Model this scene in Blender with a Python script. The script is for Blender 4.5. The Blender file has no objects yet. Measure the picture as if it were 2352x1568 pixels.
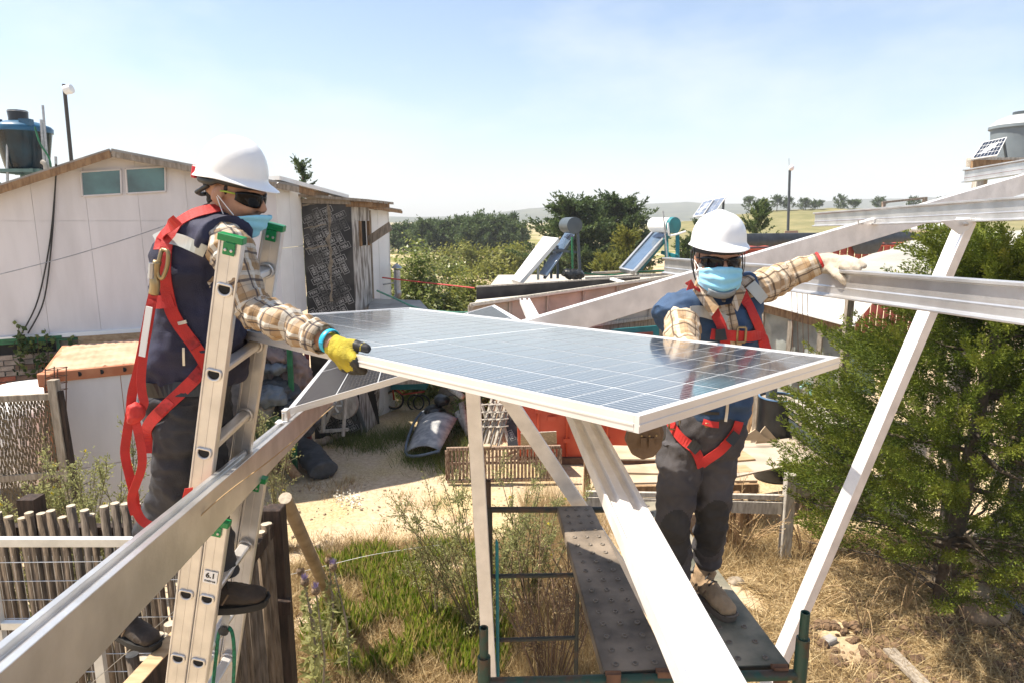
import bpy, bmesh, math, random
import numpy as np
from mathutils import Vector, Matrix, noise
from mathutils.bvhtree import BVHTree
random.seed(7); RNG = np.random.default_rng(7)
sc = bpy.context.scene
COL = sc.collection
V = Vector
# ------------------------------------------------------------------ camera, sky, sun, exposure
F, CX, CY, CAMZ = 1500.0, 1176.0, 784.0, 4.4
PIT = math.atan(279 / F)
cd = bpy.data.cameras.new('camera'); cam = bpy.data.objects.new('camera', cd); COL.objects.link(cam)
cd.sensor_width = 36.0; cd.lens = 36.0 * F / 2352.0; cd.clip_start = 0.05; cd.clip_end = 9000
cam.location = (0, 0, CAMZ); cam.rotation_euler = (math.pi / 2 - PIT, 0, 0)
sc.camera = cam
SUN_EL, SUN_AZ = math.radians(61), math.atan2(-0.993, 0.09)      # azimuth from +Y towards +X
w = bpy.data.worlds.new('World'); sc.world = w; w.use_nodes = True
nt = w.node_tree; nt.nodes.clear()
sky = nt.nodes.new('ShaderNodeTexSky'); sky.sky_type = 'NISHITA'; sky.sun_disc = False
sky.sun_elevation = SUN_EL; sky.sun_rotation = SUN_AZ; sky.dust_density = 0.9; sky.air_density = 1.0; sky.ozone_density = 1.2
tc = nt.nodes.new('ShaderNodeTexCoord'); mp = nt.nodes.new('ShaderNodeMapping'); mp.inputs['Scale'].default_value = (1.2, 1.2, 3.2)
mp.inputs['Location'].default_value = (0.37, 0.1, 0.2)
nz = nt.nodes.new('ShaderNodeTexNoise'); nz.inputs['Scale'].default_value = 2.3; nz.inputs['Detail'].default_value = 7; nz.inputs['Roughness'].default_value = 0.55
rp = nt.nodes.new('ShaderNodeValToRGB'); rp.color_ramp.elements[0].position = 0.43; rp.color_ramp.elements[1].position = 0.78
rp.color_ramp.elements[0].color = (0, 0, 0, 1); rp.color_ramp.elements[1].color = (0.62, 0.62, 0.62, 1)
mx = nt.nodes.new('ShaderNodeMix'); mx.data_type = 'RGBA'; mx.inputs[7].default_value = (5.6, 5.75, 5.85, 1)
bg = nt.nodes.new('ShaderNodeBackground'); bg.inputs['Strength'].default_value = 0.097
wo = nt.nodes.new('ShaderNodeOutputWorld'); L = nt.links.new
L(tc.outputs['Generated'], mp.inputs[0]); L(mp.outputs[0], nz.inputs['Vector']); L(nz.outputs[0], rp.inputs[0])
L(rp.outputs[0], mx.inputs[0]); L(sky.outputs[0], mx.inputs[6]); L(mx.outputs[2], bg.inputs[0]); L(bg.outputs[0], wo.inputs[0])
sl = bpy.data.lights.new('sun', 'SUN'); sun = bpy.data.objects.new('sun', sl); COL.objects.link(sun)
sl.energy = 4.9; sl.angle = math.radians(0.53); sl.color = (1.0, 0.91, 0.78)
SDIR = V((math.sin(SUN_AZ) * math.cos(SUN_EL), math.cos(SUN_AZ) * math.cos(SUN_EL), math.sin(SUN_EL)))
sun.rotation_euler = (-SDIR).to_track_quat('-Z', 'Y').to_euler(); sun.location = (-20, 12, 30)
vs = sc.view_settings; vs.view_transform = 'Standard'; vs.look = 'None'; vs.gamma = 1.0; vs.exposure = 1.12; vs.use_curve_mapping = False
# ------------------------------------------------------------------ placing by sight line
def ray(px, py):
    u = (px - CX) / F; v = (CY - py) / F
    return V((u, math.cos(PIT) + v * math.sin(PIT), -math.sin(PIT) + v * math.cos(PIT)))
def P(px, py, Y):
    r = ray(px, py); return V((0, 0, CAMZ)) + r * (Y / r.y)
def G(px, py, z=0.0):
    r = ray(px, py); return V((0, 0, CAMZ)) + r * ((z - CAMZ) / r.z)
def pxm(Y):            # metres per pixel at distance Y
    return Y / F
# ------------------------------------------------------------------ materials
def mat(name, col, rough=0.6, metal=0.0, var=0.14, scale=6.0, bump=0.0, bscale=60.0, col2=None, stretch=(1, 1, 1), spec=0.5, coat=0.0, lo=0.35, hi=0.65, detail=6, coords='Object', trans=0.0, alpha=1.0, transmission=0.0):
    m = bpy.data.materials.new(name); m.use_nodes = True
    n = m.node_tree; b = n.nodes['Principled BSDF']; lk = n.links.new
    b.inputs['Roughness'].default_value = rough; b.inputs['Metallic'].default_value = metal
    b.inputs['Specular IOR Level'].default_value = spec; b.inputs['Coat Weight'].default_value = coat
    b.inputs['Alpha'].default_value = alpha; b.inputs['Transmission Weight'].default_value = transmission
    t = n.nodes.new('ShaderNodeTexCoord'); mpn = n.nodes.new('ShaderNodeMapping'); mpn.inputs['Scale'].default_value = stretch
    lk(t.outputs[coords], mpn.inputs[0])
    no = n.nodes.new('ShaderNodeTexNoise'); no.inputs['Scale'].default_value = scale; no.inputs['Detail'].default_value = detail
    lk(mpn.outputs[0], no.inputs['Vector'])
    r = n.nodes.new('ShaderNodeValToRGB'); e = r.color_ramp.elements; e[0].position = lo; e[1].position = hi
    if col2 is None:
        c0 = tuple(max(0, c * (1 - var)) for c in col); c1 = tuple(min(1, c * (1 + var)) for c in col)
    else: c0, c1 = col, col2
    e[0].color = (*c0, 1); e[1].color = (*c1, 1)
    lk(no.outputs[0], r.inputs[0]); lk(r.outputs[0], b.inputs['Base Color'])
    if bump:
        nb = n.nodes.new('ShaderNodeTexNoise'); nb.inputs['Scale'].default_value = bscale; nb.inputs['Detail'].default_value = 5
        lk(mpn.outputs[0], nb.inputs['Vector'])
        bp = n.nodes.new('ShaderNodeBump'); bp.inputs['Strength'].default_value = bump; bp.inputs['Distance'].default_value = 0.02
        lk(nb.outputs[0], bp.inputs['Height']); lk(bp.outputs[0], b.inputs['Normal'])
    if trans:
        o = n.nodes['Material Output']; tr = n.nodes.new('ShaderNodeBsdfTranslucent'); ms = n.nodes.new('ShaderNodeMixShader')
        ms.inputs[0].default_value = trans; lk(r.outputs[0], tr.inputs[0]); lk(b.outputs[0], ms.inputs[1]); lk(tr.outputs[0], ms.inputs[2]); lk(ms.outputs[0], o.inputs[0])
    return m
def leafmat(name, cols, rough=0.55, trans=0.3, spec=0.25):
    """foliage: colour from a per-leaf 'tint' attribute"""
    m = bpy.data.materials.new(name); m.use_nodes = True
    n = m.node_tree; b = n.nodes['Principled BSDF']; lk = n.links.new
    b.inputs['Roughness'].default_value = rough; b.inputs['Specular IOR Level'].default_value = spec
    a = n.nodes.new('ShaderNodeAttribute'); a.attribute_name = 'tint'
    r = n.nodes.new('ShaderNodeValToRGB'); e = r.color_ramp.elements
    for i in range(len(cols) - 2): e.new(0.5)
    for i, c in enumerate(cols): e[i].position = i / (len(cols) - 1); e[i].color = (*c, 1)
    lk(a.outputs['Fac'], r.inputs[0]); lk(r.outputs[0], b.inputs['Base Color'])
    o = n.nodes['Material Output']; tr = n.nodes.new('ShaderNodeBsdfTranslucent'); ms = n.nodes.new('ShaderNodeMixShader')
    ms.inputs[0].default_value = trans; lk(r.outputs[0], tr.inputs[0]); lk(b.outputs[0], ms.inputs[1]); lk(tr.outputs[0], ms.inputs[2]); lk(ms.outputs[0], o.inputs[0])
    return m
# ------------------------------------------------------------------ mesh collecting
def frame_of(d, up=V((0, 0, 1))):
    d = d.normalized()
    if abs(d.dot(up)) > 0.999: up = V((0, 1, 0))
    x = d.cross(up).normalized(); y = x.cross(d).normalized()
    return x, y
class MB:
    def __init__(s): s.v = []; s.f = []; s.mi = []; s.k = 0
    def face(s, *idx): s.f.append(idx); s.mi.append(s.k)
    def poly(s, pts):
        b = len(s.v); s.v += [tuple(p) for p in pts]; s.face(*range(b, b + len(pts))); return s
    def box(s, c, size, R=None):
        b = len(s.v); c = V(c); h = [q / 2 for q in size]
        for dx in (-1, 1):
            for dy in (-1, 1):
                for dz in (-1, 1):
                    q = V((dx * h[0], dy * h[1], dz * h[2])); q = R @ q if R else q
                    s.v.append(tuple(c + q))
        for q in ((0, 1, 3, 2), (4, 6, 7, 5), (0, 4, 5, 1), (2, 3, 7, 6), (0, 2, 6, 4), (1, 5, 7, 3)): s.face(*[b + i for i in q])
        return s
    def extr(s, prof, p0, p1, up=V((0, 0, 1)), caps=True):
        p0, p1 = V(p0), V(p1); x, y = frame_of(p1 - p0, V(up)); b = len(s.v); n = len(prof)
        for p in (p0, p1): s.v += [tuple(p + x * a + y * c) for a, c in prof]
        for i in range(n): j = (i + 1) % n; s.face(b + i, b + j, b + n + j, b + n + i)
        if caps: s.face(*range(b + n - 1, b - 1, -1)); s.face(*range(b + n, b + 2 * n))
        return s
    def beam(s, p0, p1, wd, ht, up=V((0, 0, 1))):
        a, c = wd / 2, ht / 2
        return s.extr([(-a, -c), (a, -c), (a, c), (-a, c)], p0, p1, up)
    def tube(s, pts, r, n=8, caps=True, flat=None, up=None):
        pts = [V(p) for p in pts]; m = len(pts); b = len(s.v)
        rs = r if isinstance(r, (list, tuple)) else [r] * m
        t0 = (pts[1] - pts[0]).normalized(); x, y = frame_of(t0, V(up) if up else V((0, 0, 1)))
        for i, p in enumerate(pts):
            t = (pts[min(i + 1, m - 1)] - pts[max(i - 1, 0)]).normalized()
            x = (x - t * x.dot(t)).normalized(); y = t.cross(x)
            ri = rs[i]; ra, rb = ri if isinstance(ri, tuple) else (ri, ri)
            for k in range(n):
                a = 2 * math.pi * k / n; s.v.append(tuple(p + x * (ra * math.cos(a)) + y * (rb * math.sin(a))))
        for i in range(m - 1):
            for k in range(n):
                q = (k + 1) % n; s.face(b + i * n + k, b + i * n + q, b + (i + 1) * n + q, b + (i + 1) * n + k)
        if caps: s.face(*range(b + n - 1, b - 1, -1)); s.face(*range(b + (m - 1) * n, b + m * n))
        return s
    def lathe(s, prof, c=(0, 0, 0), R=None, n=24, cap0=False, cap1=False):
        c = V(c); b = len(s.v); m = len(prof)
        for r, z in prof:
            for k in range(n):
                a = 2 * math.pi * k / n; q = V((r * math.cos(a), r * math.sin(a), z)); s.v.append(tuple(c + (R @ q if R else q)))
        for i in range(m - 1):
            for k in range(n):
                q = (k + 1) % n; s.face(b + i * n + k, b + i * n + q, b + (i + 1) * n + q, b + (i + 1) * n + k)
        if cap0: s.face(*range(b + n - 1, b - 1, -1))
        if cap1: s.face(*range(b + (m - 1) * n, b + m * n))
        return s
    def ell(s, c, rad, R=None, nu=18, nv=12):
        prof = [(max(1e-4, math.sin(math.pi * i / nv)), -math.cos(math.pi * i / nv)) for i in range(nv + 1)]
        S = Matrix.Diagonal(V(rad)); RR = (R @ S) if R else S
        return s.lathe(prof, c, RR, nu, True, True)
    def grid(s, pts, nu, nv, closed=False):
        b = len(s.v); s.v += [tuple(p) for p in pts]
        for i in range(nu - 1):
            for j in range(nv if closed else nv - 1):
                q = (j + 1) % nv; s.face(b + i * nv + j, b + (i + 1) * nv + j, b + (i + 1) * nv + q, b + i * nv + q)
        return s
    def mesh(s, name, off=(0, 0, 0)):
        me = bpy.data.meshes.new(name); o = V(off)
        me.from_pydata([(a - o.x, c - o.y, d - o.z) for a, c, d in s.v], [], s.f)
        if any(s.mi): me.polygons.foreach_set('material_index', s.mi)
        return me
    def build(s, name, mats, parent=None, smooth=False, bevel=0.0, solid=0.0, seg=1, fix=True):
        if parent is not None: off = woff(parent)
        else:
            a = np.array(s.v); off = V((a[:, 0].mean(), a[:, 1].mean(), a[:, 2].min()))
        me = s.mesh(name, off)
        if fix:
            bm = bmesh.new(); bm.from_mesh(me); bmesh.ops.recalc_face_normals(bm, faces=bm.faces); bm.to_mesh(me); bm.free()
        return finish(name, me, mats, parent, off, smooth, bevel, solid, seg)
def finish(name, me, mats, parent=None, off=None, smooth=False, bevel=0.0, solid=0.0, seg=1):
    for q in (mats if isinstance(mats, (list, tuple)) else [mats]): me.materials.append(q)
    if smooth:
        me.polygons.foreach_set('use_smooth', [True] * len(me.polygons))
        if smooth is not True: me.set_sharp_from_angle(angle=math.radians(smooth))
    o = bpy.data.objects.new(name, me); COL.objects.link(o)
    if parent is not None: o.parent = parent
    elif off is not None: o.location = off
    if solid: q = o.modifiers.new('s', 'SOLIDIFY'); q.thickness = solid; q.offset = 0
    if bevel: q = o.modifiers.new('b', 'BEVEL'); q.width = bevel; q.segments = seg; q.limit_method = 'ANGLE'
    return o
def woff(o):
    q = V((0, 0, 0))
    while o is not None: q = q + o.location; o = o.parent
    return q
def tag(o, label=None, cat=None, group=None, kind=None):
    if label: o['label'] = label
    if cat: o['category'] = cat
    if group: o['group'] = group
    if kind: o['kind'] = kind
    return o
def thing(name, loc, label, cat, group=None):
    o = bpy.data.objects.new(name, None); COL.objects.link(o); o.location = loc; o.empty_display_size = 0.1
    return tag(o, label, cat, group)
def inst(name, me, parent, M4):
    """a piece sharing mesh data, placed by a world matrix"""
    o = bpy.data.objects.new(name, me); COL.objects.link(o); o.parent = parent
    o.matrix_basis = Matrix.Translation(-woff(parent)) @ M4 if parent is not None else M4
    return o
def dup(root, loc, label=None, group=None, rotz=0.0, scale=1.0):
    r = root.copy(); COL.objects.link(r); r.location = loc; r.rotation_euler = (0, 0, rotz); r.scale = (scale,) * 3
    if label: r['label'] = label
    if group: r['group'] = group
    for ch in list(root.children):
        c = ch.copy(); COL.objects.link(c); c.parent = r
        for g in ch.children: d = g.copy(); COL.objects.link(d); d.parent = c
    return r
def MX(o, x, y, z):        # matrix from origin and axes
    m = Matrix.Identity(4)
    for i, a in enumerate((x, y, z)): m[0][i], m[1][i], m[2][i] = a
    m[0][3], m[1][3], m[2][3] = o
    return m
def lerp(a, b, t): return a + (b - a) * t
def curve(pts, n):         # Catmull-Rom through points
    pts = [V(p) for p in pts]; out = []; m = len(pts) - 1
    for i in range(n):
        t = i / (n - 1) * m; k = min(int(t), m - 1); u = t - k
        p0, p1, p2, p3 = pts[max(k - 1, 0)], pts[k], pts[k + 1], pts[min(k + 2, m)]
        out.append(0.5 * ((2 * p1) + (p2 - p0) * u + (2 * p0 - 5 * p1 + 4 * p2 - p3) * u * u + (3 * p1 - p0 - 3 * p2 + p3) * u ** 3))
    return out
# ------------------------------------------------------------------ foliage
def npv(a): return np.asarray(a, dtype=np.float64)
def unit(a): return a / np.maximum(np.linalg.norm(a, axis=-1, keepdims=True), 1e-9)
def leaves(name, pts, dirs, Ln, Wd, m, parent=None, tint=None, off=None, tri=False, droop=0.0, nrm=None):
    """many leaf faces in one mesh: pts N x 3 bases, dirs N x 3"""
    pts = npv(pts); n = len(pts); d = unit(npv(dirs)); Ln = np.broadcast_to(npv(Ln), (n,))[:, None]; Wd = np.broadcast_to(npv(Wd), (n,))[:, None]
    s = unit(np.cross(d, unit(RNG.normal(size=(n, 3))) if nrm is None else unit(unit(npv(nrm)) + RNG.normal(size=(n, 3)) * .45)))
    tip = pts + d * Ln; tip[:, 2] -= droop * Ln[:, 0]
    if tri: vv = np.stack([pts - s * Wd / 2, pts + s * Wd / 2, tip], 1); k = 3
    else: md = pts + d * Ln * 0.5; vv = np.stack([pts, md + s * Wd / 2, tip, md - s * Wd / 2], 1); k = 4
    if off is None: off = woff(parent) if parent is not None else V((float(pts[:, 0].mean()), float(pts[:, 1].mean()), float(pts[:, 2].min())))
    vv = (vv - npv(off)).reshape(-1, 3)
    me = bpy.data.meshes.new(name); me.vertices.add(n * k); me.vertices.foreach_set('co', vv.ravel())
    me.loops.add(n * k); me.loops.foreach_set('vertex_index', np.arange(n * k, dtype=np.int32))
    me.polygons.add(n); me.polygons.foreach_set('loop_start', np.arange(0, n * k, k, dtype=np.int32))
    me.update(calc_edges=True)
    at = me.attributes.new('tint', 'FLOAT', 'FACE')
    tint = RNG.random(n) if tint is None else np.clip(tint, 0, 1)
    at.data.foreach_set('value', npv(tint).astype(np.float32))
    o = finish(name, me, m, parent, None if parent is not None else off)
    return o
def rdir(n): return unit(RNG.normal(size=(n, 3)))
def fuse(mb, voxel, smooth=4, wrinkle=None):
    """one continuous surface out of overlapping volumes; world coordinates"""
    me = mb.mesh('tmp'); bm = bmesh.new(); bm.from_mesh(me); bmesh.ops.recalc_face_normals(bm, faces=bm.faces); bm.to_mesh(me); bm.free()
    o = bpy.data.objects.new('tmp', me); COL.objects.link(o)
    r = o.modifiers.new('r', 'REMESH'); r.mode = 'VOXEL'; r.voxel_size = voxel
    if smooth: q = o.modifiers.new('s', 'SMOOTH'); q.factor = 0.5; q.iterations = smooth
    dg = bpy.context.evaluated_depsgraph_get(); out = bpy.data.meshes.new_from_object(o.evaluated_get(dg))
    bpy.data.objects.remove(o); bpy.data.meshes.remove(me)
    if wrinkle:
        n = len(out.vertices); co = np.empty(n * 3); no = np.empty(n * 3); out.vertices.foreach_get('co', co); out.vertex_normals.foreach_get('vector', no)
        co = co.reshape(-1, 3); no = no.reshape(-1, 3); d = np.array([wrinkle(V(c)) for c in co]); co = co + no * d[:, None]
        out.vertices.foreach_set('co', co.ravel()); out.update()
    return out
def place_mesh(name, me, mats, parent, smooth=True):
    off = woff(parent); me.transform(Matrix.Translation(-off)); return finish(name, me, mats, parent, None, smooth)
# ================================================================== ground, hills, far vegetation
def ground_mat():
    m = mat('dry dirt', (0.33, 0.235, 0.14), 0.95, bump=0.6, bscale=9, spec=0.1)
    n = m.node_tree; lk = n.links.new; b = n.nodes['Principled BSDF']
    t = n.nodes.new('ShaderNodeTexCoord')
    def noi(s, d=6, r=0.55):
        q = n.nodes.new('ShaderNodeTexNoise'); q.inputs['Scale'].default_value = s; q.inputs['Detail'].default_value = d; q.inputs['Roughness'].default_value = r
        lk(t.outputs['Object'], q.inputs['Vector']); return q
    def ramp(src, p0, p1, c0, c1):
        r = n.nodes.new('ShaderNodeValToRGB'); e = r.color_ramp.elements; e[0].position, e[1].position = p0, p1; e[0].color = (*c0, 1); e[1].color = (*c1, 1); lk(src, r.inputs[0]); return r
    def mixc(f, a, c):
        q = n.nodes.new('ShaderNodeMix'); q.data_type = 'RGBA'; lk(f, q.inputs[0]); lk(a, q.inputs[6]); lk(c, q.inputs[7]); return q
    fine = ramp(noi(14, 8, 0.7).outputs[0], 0.3, 0.7, (0.34, 0.255, 0.165), (0.58, 0.465, 0.325))
    straw = ramp(noi(30, 5).outputs[0], 0.35, 0.65, (0.30, 0.225, 0.12), (0.54, 0.43, 0.25))
    m1 = mixc(ramp(noi(0.7, 7, 0.6).outputs[0], 0.46, 0.60, (0, 0, 0), (1, 1, 1)).outputs[0], fine.outputs[0], straw.outputs[0])
    green = ramp(noi(22, 4).outputs[0], 0.3, 0.7, (0.10, 0.115, 0.03), (0.25, 0.24, 0.08))
    # ground beyond the yards is rough pasture; the bed right of the scaffold is dark dug soil
    sx = n.nodes.new('ShaderNodeSeparateXYZ'); lk(t.outputs['Object'], sx.inputs[0])
    far = n.nodes.new('ShaderNodeMapRange'); far.inputs[1].default_value = 24; far.inputs[2].default_value = 60; lk(sx.outputs[1], far.inputs[0])
    gm = n.nodes.new('ShaderNodeMath'); gm.operation = 'MULTIPLY'; lk(far.outputs[0], gm.inputs[0]); lk(ramp(noi(0.11, 5).outputs[0], 0.42, 0.58, (0, 0, 0), (1, 1, 1)).outputs[0], gm.inputs[1])
    m2 = mixc(gm.outputs[0], m1.outputs[2], green.outputs[0])
    soil = ramp(noi(25, 8, 0.7).outputs[0], 0.35, 0.7, (0.085, 0.05, 0.028), (0.30, 0.20, 0.11))
    bx = n.nodes.new('ShaderNodeMapRange'); bx.inputs[1].default_value = 1.6; bx.inputs[2].default_value = 2.4; lk(sx.outputs[0], bx.inputs[0])
    by = n.nodes.new('ShaderNodeMapRange'); by.inputs[1].default_value = 6.4; by.inputs[2].default_value = 5.4; lk(sx.outputs[1], by.inputs[0])
    bm_ = n.nodes.new('ShaderNodeMath'); bm_.operation = 'MULTIPLY'; lk(bx.outputs[0], bm_.inputs[0]); lk(by.outputs[0], bm_.inputs[1])
    m3 = mixc(bm_.outputs[0], m2.outputs[2], soil.outputs[0])
    lk(m3.outputs[2], b.inputs['Base Color'])
    return m
def gz(x, y):
    r = math.hypot(x, y)
    if r > 60: return 0.0
    f = 1.0 - r / 60
    return f * (0.10 * noise.noise(V((x * 0.35, y * 0.35, 3))) + 0.035 * noise.noise(V((x * 1.7, y * 1.7, 9))))
def build_ground():
    mb = MB(); na = 120; rs = [0.3]
    while rs[-1] < 2150: rs.append(rs[-1] * 1.055 + 0.12)
    b = []
    for r in rs:
        for k in range(na):
            a = 2 * math.pi * k / na; x, y = r * math.sin(a), r * math.cos(a); b.append((x, y, gz(x, y)))
    mb.grid(b, len(rs), na, closed=True)
    mb.face(*range(na))
    o = mb.build('ground', ground_mat(), None, smooth=True); return tag(o, kind='structure')
ground = build_ground(); ground.data.transform(Matrix.Translation(ground.location)); ground.location = (0, 0, 0)
# --- far hills behind everything: ridge given by sight lines
def ridge(name, keys, Y, depth, m, bump, seg=140, back=0.8):
    xs = np.linspace(keys[0][0], keys[-1][0], seg); ys = np.interp(xs, [k[0] for k in keys], [k[1] for k in keys])
    mb = MB(); pts = []
    for i, (x, y) in enumerate(zip(xs, ys)):
        top = P(x, y, Y); hz = max(top.z, 0.4)
        for j, (f, dz) in enumerate(((-1.0, 0.0), (-0.75, 0.24), (-0.5, 0.52), (-0.25, 0.82), (0.0, 1.0), (0.35, 0.78), (0.8, 0.0))):
            yy = Y + f * depth; xx = top.x
            z = hz * dz + (bump * abs(noise.noise(V((xx / Y * 90, f * 7, 2)))) * (1 if 0 < j < 6 else 0))
            pts.append((xx, yy, max(z, 0.0) - (0.6 if j in (0, 6) else 0)))
    mb.grid(pts, seg, 7); o = mb.build(name, m, None, smooth=True); return tag(o, kind='structure')
M_FARHILL = mat('far wooded hill', (0.035, 0.05, 0.03), 0.95, var=0.5, scale=0.03, spec=0.0, col2=(0.10, 0.105, 0.055))
M_PASTURE = mat('dry pasture', (0.16, 0.155, 0.075), 0.95, col2=(0.23, 0.205, 0.105), scale=0.25, spec=0.0, bump=0.4, bscale=2)
ridge('hills', [(-900, 500), (300, 505), (760, 503), (1060, 498), (1170, 486), (1260, 476), (1420, 471), (1560, 466), (1680, 469), (1800, 470), (1960, 459), (2140, 456), (2400, 458), (3300, 470)], 1500, 500, M_FARHILL, 6)
ridge('grassy_hill', [(1360, 521), (1500, 516), (1600, 508), (1680, 496), (1780, 484), (1900, 480), (2100, 480), (2400, 476), (3200, 488)], 150, 60, M_PASTURE, 0.5)
# --- haze: even, pale air round the whole place
def build_haze():
    mb = MB(); mb.box((0, 0, 59), (4800, 4800, 120))
    m = bpy.data.materials.new('air'); m.use_nodes = True; n = m.node_tree; n.nodes.clear()
    o = n.nodes.new('ShaderNodeOutputMaterial'); v = n.nodes.new('ShaderNodeVolumePrincipled'); v.inputs['Color'].default_value = (0.93, 0.96, 1.0, 1)
    v.inputs['Density'].default_value = 0.0006; v.inputs['Anisotropy'].default_value = 0.0; n.links.new(v.outputs[0], o.inputs['Volume'])
    ob = mb.build('haze', m, None); tag(ob, kind='stuff'); return ob
haze = build_haze()
# --- trees
BARK = mat('bark', (0.10, 0.075, 0.05), 0.9, var=0.4, scale=9, bump=0.7, bscale=25)
CYP = leafmat('cypress foliage', [(0.03, 0.055, 0.016), (0.07, 0.11, 0.03), (0.12, 0.165, 0.045), (0.20, 0.22, 0.06)], trans=0.3)
CYPFAR = leafmat('dark cypress foliage', [(0.035, 0.065, 0.022), (0.075, 0.115, 0.036), (0.13, 0.17, 0.055)], trans=0.35)
GOLD = leafmat('yellow green foliage', [(0.11, 0.125, 0.022), (0.20, 0.21, 0.038), (0.30, 0.285, 0.06)], trans=0.4)
BUSHM = leafmat('glossy bush leaves', [(0.085, 0.12, 0.024), (0.16, 0.20, 0.042), (0.27, 0.29, 0.09), (0.50, 0.50, 0.30)], rough=0.35, trans=0.4)
def plumes(o, d, ln, per, leaf, spread=0.75, thick=0.16, **_):
    """leaflets set along plume axes"""
    n = len(o); t = RNG.random((n, per)) ** 0.8
    p = o[:, None] + d[:, None] * (ln[:, None] * t)[..., None] + RNG.normal(size=(n, per, 3)) * (ln[:, None] * thick * (1.08 - t))[..., None]
    q = d[:, None] * 1.0 + RNG.normal(size=(n, per, 3)) * spread
    return p.reshape(-1, 3), q.reshape(-1, 3)
def crown(base, H, prof, nb, per_branch, per, plume, leaf, rise=0.35, t0=0.15, lean=(0, 0), outer=0.35, seed=None, azr=(0, 6.2832), flat=0.0, dsp=0.45, zup=0.25, **pk):
    t = t0 + (1 - t0) * RNG.random(nb) ** 0.9; az = RNG.uniform(*azr, nb); R = np.array([prof(q) for q in t]) * RNG.uniform(0.7, 1.08, nb)
    ax = npv(base) + np.stack([lean[0] * t, lean[1] * t, H * t * 0.93], 1)
    out = np.stack([np.cos(az), np.sin(az), rise * np.ones(nb) * RNG.uniform(0.4, 1.5, nb)], 1)
    k = outer + (1 - outer) * RNG.random((nb, per_branch)); k[:, 0] = 1.0
    o = ax[:, None] + out[:, None] * (R[:, None] * k)[..., None]; o[..., 2] += 0.25 * (R[:, None] * k ** 2) * rise - flat * k * R[:, None]
    d = out[:, None] + RNG.normal(size=(nb, per_branch, 3)) * dsp; d[..., 2] += zup
    o = o.reshape(-1, 3); d = unit(d.reshape(-1, 3)); ln = plume * RNG.uniform(0.6, 1.3, len(o))
    o = o - d * ln[:, None] * 0.5
    p, q = plumes(o, d, ln, per, leaf, **pk)
    tb = np.repeat(np.repeat(RNG.normal(0, 0.14, nb), per_branch) + RNG.normal(0, 0.12, nb * per_branch), per)
    crown.nrm = np.repeat(np.repeat(out, per_branch, 0), per, 0) * .6 + npv((0, 0, .7)); return p, q, np.clip(0.45 + tb + RNG.normal(0, 0.16, len(p)), 0, 1), ax, out, R
def tree(name, base, H, prof, nb, pb, per, plume, leaf, label, cat='tree', m=CYP, group=None, limbs=10, tr=0.03, **kw):
    base = V(base); r = thing(name, base, label, cat, group)
    p, q, ti, ax, out, R = crown(base, H, prof, nb, pb, per, plume, leaf, **kw)
    leaves('crown', p, q, leaf * RNG.uniform(0.7, 1.3, len(p)), leaf * 0.42, m, r, ti, nrm=crown.nrm)
    mb = MB(); ln = kw.get('lean', (0, 0))
    tp = [base + V((ln[0] * t + 0.02 * H * math.sin(5 * t), ln[1] * t, H * t * 0.93 - (0.05 if t == 0 else 0))) for t in (0, 0.12, 0.3, 0.5, 0.7, 0.9)]
    mb.tube(tp, [H * tr, H * tr * 0.8, H * tr * 0.66, H * tr * 0.5, H * tr * 0.3, H * tr * 0.1], 7)
    for i in range(min(limbs, len(R))):
        a = V(ax[i]); e = a + V(out[i]) * float(R[i]) * 0.85
        mb.tube([a, lerp(a, e, 0.5) + V((0, 0, 0.03 * H)), e], [H * tr * 0.32, H * tr * 0.2, H * tr * 0.06], 5)
    mb.build('trunk', BARK, r, smooth=60)
    return r
def layered(t): return (0.55 + 0.45 * math.sin(t * 17)) * (1.05 - t) ** 0.6
# big cypress in the middle distance: two leaders, layered limbs
def at_ground(px, Y): q = P(px, 600, Y); return V((q.x, Y, 0))
t1 = tree('cypress_tree', at_ground(1318, 40), 5.7, lambda t: 3.7 * (0.62 + 0.38 * math.sin(t * 21 + 1)) * (1.02 - t) ** 0.6 + .2, 150, 5, 46, 1.7, 0.22, 'large dark layered cypress behind the left solar water heater', m=CYPFAR, limbs=30, rise=0.25, t0=0.10, dsp=.22, zup=.12, spread=.45, thick=.085)
t2 = tree('cypress_tree', at_ground(1412, 43), 6.0, lambda t: 3.9 * (0.62 + 0.38 * math.sin(t * 19)) * (1.02 - t) ** 0.6 + .2, 150, 5, 46, 1.7, 0.22, 'taller dark cypress with long right limbs between the two solar water heaters', m=CYPFAR, limbs=30, rise=0.25, t0=0.10, dsp=.22, zup=.12, spread=.45, thick=.085)
for px, Y, H, wd, lab, mm in ((1392, 27, 2.9, 0.95, 'young yellow green cypress left of the blue solar water heater', GOLD), (1440, 29, 4.1, 1.15, 'young cypress with feathery shoots behind the blue solar water heater', GOLD),
                          (1575, 33, 3.6, 0.9, 'small cypress just left of the white pole mounted solar panels', CYP), (1735, 36, 5.6, 1.5, 'dark pointed conifer behind the red container, right of the second worker', CYP),
                          (1475, 24, 2.4, 0.8, 'low golden conifer at the foot of the blue solar water heater', GOLD), (1600, 46, 4.6, 1.2, 'dark conifer behind the pole mounted solar panels', CYP)):
    tree('young_conifer', at_ground(px, Y), H, lambda t, wd=wd: wd * (1.0 - t) ** 0.75 + 0.05, 70, 5, 30, 0.8, 0.13, lab, m=mm, limbs=12, rise=0.7, t0=0.04, dsp=.3, spread=.4, thick=.08)
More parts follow.
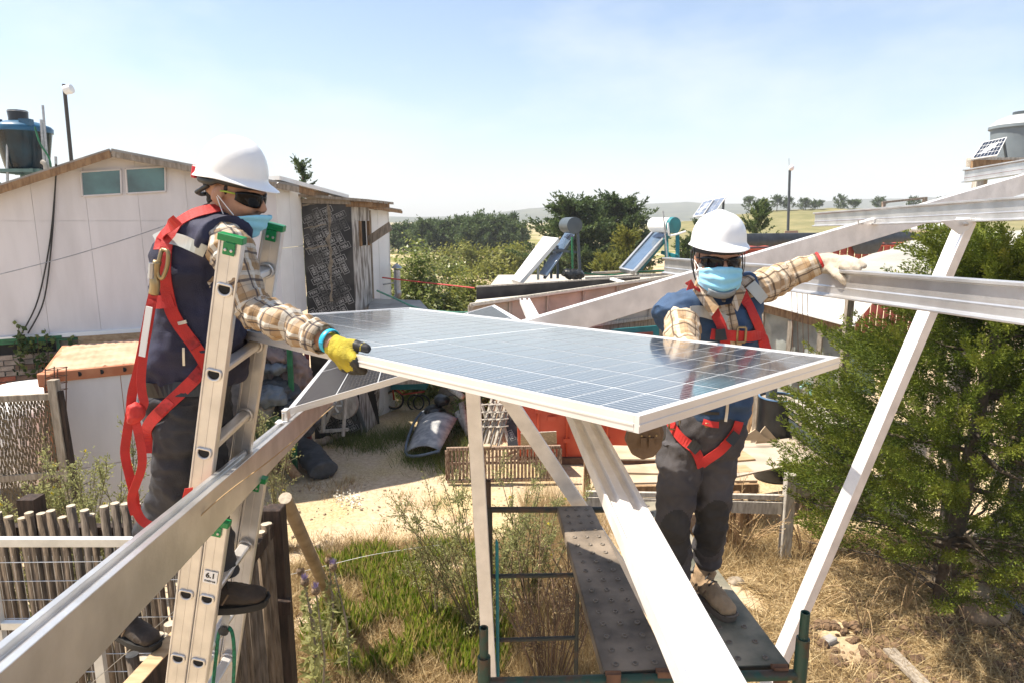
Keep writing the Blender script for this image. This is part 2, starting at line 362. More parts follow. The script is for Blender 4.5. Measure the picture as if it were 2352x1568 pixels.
# treetop behind the white shed
tree('conifer_tree', at_ground(706, 26) , 6.9, lambda t: 1.5 * (0.5 + 0.5 * math.sin(t * 25)) * (1.04 - t) ** 0.7, 50, 4, 30, 0.8, 0.13, 'thin dark conifer whose tip shows over the white shed roof', m=CYPFAR, limbs=14, rise=0.5, dsp=.25, spread=.4, thick=.08)
tree('conifer_tree', at_ground(-8, 22), 5.6, lambda t: 1.3 * (1.04 - t) ** 0.7, 60, 5, 16, 0.5, 0.16, 'conifer at the far left edge behind the blue water tank', m=CYP, limbs=14, rise=0.5)
# far row of trees left of the big cypress
row = [(915, 88, 3.6), (945, 90, 3.9), (975, 84, 4.2), (1003, 92, 4.1), (1030, 86, 4.3), (1062, 90, 4.6), (1088, 83, 4.5), (1112, 88, 5.1), (1140, 85, 4.6), (1168, 91, 4.8), (1190, 84, 4.0)]
protos = [tree('pine_tree', at_ground(row[i][0], row[i][1]), row[i][2], lambda t, i=i: (2.6, 2.3, 2.8)[i] * (1.02 - t) ** 0.5 * (0.7 + 0.3 * math.sin(t * 14 + i)), 80, 6, 14, 1.3, 0.34,
               'dark tree in the far row left of the big cypress', m=CYPFAR, group='far tree row', limbs=6, rise=0.35, t0=0.03) for i in range(3)]
for i, (px, Y, H) in enumerate(row[3:]): dup(protos[i % 3], at_ground(px, Y), None, None, 1.7 * i, H / row[i % 3][2])
ORD = 'first second third fourth fifth sixth seventh eighth ninth tenth eleventh'.split()
for i, o in enumerate(sorted([o for o in COL.objects if o.get('group') == 'far tree row'], key=lambda o: o.location.x / o.location.y)): o['label'] = ORD[i] + ' from the left in the far row of dark trees left of the big cypress'
# trees on the crest of the grassy hill
HB = [(1712, 455), (1742, 462), (1776, 452), (1800, 458), (1836, 460), (1868, 464), (1920, 450), (1948, 462), (2008, 456), (2085, 456), (2150, 456)]
for i, (px, ty) in enumerate(HB):
    Y = 150; top = P(px, ty, Y).z; bz = P(px, 484, Y).z
    tree('hill_tree', V((P(px, 480, Y).x, Y - 2, bz - 0.2)), top - bz + 0.2, lambda t: 1.7 * math.sqrt(max(0.03, 1.02 - t)), 30, 4, 12, 1.0, 0.35, ORD[i] + ' from the left of the small round trees on the grassy hill crest', m=CYPFAR, group='trees on the hill crest', limbs=4, rise=0.5, t0=0.12)
def bush(name, c, rad, nclump, per, leaf, m, label, cat='bush', cl=0.28, group=None, wd=0.5, stems=9):
    """shrub: leaf clumps over an uneven dome"""
    c = V(c); r = thing(name, c, label, cat, group)
    d = rdir(nclump); d[:, 2] = np.abs(d[:, 2]) * 1.1 - 0.12; d = unit(d)
    bumps = np.array([0.78 + 0.34 * noise.noise(V(q * 2.1) + c) for q in d])
    ctr = npv(c) + d * npv(rad) * (bumps * RNG.uniform(0.7, 1.0, nclump))[:, None]
    ctr[:, 2] = np.maximum(ctr[:, 2], c.z + 0.1)
    p = (ctr[:, None] + RNG.normal(size=(nclump, per, 3)) * cl * 0.55).reshape(-1, 3); p[:, 2] = np.maximum(p[:, 2], c.z + 0.02)
    od = np.repeat(d, per, 0); q = rdir(nclump * per); q = q - od * (q * od).sum(1, keepdims=True) * .7 + od * .15; bn = od + npv((-.15, 0, .45))
    ti = np.clip(0.42 + np.repeat(RNG.normal(0, 0.16, nclump), per) + RNG.normal(0, 0.2, nclump * per), 0, 1)
    leaves('foliage', p, q, leaf * RNG.uniform(0.7, 1.3, len(p)), leaf * wd, m, r, ti, nrm=bn)
    mb = MB()
    for i in range(stems):
        e = V(ctr[i]); mb.tube([c + V((0.1 * math.cos(i), 0.1 * math.sin(i), -0.03)), lerp(c, e, 0.55) + V((0, 0, 0.15)), e], [0.03, 0.02, 0.008], 5)
    mb.build('stem', BARK, r, smooth=True); return r
# green bushes behind the plywood annex
bush('bush', at_ground(965, 17.0), (1.85, 1.6, 4.3), 420, 60, 0.12, BUSHM, 'tall rounded bush with glossy pale leaves beside the white outbuilding', cl=0.30)
bush('bush', at_ground(1085, 19.5), (1.7, 1.5, 3.7), 320, 50, 0.12, GOLD, 'yellow green bush behind the red washing line', cl=0.30)
bush('bush', at_ground(1150, 16.0), (1.3, 1.1, 2.6), 240, 50, 0.10, BUSHM, 'bright bush at the left end of the dark plywood parapet', cl=0.24)
bush('bush', at_ground(1098, 13.4), (0.6, 0.55, 2.5), 170, 46, 0.085, BUSHM, 'narrow glossy bush at the left end of the polycarbonate shed', cl=0.2)
bush('bush', at_ground(1180, 21), (1.6, 1.0, 3.2), 190, 44, 0.12, GOLD, 'golden bush just left of the tilted white panel', cl=0.26)
bush('bush', at_ground(905, 24), (1.1, 1.0, 3.6), 140, 36, 0.12, GOLD, 'bush with orange tinged top right of the white outbuilding', cl=0.3)
bush('bush', at_ground(1010, 24), (2.4, 1.2, 3.9), 240, 44, 0.13, BUSHM, 'dense green bush behind the tall rounded bush', cl=0.3)
for px, Y, rx, h, lab in ((1065, 54, 4.2, 2.9, 'low flat topped olive green tree in front of the far tree row'), (1175, 50, 3.0, 3.3, 'domed olive green tree left of the big cypress')):
    bush('umbrella_tree', at_ground(px, Y), (rx, 2.2, h), 220, 30, 0.26, GOLD, lab, 'tree', cl=0.5, stems=6)
for i, (px, Y, h) in enumerate(((1230, 30, 1.3), (1290, 33, 1.1), (1350, 24, 0.9), (1520, 38, 1.6), (1650, 30, 1.2))):
    bush('scrub', at_ground(px, Y), (1.3, 0.9, h), 60, 30, 0.13, GOLD, ORD[i] + ' from the left of the low scrub bushes behind the sheds', cl=0.25, group='low scrub behind the sheds', stems=5)
# ================================================================== buildings and yard, left and centre
WHITE = mat('white painted sheet', (0.55, 0.535, 0.54), 0.75, col2=(0.67, 0.655, 0.665), scale=1.3, stretch=(2.5, 2.5, .5), lo=.25, hi=.6, bump=0.12, bscale=3)
WHITE2 = mat('clean white sheet', (0.78, 0.78, 0.76), 0.7, var=0.05, scale=2)
WOODG = mat('weathered grey wood', (0.20, 0.165, 0.125), 0.9, col2=(0.36, 0.31, 0.25), scale=5, stretch=(6, 6, 1), bump=0.5, bscale=14)
WOODB = mat('brown timber', (0.19, 0.11, 0.055), 0.85, col2=(0.33, 0.21, 0.11), scale=6, stretch=(4, 4, 1), bump=0.3, bscale=20)
WOODY = mat('pale new timber', (0.33, 0.21, 0.11), 0.8, col2=(0.48, 0.34, 0.20), scale=5, stretch=(1, 6, 6), bump=0.2, bscale=20)
WOODD = mat('dark stained timber', (0.018, 0.012, 0.010), 0.75, col2=(0.055, 0.035, 0.026), scale=5, stretch=(7, 7, 1), bump=0.4, bscale=18, spec=0.3)
PLYB = mat('black film faced plywood', (0.022, 0.022, 0.024), 0.5, col2=(0.075, 0.07, 0.065), scale=2.4, lo=0.42, hi=0.75, spec=0.35)
PRINT = mat('grey print on plywood', (0.10, 0.098, 0.092), 0.6, col2=(0.40, 0.39, 0.37), scale=3.2, lo=.38, hi=.56)
STREAK = mat('dried mud streaks', (0.24, 0.20, 0.15), 0.9, var=0.3, scale=12)
ROOF = mat('corrugated roof sheet', (0.30, 0.28, 0.25), 0.8, var=0.25, scale=3)
RUSTO = mat('orange painted container steel', (0.40, 0.13, 0.055), 0.7, col2=(0.55, 0.24, 0.12), scale=3, bump=0.1)
RED = mat('red container paint', (0.50, 0.055, 0.02), 0.55, col2=(0.60, 0.10, 0.04), scale=2.2, bump=0.05)
GLASS = mat('window glass', (0.045, 0.12, 0.125), 0.12, var=0.45, scale=2.2, spec=0.6, coat=0.8, bump=.12, bscale=3)
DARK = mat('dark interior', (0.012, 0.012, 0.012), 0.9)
GALV = mat('galvanised steel', (0.42, 0.43, 0.44), 0.42, metal=0.8, var=0.15, scale=20)
BLACKP = mat('black plastic', (0.014, 0.015, 0.016), 0.32, var=0.3, scale=5)
GREENP = mat('green paint', (0.015, 0.13, 0.05), 0.5, var=0.3, scale=6)
TEAL = mat('teal paint', (0.012, 0.17, 0.19), 0.45, var=0.2, scale=4)
RUST = mat('rusty steel', (0.085, 0.042, 0.026), 0.85, col2=(0.16, 0.08, 0.045), scale=14)
MORTAR = mat('mortar', (0.27, 0.24, 0.21), 0.95, var=0.2, scale=8, bump=0.4)
BRICK = [mat('red brick', (0.30, 0.10, 0.06), 0.9, var=0.3, scale=9, bump=0.3), mat('lime washed brick', (0.30, 0.25, 0.21), 0.9, var=0.25, scale=9, bump=0.3), mat('brown brick', (0.20, 0.13, 0.09), 0.9, var=0.3, scale=9, bump=0.3)]
CABLE = mat('black cable', (0.012, 0.012, 0.012), 0.5)
_logo = None
def logo_mesh():
    """the word PERI in a rectangular outline, flat, 1 wide"""
    global _logo
    if _logo: return _logo
    cu = bpy.data.curves.new('t', 'FONT'); cu.body = 'PERI'; cu.size = 0.36; cu.align_x = 'CENTER'; cu.align_y = 'CENTER'; cu.offset = 0.009; cu.resolution_u = 1
    o = bpy.data.objects.new('t', cu); COL.objects.link(o)
    me = bpy.data.meshes.new_from_object(o.evaluated_get(bpy.context.evaluated_depsgraph_get()))
    vs_ = [v.co.copy() for v in me.vertices]; fs = [tuple(p.vertices) for p in me.polygons]
    bpy.data.objects.remove(o); bpy.data.meshes.remove(me); bpy.data.curves.remove(cu)
    for (x, y, a, b) in ((0, 0.235, 1.0, 0.035), (0, -0.235, 1.0, 0.035), (-0.4825, 0, 0.035, 0.435), (0.4825, 0, 0.035, 0.435)):
        n = len(vs_); vs_ += [V((x - a / 2, y - b / 2, 0)), V((x + a / 2, y - b / 2, 0)), V((x + a / 2, y + b / 2, 0)), V((x - a / 2, y + b / 2, 0))]; fs.append((n, n + 1, n + 2, n + 3))
    _logo = (vs_, fs); return _logo
def peri_print(mb, o, ux, uy, wd, ht, size, seed=1):
    """scatter the printed mark over a board: o lower left corner, ux uy unit axes"""
    rr = random.Random(seed); vs_, fs = logo_mesh(); n = ux.cross(uy).normalized(); pt = size * .80
    g0 = math.radians(24); mxn = int((wd + ht) / pt) + 2
    for j in range(-mxn, mxn):
        for i in range(-mxn, mxn):
            cx = (i * math.cos(g0) - j * math.sin(g0)) * pt; cy = (i * math.sin(g0) + j * math.cos(g0)) * pt
            if cx < -.1 or cx > wd + .1 or cy < -.1 or cy > ht + .1: continue
            a = g0 + (0 if (i + j) % 2 else math.pi / 2) + (math.pi if (i * 3 + j) % 4 < 2 else 0)
            ca, sa = math.cos(a), math.sin(a); pts = [(cx + (v.x * ca - v.y * sa) * size, cy + (v.x * sa + v.y * ca) * size) for v in vs_]
            if min(p[0] for p in pts) < -0.02 or max(p[0] for p in pts) > wd + 0.01 or min(p[1] for p in pts) < 0.01 or max(p[1] for p in pts) > ht - 0.01: continue
            b = len(mb.v); mb.v += [tuple(o + ux * p[0] + uy * p[1] + n * 0.004) for p in pts]
            for q in fs: mb.face(*[b + k for k in q])
    return mb
def plane_hit(px, py, o, n):
    r = ray(px, py); c = V((0, 0, CAMZ)); return c + r * ((o - c).dot(n) / r.dot(n))
UP = V((0, 0, 1))
# ------------------------------------------------ white gabled shed
HA = P(0, 775, 9.6); HA.z = 2.67; HB_ = P(652, 732, 11.4); HB_.z = 2.67
hd = (HB_ - HA); hd.z = 0; hd.normalize(); hn = V((hd.y, -hd.x, 0))          # hn faces the camera
def HW(px, py): return plane_hit(px, py, HA, hn)
def HS(p): return (p - HA).dot(hd)
house = thing('white_shed', V((HB_.x, HB_.y, 0)), 'white panelled shed with a low gable roof and two small windows', 'shed')
pk, el, er = HW(258, 352), HW(0, 436), HW(652, 428)
sp, s_l, s_r = HS(pk), HS(el), HS(er)
gl = (pk.z - el.z) / (sp - s_l); gr = (er.z - pk.z) / (s_r - sp)
S0 = -3.2; S1 = HS(HB_)
def gtop(s): return pk.z + (s - sp) * (gl if s < sp else gr)
def HP(s, z, out=0.0): return V((HA.x, HA.y, 0)) + hd * s + hn * out + UP * z
def prism(mb, pts, n, t):
    b = len(mb.v); k = len(pts); mb.v += [tuple(p) for p in pts] + [tuple(p - n * t) for p in pts]
    mb.face(*range(b, b + k)); mb.face(*range(b + 2 * k - 1, b + k - 1, -1))
    for i in range(k): j = (i + 1) % k; mb.face(b + i, b + k + i, b + k + j, b + j)
    return mb
zj = HW(210, 508).z
cuts = [S0] + [HS(HW(px, 600)) for px in (-300, -130, 92, 214, 332, 442, 548)] + [S1]
g = 0.0018
for a, b in zip(cuts[:-1], cuts[1:]):
    prism(MB(), [HP(a + g, 2.67), HP(b - g, 2.67), HP(b - g, zj - g), HP(a + g, zj - g)], hn, 0.02).build('wall_panel', WHITE, house)
    tp = [HP(a + g, zj + g), HP(b - g, zj + g), HP(b - g, gtop(b) - 0.02)] + ([HP(sp, pk.z - 0.02)] if a < sp < b else []) + [HP(a + g, gtop(a) - 0.02)]
    prism(MB(), tp, hn, 0.02).build('wall_panel', WHITE, house)
# body behind the panels (side and back), return wall on the right
ret = P(699, 600, 12.7); bk = V((ret.x, ret.y, 0)) - V((HB_.x, HB_.y, 0))
b0, b1 = HP(S0, 0, -0.0205), HP(S1, 0, -0.0205); back = -hn * 3.6
prism(MB(), [b0 + UP * 2.6, b1 + UP * 2.6, HP(S1, gtop(S1) - 0.05, -0.0205), HP(sp, pk.z - 0.05, -0.0205), HP(S0, gtop(S0) - 0.05, -0.0205)], hn, 3.5).build('shed_body', WHITE, house)
rb = V((ret.x, ret.y, 0)); c1 = V((HB_.x, HB_.y, 0)) + hd * 0.004
for q, (za, zb) in enumerate(((2.67, 3.9), (3.91, gtop(S1) - 0.05))):
    for t0, t1 in ((0.0, 0.5), (0.507, 1.0)):
        p0, p1 = lerp(c1, rb, t0), lerp(c1, rb, t1); nn = V((bk.y, -bk.x, 0)).normalized()
        prism(MB(), [p0 + UP * za, p1 + UP * za, p1 + UP * zb, p0 + UP * zb], nn, 0.03).build('wall_panel', WHITE2, house)
# screws lines: joint battens at the foot
MB().beam(HP(S0, 2.65, 0.02), HP(S1, 2.65, 0.02), 0.05, 0.06).build('foot_rail', WHITE2, house)
MB().beam(HP(S0, 2.585, 0.03), HP(S1 - 0.2, 2.585, 0.03), 0.05, 0.03).build('conduit', GREENP, house)
# roof
rf = MB()
for a, b in ((S0 - 0.2, sp), (sp, S1 + 0.35)):
    za = gtop(a); zb = gtop(b); o_ = 0.22
    q = [HP(a, za, o_), HP(b, zb, o_), HP(b, zb, -3.9), HP(a, za, -3.9)]; nn = (q[1] - q[0]).cross(q[3] - q[0]).normalized(); nn = nn if nn.z > 0 else -nn
    prism(rf, [p + nn * 0.05 for p in q], nn, 0.05)
roof = rf.build('roof', ROOF, house)
for a, b, hh in ((S0 - 0.2, sp, 0.10), (sp, S1 + 0.35, 0.09)):
    MB().beam(HP(a, gtop(a) - 0.03, 0.235), HP(b, gtop(b) - 0.03, 0.235), 0.025, hh).build('fascia_board', WOODG if a >= sp else WOODB, roof)
gut = MB().beam(P(628, 409, 11.2), P(790, 452, 14.0), 0.22, 0.07); gut.build('eaves_board', WHITE2, house)
MB().beam(P(640, 425, 11.35), P(752, 452, 13.2), 0.06, 0.10).build('eaves_rafter', WOODB, house)
# windows
for (x0, y0, x1, y1, x2, y2, x3, y3) in ((186, 396, 277, 390, 279, 446, 190, 451), (289, 389, 379, 384, 380, 440, 293, 445)):
    w4 = [HW(a, b) for a, b in ((x3, y3), (x2, y2), (x1, y1), (x0, y0))]
    c = sum(w4, V()) / 4
    fr = prism(MB(), [p + hn * 0.012 + (p - c) * 0.05 for p in w4], hn, 0.02).build('window', WOODG, house)
    prism(MB(), [p + hn * 0.018 for p in w4], hn, 0.012).build('pane', GLASS, fr)
    mbw = MB()
    for i in range(4): mbw.beam(w4[i] + hn * 0.02, w4[(i + 1) % 4] + hn * 0.02, 0.02, 0.022)
    mbw.build('frame', WHITE, fr)
# lower storey: mortar wall with bricks, opening, timber lintel
prism(MB(), [HP(S0, -0.1, -0.035), HP(S1, -0.1, -0.035), HP(S1, 2.6, -0.035), HP(S0, 2.6, -0.035)], hn, 0.25).build('lower_wall', MORTAR, house)
bme = []
for q in BRICK:
    me = MB().box((0, 0, 0), (0.235, 0.05, 0.068)).mesh('brick'); me.materials.append(q); bme.append(me)
rr = random.Random(3)
sO0, sO1 = HS(HW(-60, 795)), HS(HW(128, 795)); zO0, zO1 = HW(60, 812).z, HW(60, 781).z
sL0, sL1 = HS(HW(182, 790)), HS(HW(322, 790))
zz = 2.53; row_ = 0
while zz > 1.55:
    s = -0.25 + (0.125 if row_ % 2 else 0)
    while s < 2.25:
        blocked = (sO0 - 0.1 < s < sO1 + 0.12 and zO0 - 0.03 < zz) or (sL0 - 0.1 < s < sL1 + 0.12 and zz > HW(250, 818).z)
        if not blocked:
            k = 0 if (zz < 2.25 and rr.random() < 0.45) else (2 if rr.random() < 0.25 else 1)
            p = HP(s, zz, -0.03 + rr.uniform(-0.006, 0.006)); inst('brick', bme[k], house, MX(p, hd, -hn, UP))
        s += 0.25
    zz -= 0.082; row_ += 1
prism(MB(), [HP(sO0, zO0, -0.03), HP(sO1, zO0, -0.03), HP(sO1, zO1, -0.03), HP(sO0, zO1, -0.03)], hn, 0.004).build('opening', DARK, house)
MB().beam(HP(sO0, zO1 + 0.02, 0.02), HP(sO1 + 0.1, zO1 + 0.02, 0.02), 0.06, 0.05).build('lintel', GREENP, house)
MB().beam(HP(sO1 + 0.04, zO0, 0.01), HP(sO1 + 0.04, zO1, 0.01), 0.04, 0.05, hn).build('jamb', GREENP, house)
zl = HW(250, 777).z
MB().beam(HP(sL0, zl, 0.02), HP(sL1 + 0.8, zl, 0.02), 0.09, 0.14).build('timber_lintel', WOODY, house)
MB().beam(HP(sL0 + 0.03, zl - 0.07, 0.01), HP(sL0 + 0.03, zl - 0.42, 0.01), 0.06, 0.06, hn).build('window_frame', WOODB, house)
prism(MB(), [HP(sL0 + 0.06, zl - 0.28, -0.02), HP(sL1 + 0.8, zl - 0.28, -0.02), HP(sL1 + 0.8, zl - 0.07, -0.02), HP(sL0 + 0.06, zl - 0.07, -0.02)], hn, 0.01).build('lower_window_pane', mat('dusty pane', (0.16, 0.17, 0.17), 0.35, var=0.2), house)
MB().beam(HP(sL0, zl - 0.31, 0.0), HP(sL1 + 0.8, zl - 0.31, 0.0), 0.08, 0.05).build('window_sill', WOODB, house)
# shaded board wall under the shed towards the annex
for i in range(14):
    s = HS(HW(560, 800)) + i * 0.13
    if s > S1: break
    MB().beam(HP(s, 0.02, 0.03 + 0.006 * (i % 3)), HP(s, 2.5 - 0.05 * (i % 2), 0.03 + 0.006 * (i % 3)), 0.122, 0.02, hn).build('wall_board', WOODG, house)
# cables hanging down the wall
cb = MB()
for off in (0, 14):
    cb.tube(curve([HW(135, 380) + hn * 0.24, HW(128, 430) + hn * 0.05, HW(115 + off * 0.3, 560) + hn * 0.04, HW(88 + off, 690) + hn * 0.05, HW(52 + off, 765) + hn * 0.06], 20), 0.011, 5)
tag(cb.build('cable', CABLE, None), 'pair of black cables hanging down the white shed wall', 'cable')
cb = MB().tube(curve([HW(0, 630) + hn * 0.3, HW(190, 580) + hn * 0.25, HW(390, 515) + hn * 0.15, HW(640, 420) + hn * 0.25], 24), 0.006, 4)
tag(cb.build('wire', GALV, None), 'thin pale wire slanting across the white shed front', 'wire')
# vine on the brick wall
vine = thing('climbing_vine', HP(0.2, 1.6, 0.05), 'green leafy vine hanging over the brick wall below the white shed', 'vine')
pp, qq = [], []
stm = MB()
for px, y0, y1 in ((45, 745, 850), (88, 770, 865), (108, 765, 845), (168, 775, 870), (60, 772, 800)):
    ln = curve([HW(px, y0) + hn * 0.10, HW(px + 6, (y0 + y1) / 2) + hn * 0.13, HW(px + 2, y1) + hn * 0.09], 24); stm.tube(ln, 0.006, 4)
    for c in ln:
        for k in range(2): pp.append(tuple(c + V(RNG.normal(size=3)) * 0.04)); qq.append(tuple(hn * 0.5 + V(RNG.normal(size=3)) * 0.6 + V((0, 0, -0.5))))
leaves('foliage', pp, qq, 0.09 * RNG.uniform(0.6, 1.3, len(pp)), 0.07, CYP, vine); stm.build('stem', BARK, vine)
# ------------------------------------------------ black plywood annex
annex = thing('plywood_annex', V((ret.x, ret.y, 0)), 'tall annex clad in black plywood printed all over with PERI', 'shed')
A0 = V((ret.x, ret.y, 0)) + V((0.0, 0.02, 0)); A1 = P(812, 600, 12.9); A1.z = 0
ad = (A1 - A0).normalized(); an = V((ad.y, -ad.x, 0)); wA = (A1 - A0).length; zT = P(745, 458, 12.7).z
cutsA = [0, wA * 0.52, wA]
for a, b, sd in ((cutsA[0], cutsA[1], 1), (cutsA[1], cutsA[2], 2)):
    for z0, z1 in ((0.02, 2.1), (2.11, zT - 0.02)):
        p = [A0 + ad * (a + g) + UP * z0, A0 + ad * (b - g) + UP * z0, A0 + ad * (b - g) + UP * z1, A0 + ad * (a + g) + UP * z1]
        o = prism(MB(), p, an, 0.03).build('plywood_panel', PLYB, annex)
tag(peri_print(MB(), A0 + UP * 0.05, ad, UP, wA, zT - 0.1, 0.235, 2).build('print', PRINT, annex), kind='stuff')
# mud streaks along the joints
sm = MB()
rr = random.Random(5)
def streak(pts, wd):
    k = len(pts); b = len(sm.v)
    for i, p in enumerate(pts):
        t = (pts[min(i + 1, k - 1)] - pts[max(i - 1, 0)]).normalized(); sd = t.cross(an).normalized(); q = wd * rr.uniform(0.35, 1.3)
        sm.v += [tuple(p - sd * q + an * 0.008), tuple(p + sd * q * rr.uniform(.5, 1) + an * 0.008)]
    for i in range(k - 1): sm.face(b + 2 * i, b + 2 * i + 1, b + 2 * i + 3, b + 2 * i + 2)
streak([A0 + ad * (cutsA[1] + rr.uniform(-.03, .03)) + UP * (zT - 0.1 - 0.11 * i) for i in range(18)], 0.035)
for z in (zT - 0.12, zT - 0.55, zT - 0.95): streak([A0 + ad * (0.02 + 0.07 * i) + UP * (z + 0.012 * i + rr.uniform(-.012, .012)) for i in range(7)], 0.02)
sm.build('mud_streaks', STREAK, annex)
# right hand side: weathered boards with a window opening
B1 = P(852, 600, 13.75); B1.z = 0; sd_ = (B1 - A1).normalized(); sn = V((sd_.y, -sd_.x, 0)); wS = (B1 - A1).length
zw0, zw1 = plane_hit(825, 566, A1, sn).z, plane_hit(828, 508, A1, sn).z
WHW = mat('flaking whitewashed board', (0.16, 0.14, 0.12), 0.9, col2=(0.52, 0.50, 0.47), scale=4, stretch=(3, 3, 0.6), lo=0.4, hi=0.6)
for (a, b, z0, z1) in ((0, wS, 0.02, zw0), (0, wS, zw1, zT - 0.03), (0, wS * 0.38, zw0 + .003, zw1 - .003), (wS * 0.93, wS, zw0 + .003, zw1 - .003)):
    prism(MB(), [A1 + sd_ * a + UP * z0, A1 + sd_ * b + UP * z0, A1 + sd_ * b + UP * z1, A1 + sd_ * a + UP * z1], sn, 0.03).build('side_board', WHW, annex)
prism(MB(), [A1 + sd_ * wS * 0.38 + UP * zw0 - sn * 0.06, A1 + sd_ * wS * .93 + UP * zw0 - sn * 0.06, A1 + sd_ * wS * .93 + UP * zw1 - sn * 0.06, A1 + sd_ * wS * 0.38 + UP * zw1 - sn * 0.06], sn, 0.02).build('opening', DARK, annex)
fw = MB()
for a in (0.40, 0.91): MB().beam(A1 + sd_ * wS * a + UP * zw0 + sn * 0.01, A1 + sd_ * wS * a + UP * zw1 + sn * 0.01, 0.05, 0.06, sn).build('window_jamb', WOODB, annex)
rfa = MB(); q = [A0 + an * 0.15 - ad * 0.05 + UP * (zT + 0.10), A1 + an * 0.15 + ad * 0.35 + UP * zT, B1 + sd_ * 0.3 + ad * 0.4 + UP * (zT - 0.02), A0 - an * 1.4 + UP * (zT + 0.1)]
prism(rfa, q, UP, 0.05); rfa.build('roof', WOODG, annex)
for i in range(4):
    p = lerp(A1, B1, i / 3) + UP * (zT - 0.09); MB().beam(p - ad * 0.1, p + ad * 0.42, 0.06, 0.10).build('rafter', WOODB, annex)
MB().beam(A0 + an * 0.03 + UP * (zT - 0.03), A1 + an * 0.03 + UP * (zT - 0.05), 0.03, 0.09).build('top_batten', WOODG, annex)
# plank propped out of the side
tag(MB().beam(P(847, 553, 13.5), P(897, 519, 13.2), 0.03, 0.17).build('plank', WOODG, None), 'weathered plank jutting up from the side of the black plywood annex', 'plank')
# ------------------------------------------------ white outbuilding behind the annex
ob = thing('white_outbuilding', V((-3.0, 14.6, 0)), 'narrow white outbuilding right behind the black plywood annex', 'shed')
O0, O1 = P(838, 600, 14.1), P(896, 600, 14.9); O0.z = O1.z = 0; od = (O1 - O0).normalized(); on = V((od.y, -od.x, 0))
zo = P(870, 484, 14.5).z; wO = (O1 - O0).length
for a, b in ((0, 0.55), (0.56, 1)):
    prism(MB(), [O0 + od * wO * a, O0 + od * wO * b, O0 + od * wO * b + UP * zo, O0 + od * wO * a + UP * (zo + 0.06)], on, 0.05).build('wall_panel', WHITE2, ob)
prism(MB(), [O1 + od * .01, O1 - on * 2, O1 - on * 2 + UP * zo, O1 + od * .01 + UP * zo], od, 0.05).build('side_wall', WHITE2, ob)
prism(MB(), [O0 + on * 0.2 + UP * (zo + .16) - od * .5, O1 + on * 0.2 + od * 0.22 + UP * (zo + 0.03), O1 - on * 2.2 + od * 0.22 + UP * (zo + 0.05), O0 - on * 2.2 + UP * (zo + 0.2) - od * .5], UP, 0.06).build('roof', WOODG, ob)
MB().beam(O0 + on * 0.21 + UP * (zo + .10) - od * .5, O1 + on * 0.21 + od * .22 + UP * (zo - 0.03), 0.03, 0.06).build('fascia', WOODB, ob)
MB().tube([O0 + od * .15 + on * .06 + UP * 0.2, O0 + od * .15 + on * .06 + UP * zo], 0.03, 8).build('downpipe', WOODG, ob)
fl = thing('flue_pipe', P(915, 690, 14.6), 'short grey metal flue with a conical cap beside the white outbuilding', 'flue')
p0 = P(913, 668, 14.6); MB().lathe([(0.075, 0), (0.075, 0.46), (0.06, 0.47)], p0, None, 14).build('pipe', GALV, fl, smooth=40)
MB().lathe([(0.12, 0.5), (0.11, 0.53), (0.02, 0.6)], p0, None, 14, True, True).build('cap', GALV, fl, smooth=40)
MB().tube(curve([p0, p0 + V((0, 0, -.12)), p0 + V((-.25, .1, -.42)), p0 + V((-.6, .1, -.5))], 10), 0.075, 12).build('elbow', GALV, fl, smooth=40)
MB().beam(p0 + V((-.55, .05, .1)), p0 + V((0, .05, .18)), .03, .03).build('bracket', GALV, fl)
# low shed lid in front of it, hose and washing line
kn = thing('lean_to_roof', P(870, 720, 13.4), 'small grey felted lean-to roof at the foot of the white outbuilding', 'roof')
q = [P(845, 715, 12.9), P(985, 712, 13.0), P(965, 690, 14.0), P(850, 686, 14.0)]
prism(MB(), q, UP, 0.06).build('roof_felt', ROOF, kn)
prism(MB(), [P(845, 716, 12.9) + V((0, 0, -1.5)), P(985, 713, 13.0) + V((0, 0, -1.5)), P(985, 713, 13.0) - UP * .065, P(845, 716, 12.9) - UP * .065], V((0, -1, 0)), 0.05).build('front_board', WOODG, kn)
tag(MB().tube(curve([P(866, 668, 14), P(905, 685, 13.6), P(960, 708, 13.2), P(1040, 718, 13.0), P(1100, 716, 13.2)], 24), 0.02, 6).build('garden_hose', mat('green hose', (0.10, 0.30, 0.20), 0.4), None), 'sagging green hose from the outbuilding to the bushes', 'hose')
tag(MB().tube(curve([P(878, 638, 14.2), P(980, 650, 14), P(1090, 662, 13.6)], 16), 0.016, 6).build('rope', mat('red rope', (0.50, 0.05, 0.04), 0.6), None), 'thin red line strung from the white outbuilding past the bushes', 'rope')
# ------------------------------------------------ black and blue water tank on a stand, left
tk = thing('water_tank', V((P(64, 400, 13.0).x, 13.0, 0)), 'shiny black water tank with a blue rim on a steel stand at the far left', 'tank')
c = P(64, 392, 13.0); r = 54 * 13.1 / F
z1 = P(64, 303, 13.0).z; hT = z1 - c.z
TANKB = mat('glossy dark blue tank', (0.004, 0.008, 0.012), 0.25, col2=(0.006, 0.035, 0.055), scale=2.5, coat=0.15, spec=.3)
BLUE = mat('blue plastic', (0.015, 0.09, 0.17), 0.35, var=0.2)
MB().lathe([(r * 0.72, 0), (r * 0.76, hT * 0.1), (r * 0.98, hT * 0.92), (r, hT)], c, None, 32, True).build('tank_body', TANKB, tk, smooth=50)
lid = MB().lathe([(r * 1.04, hT - 0.02), (r * 1.05, hT + 0.06), (r * 0.98, hT + 0.10), (r * 0.6, hT + 0.17), (r * 0.36, hT + 0.19)], c, None, 32, True, True).build('lid', BLUE, tk, smooth=50)
for sx in (-1, 1): MB().box(c + V((sx * r * 0.62, -r * 0.6, hT + 0.13)), (0.2, 0.12, 0.12)).build('lid_lug', BLUE, lid)
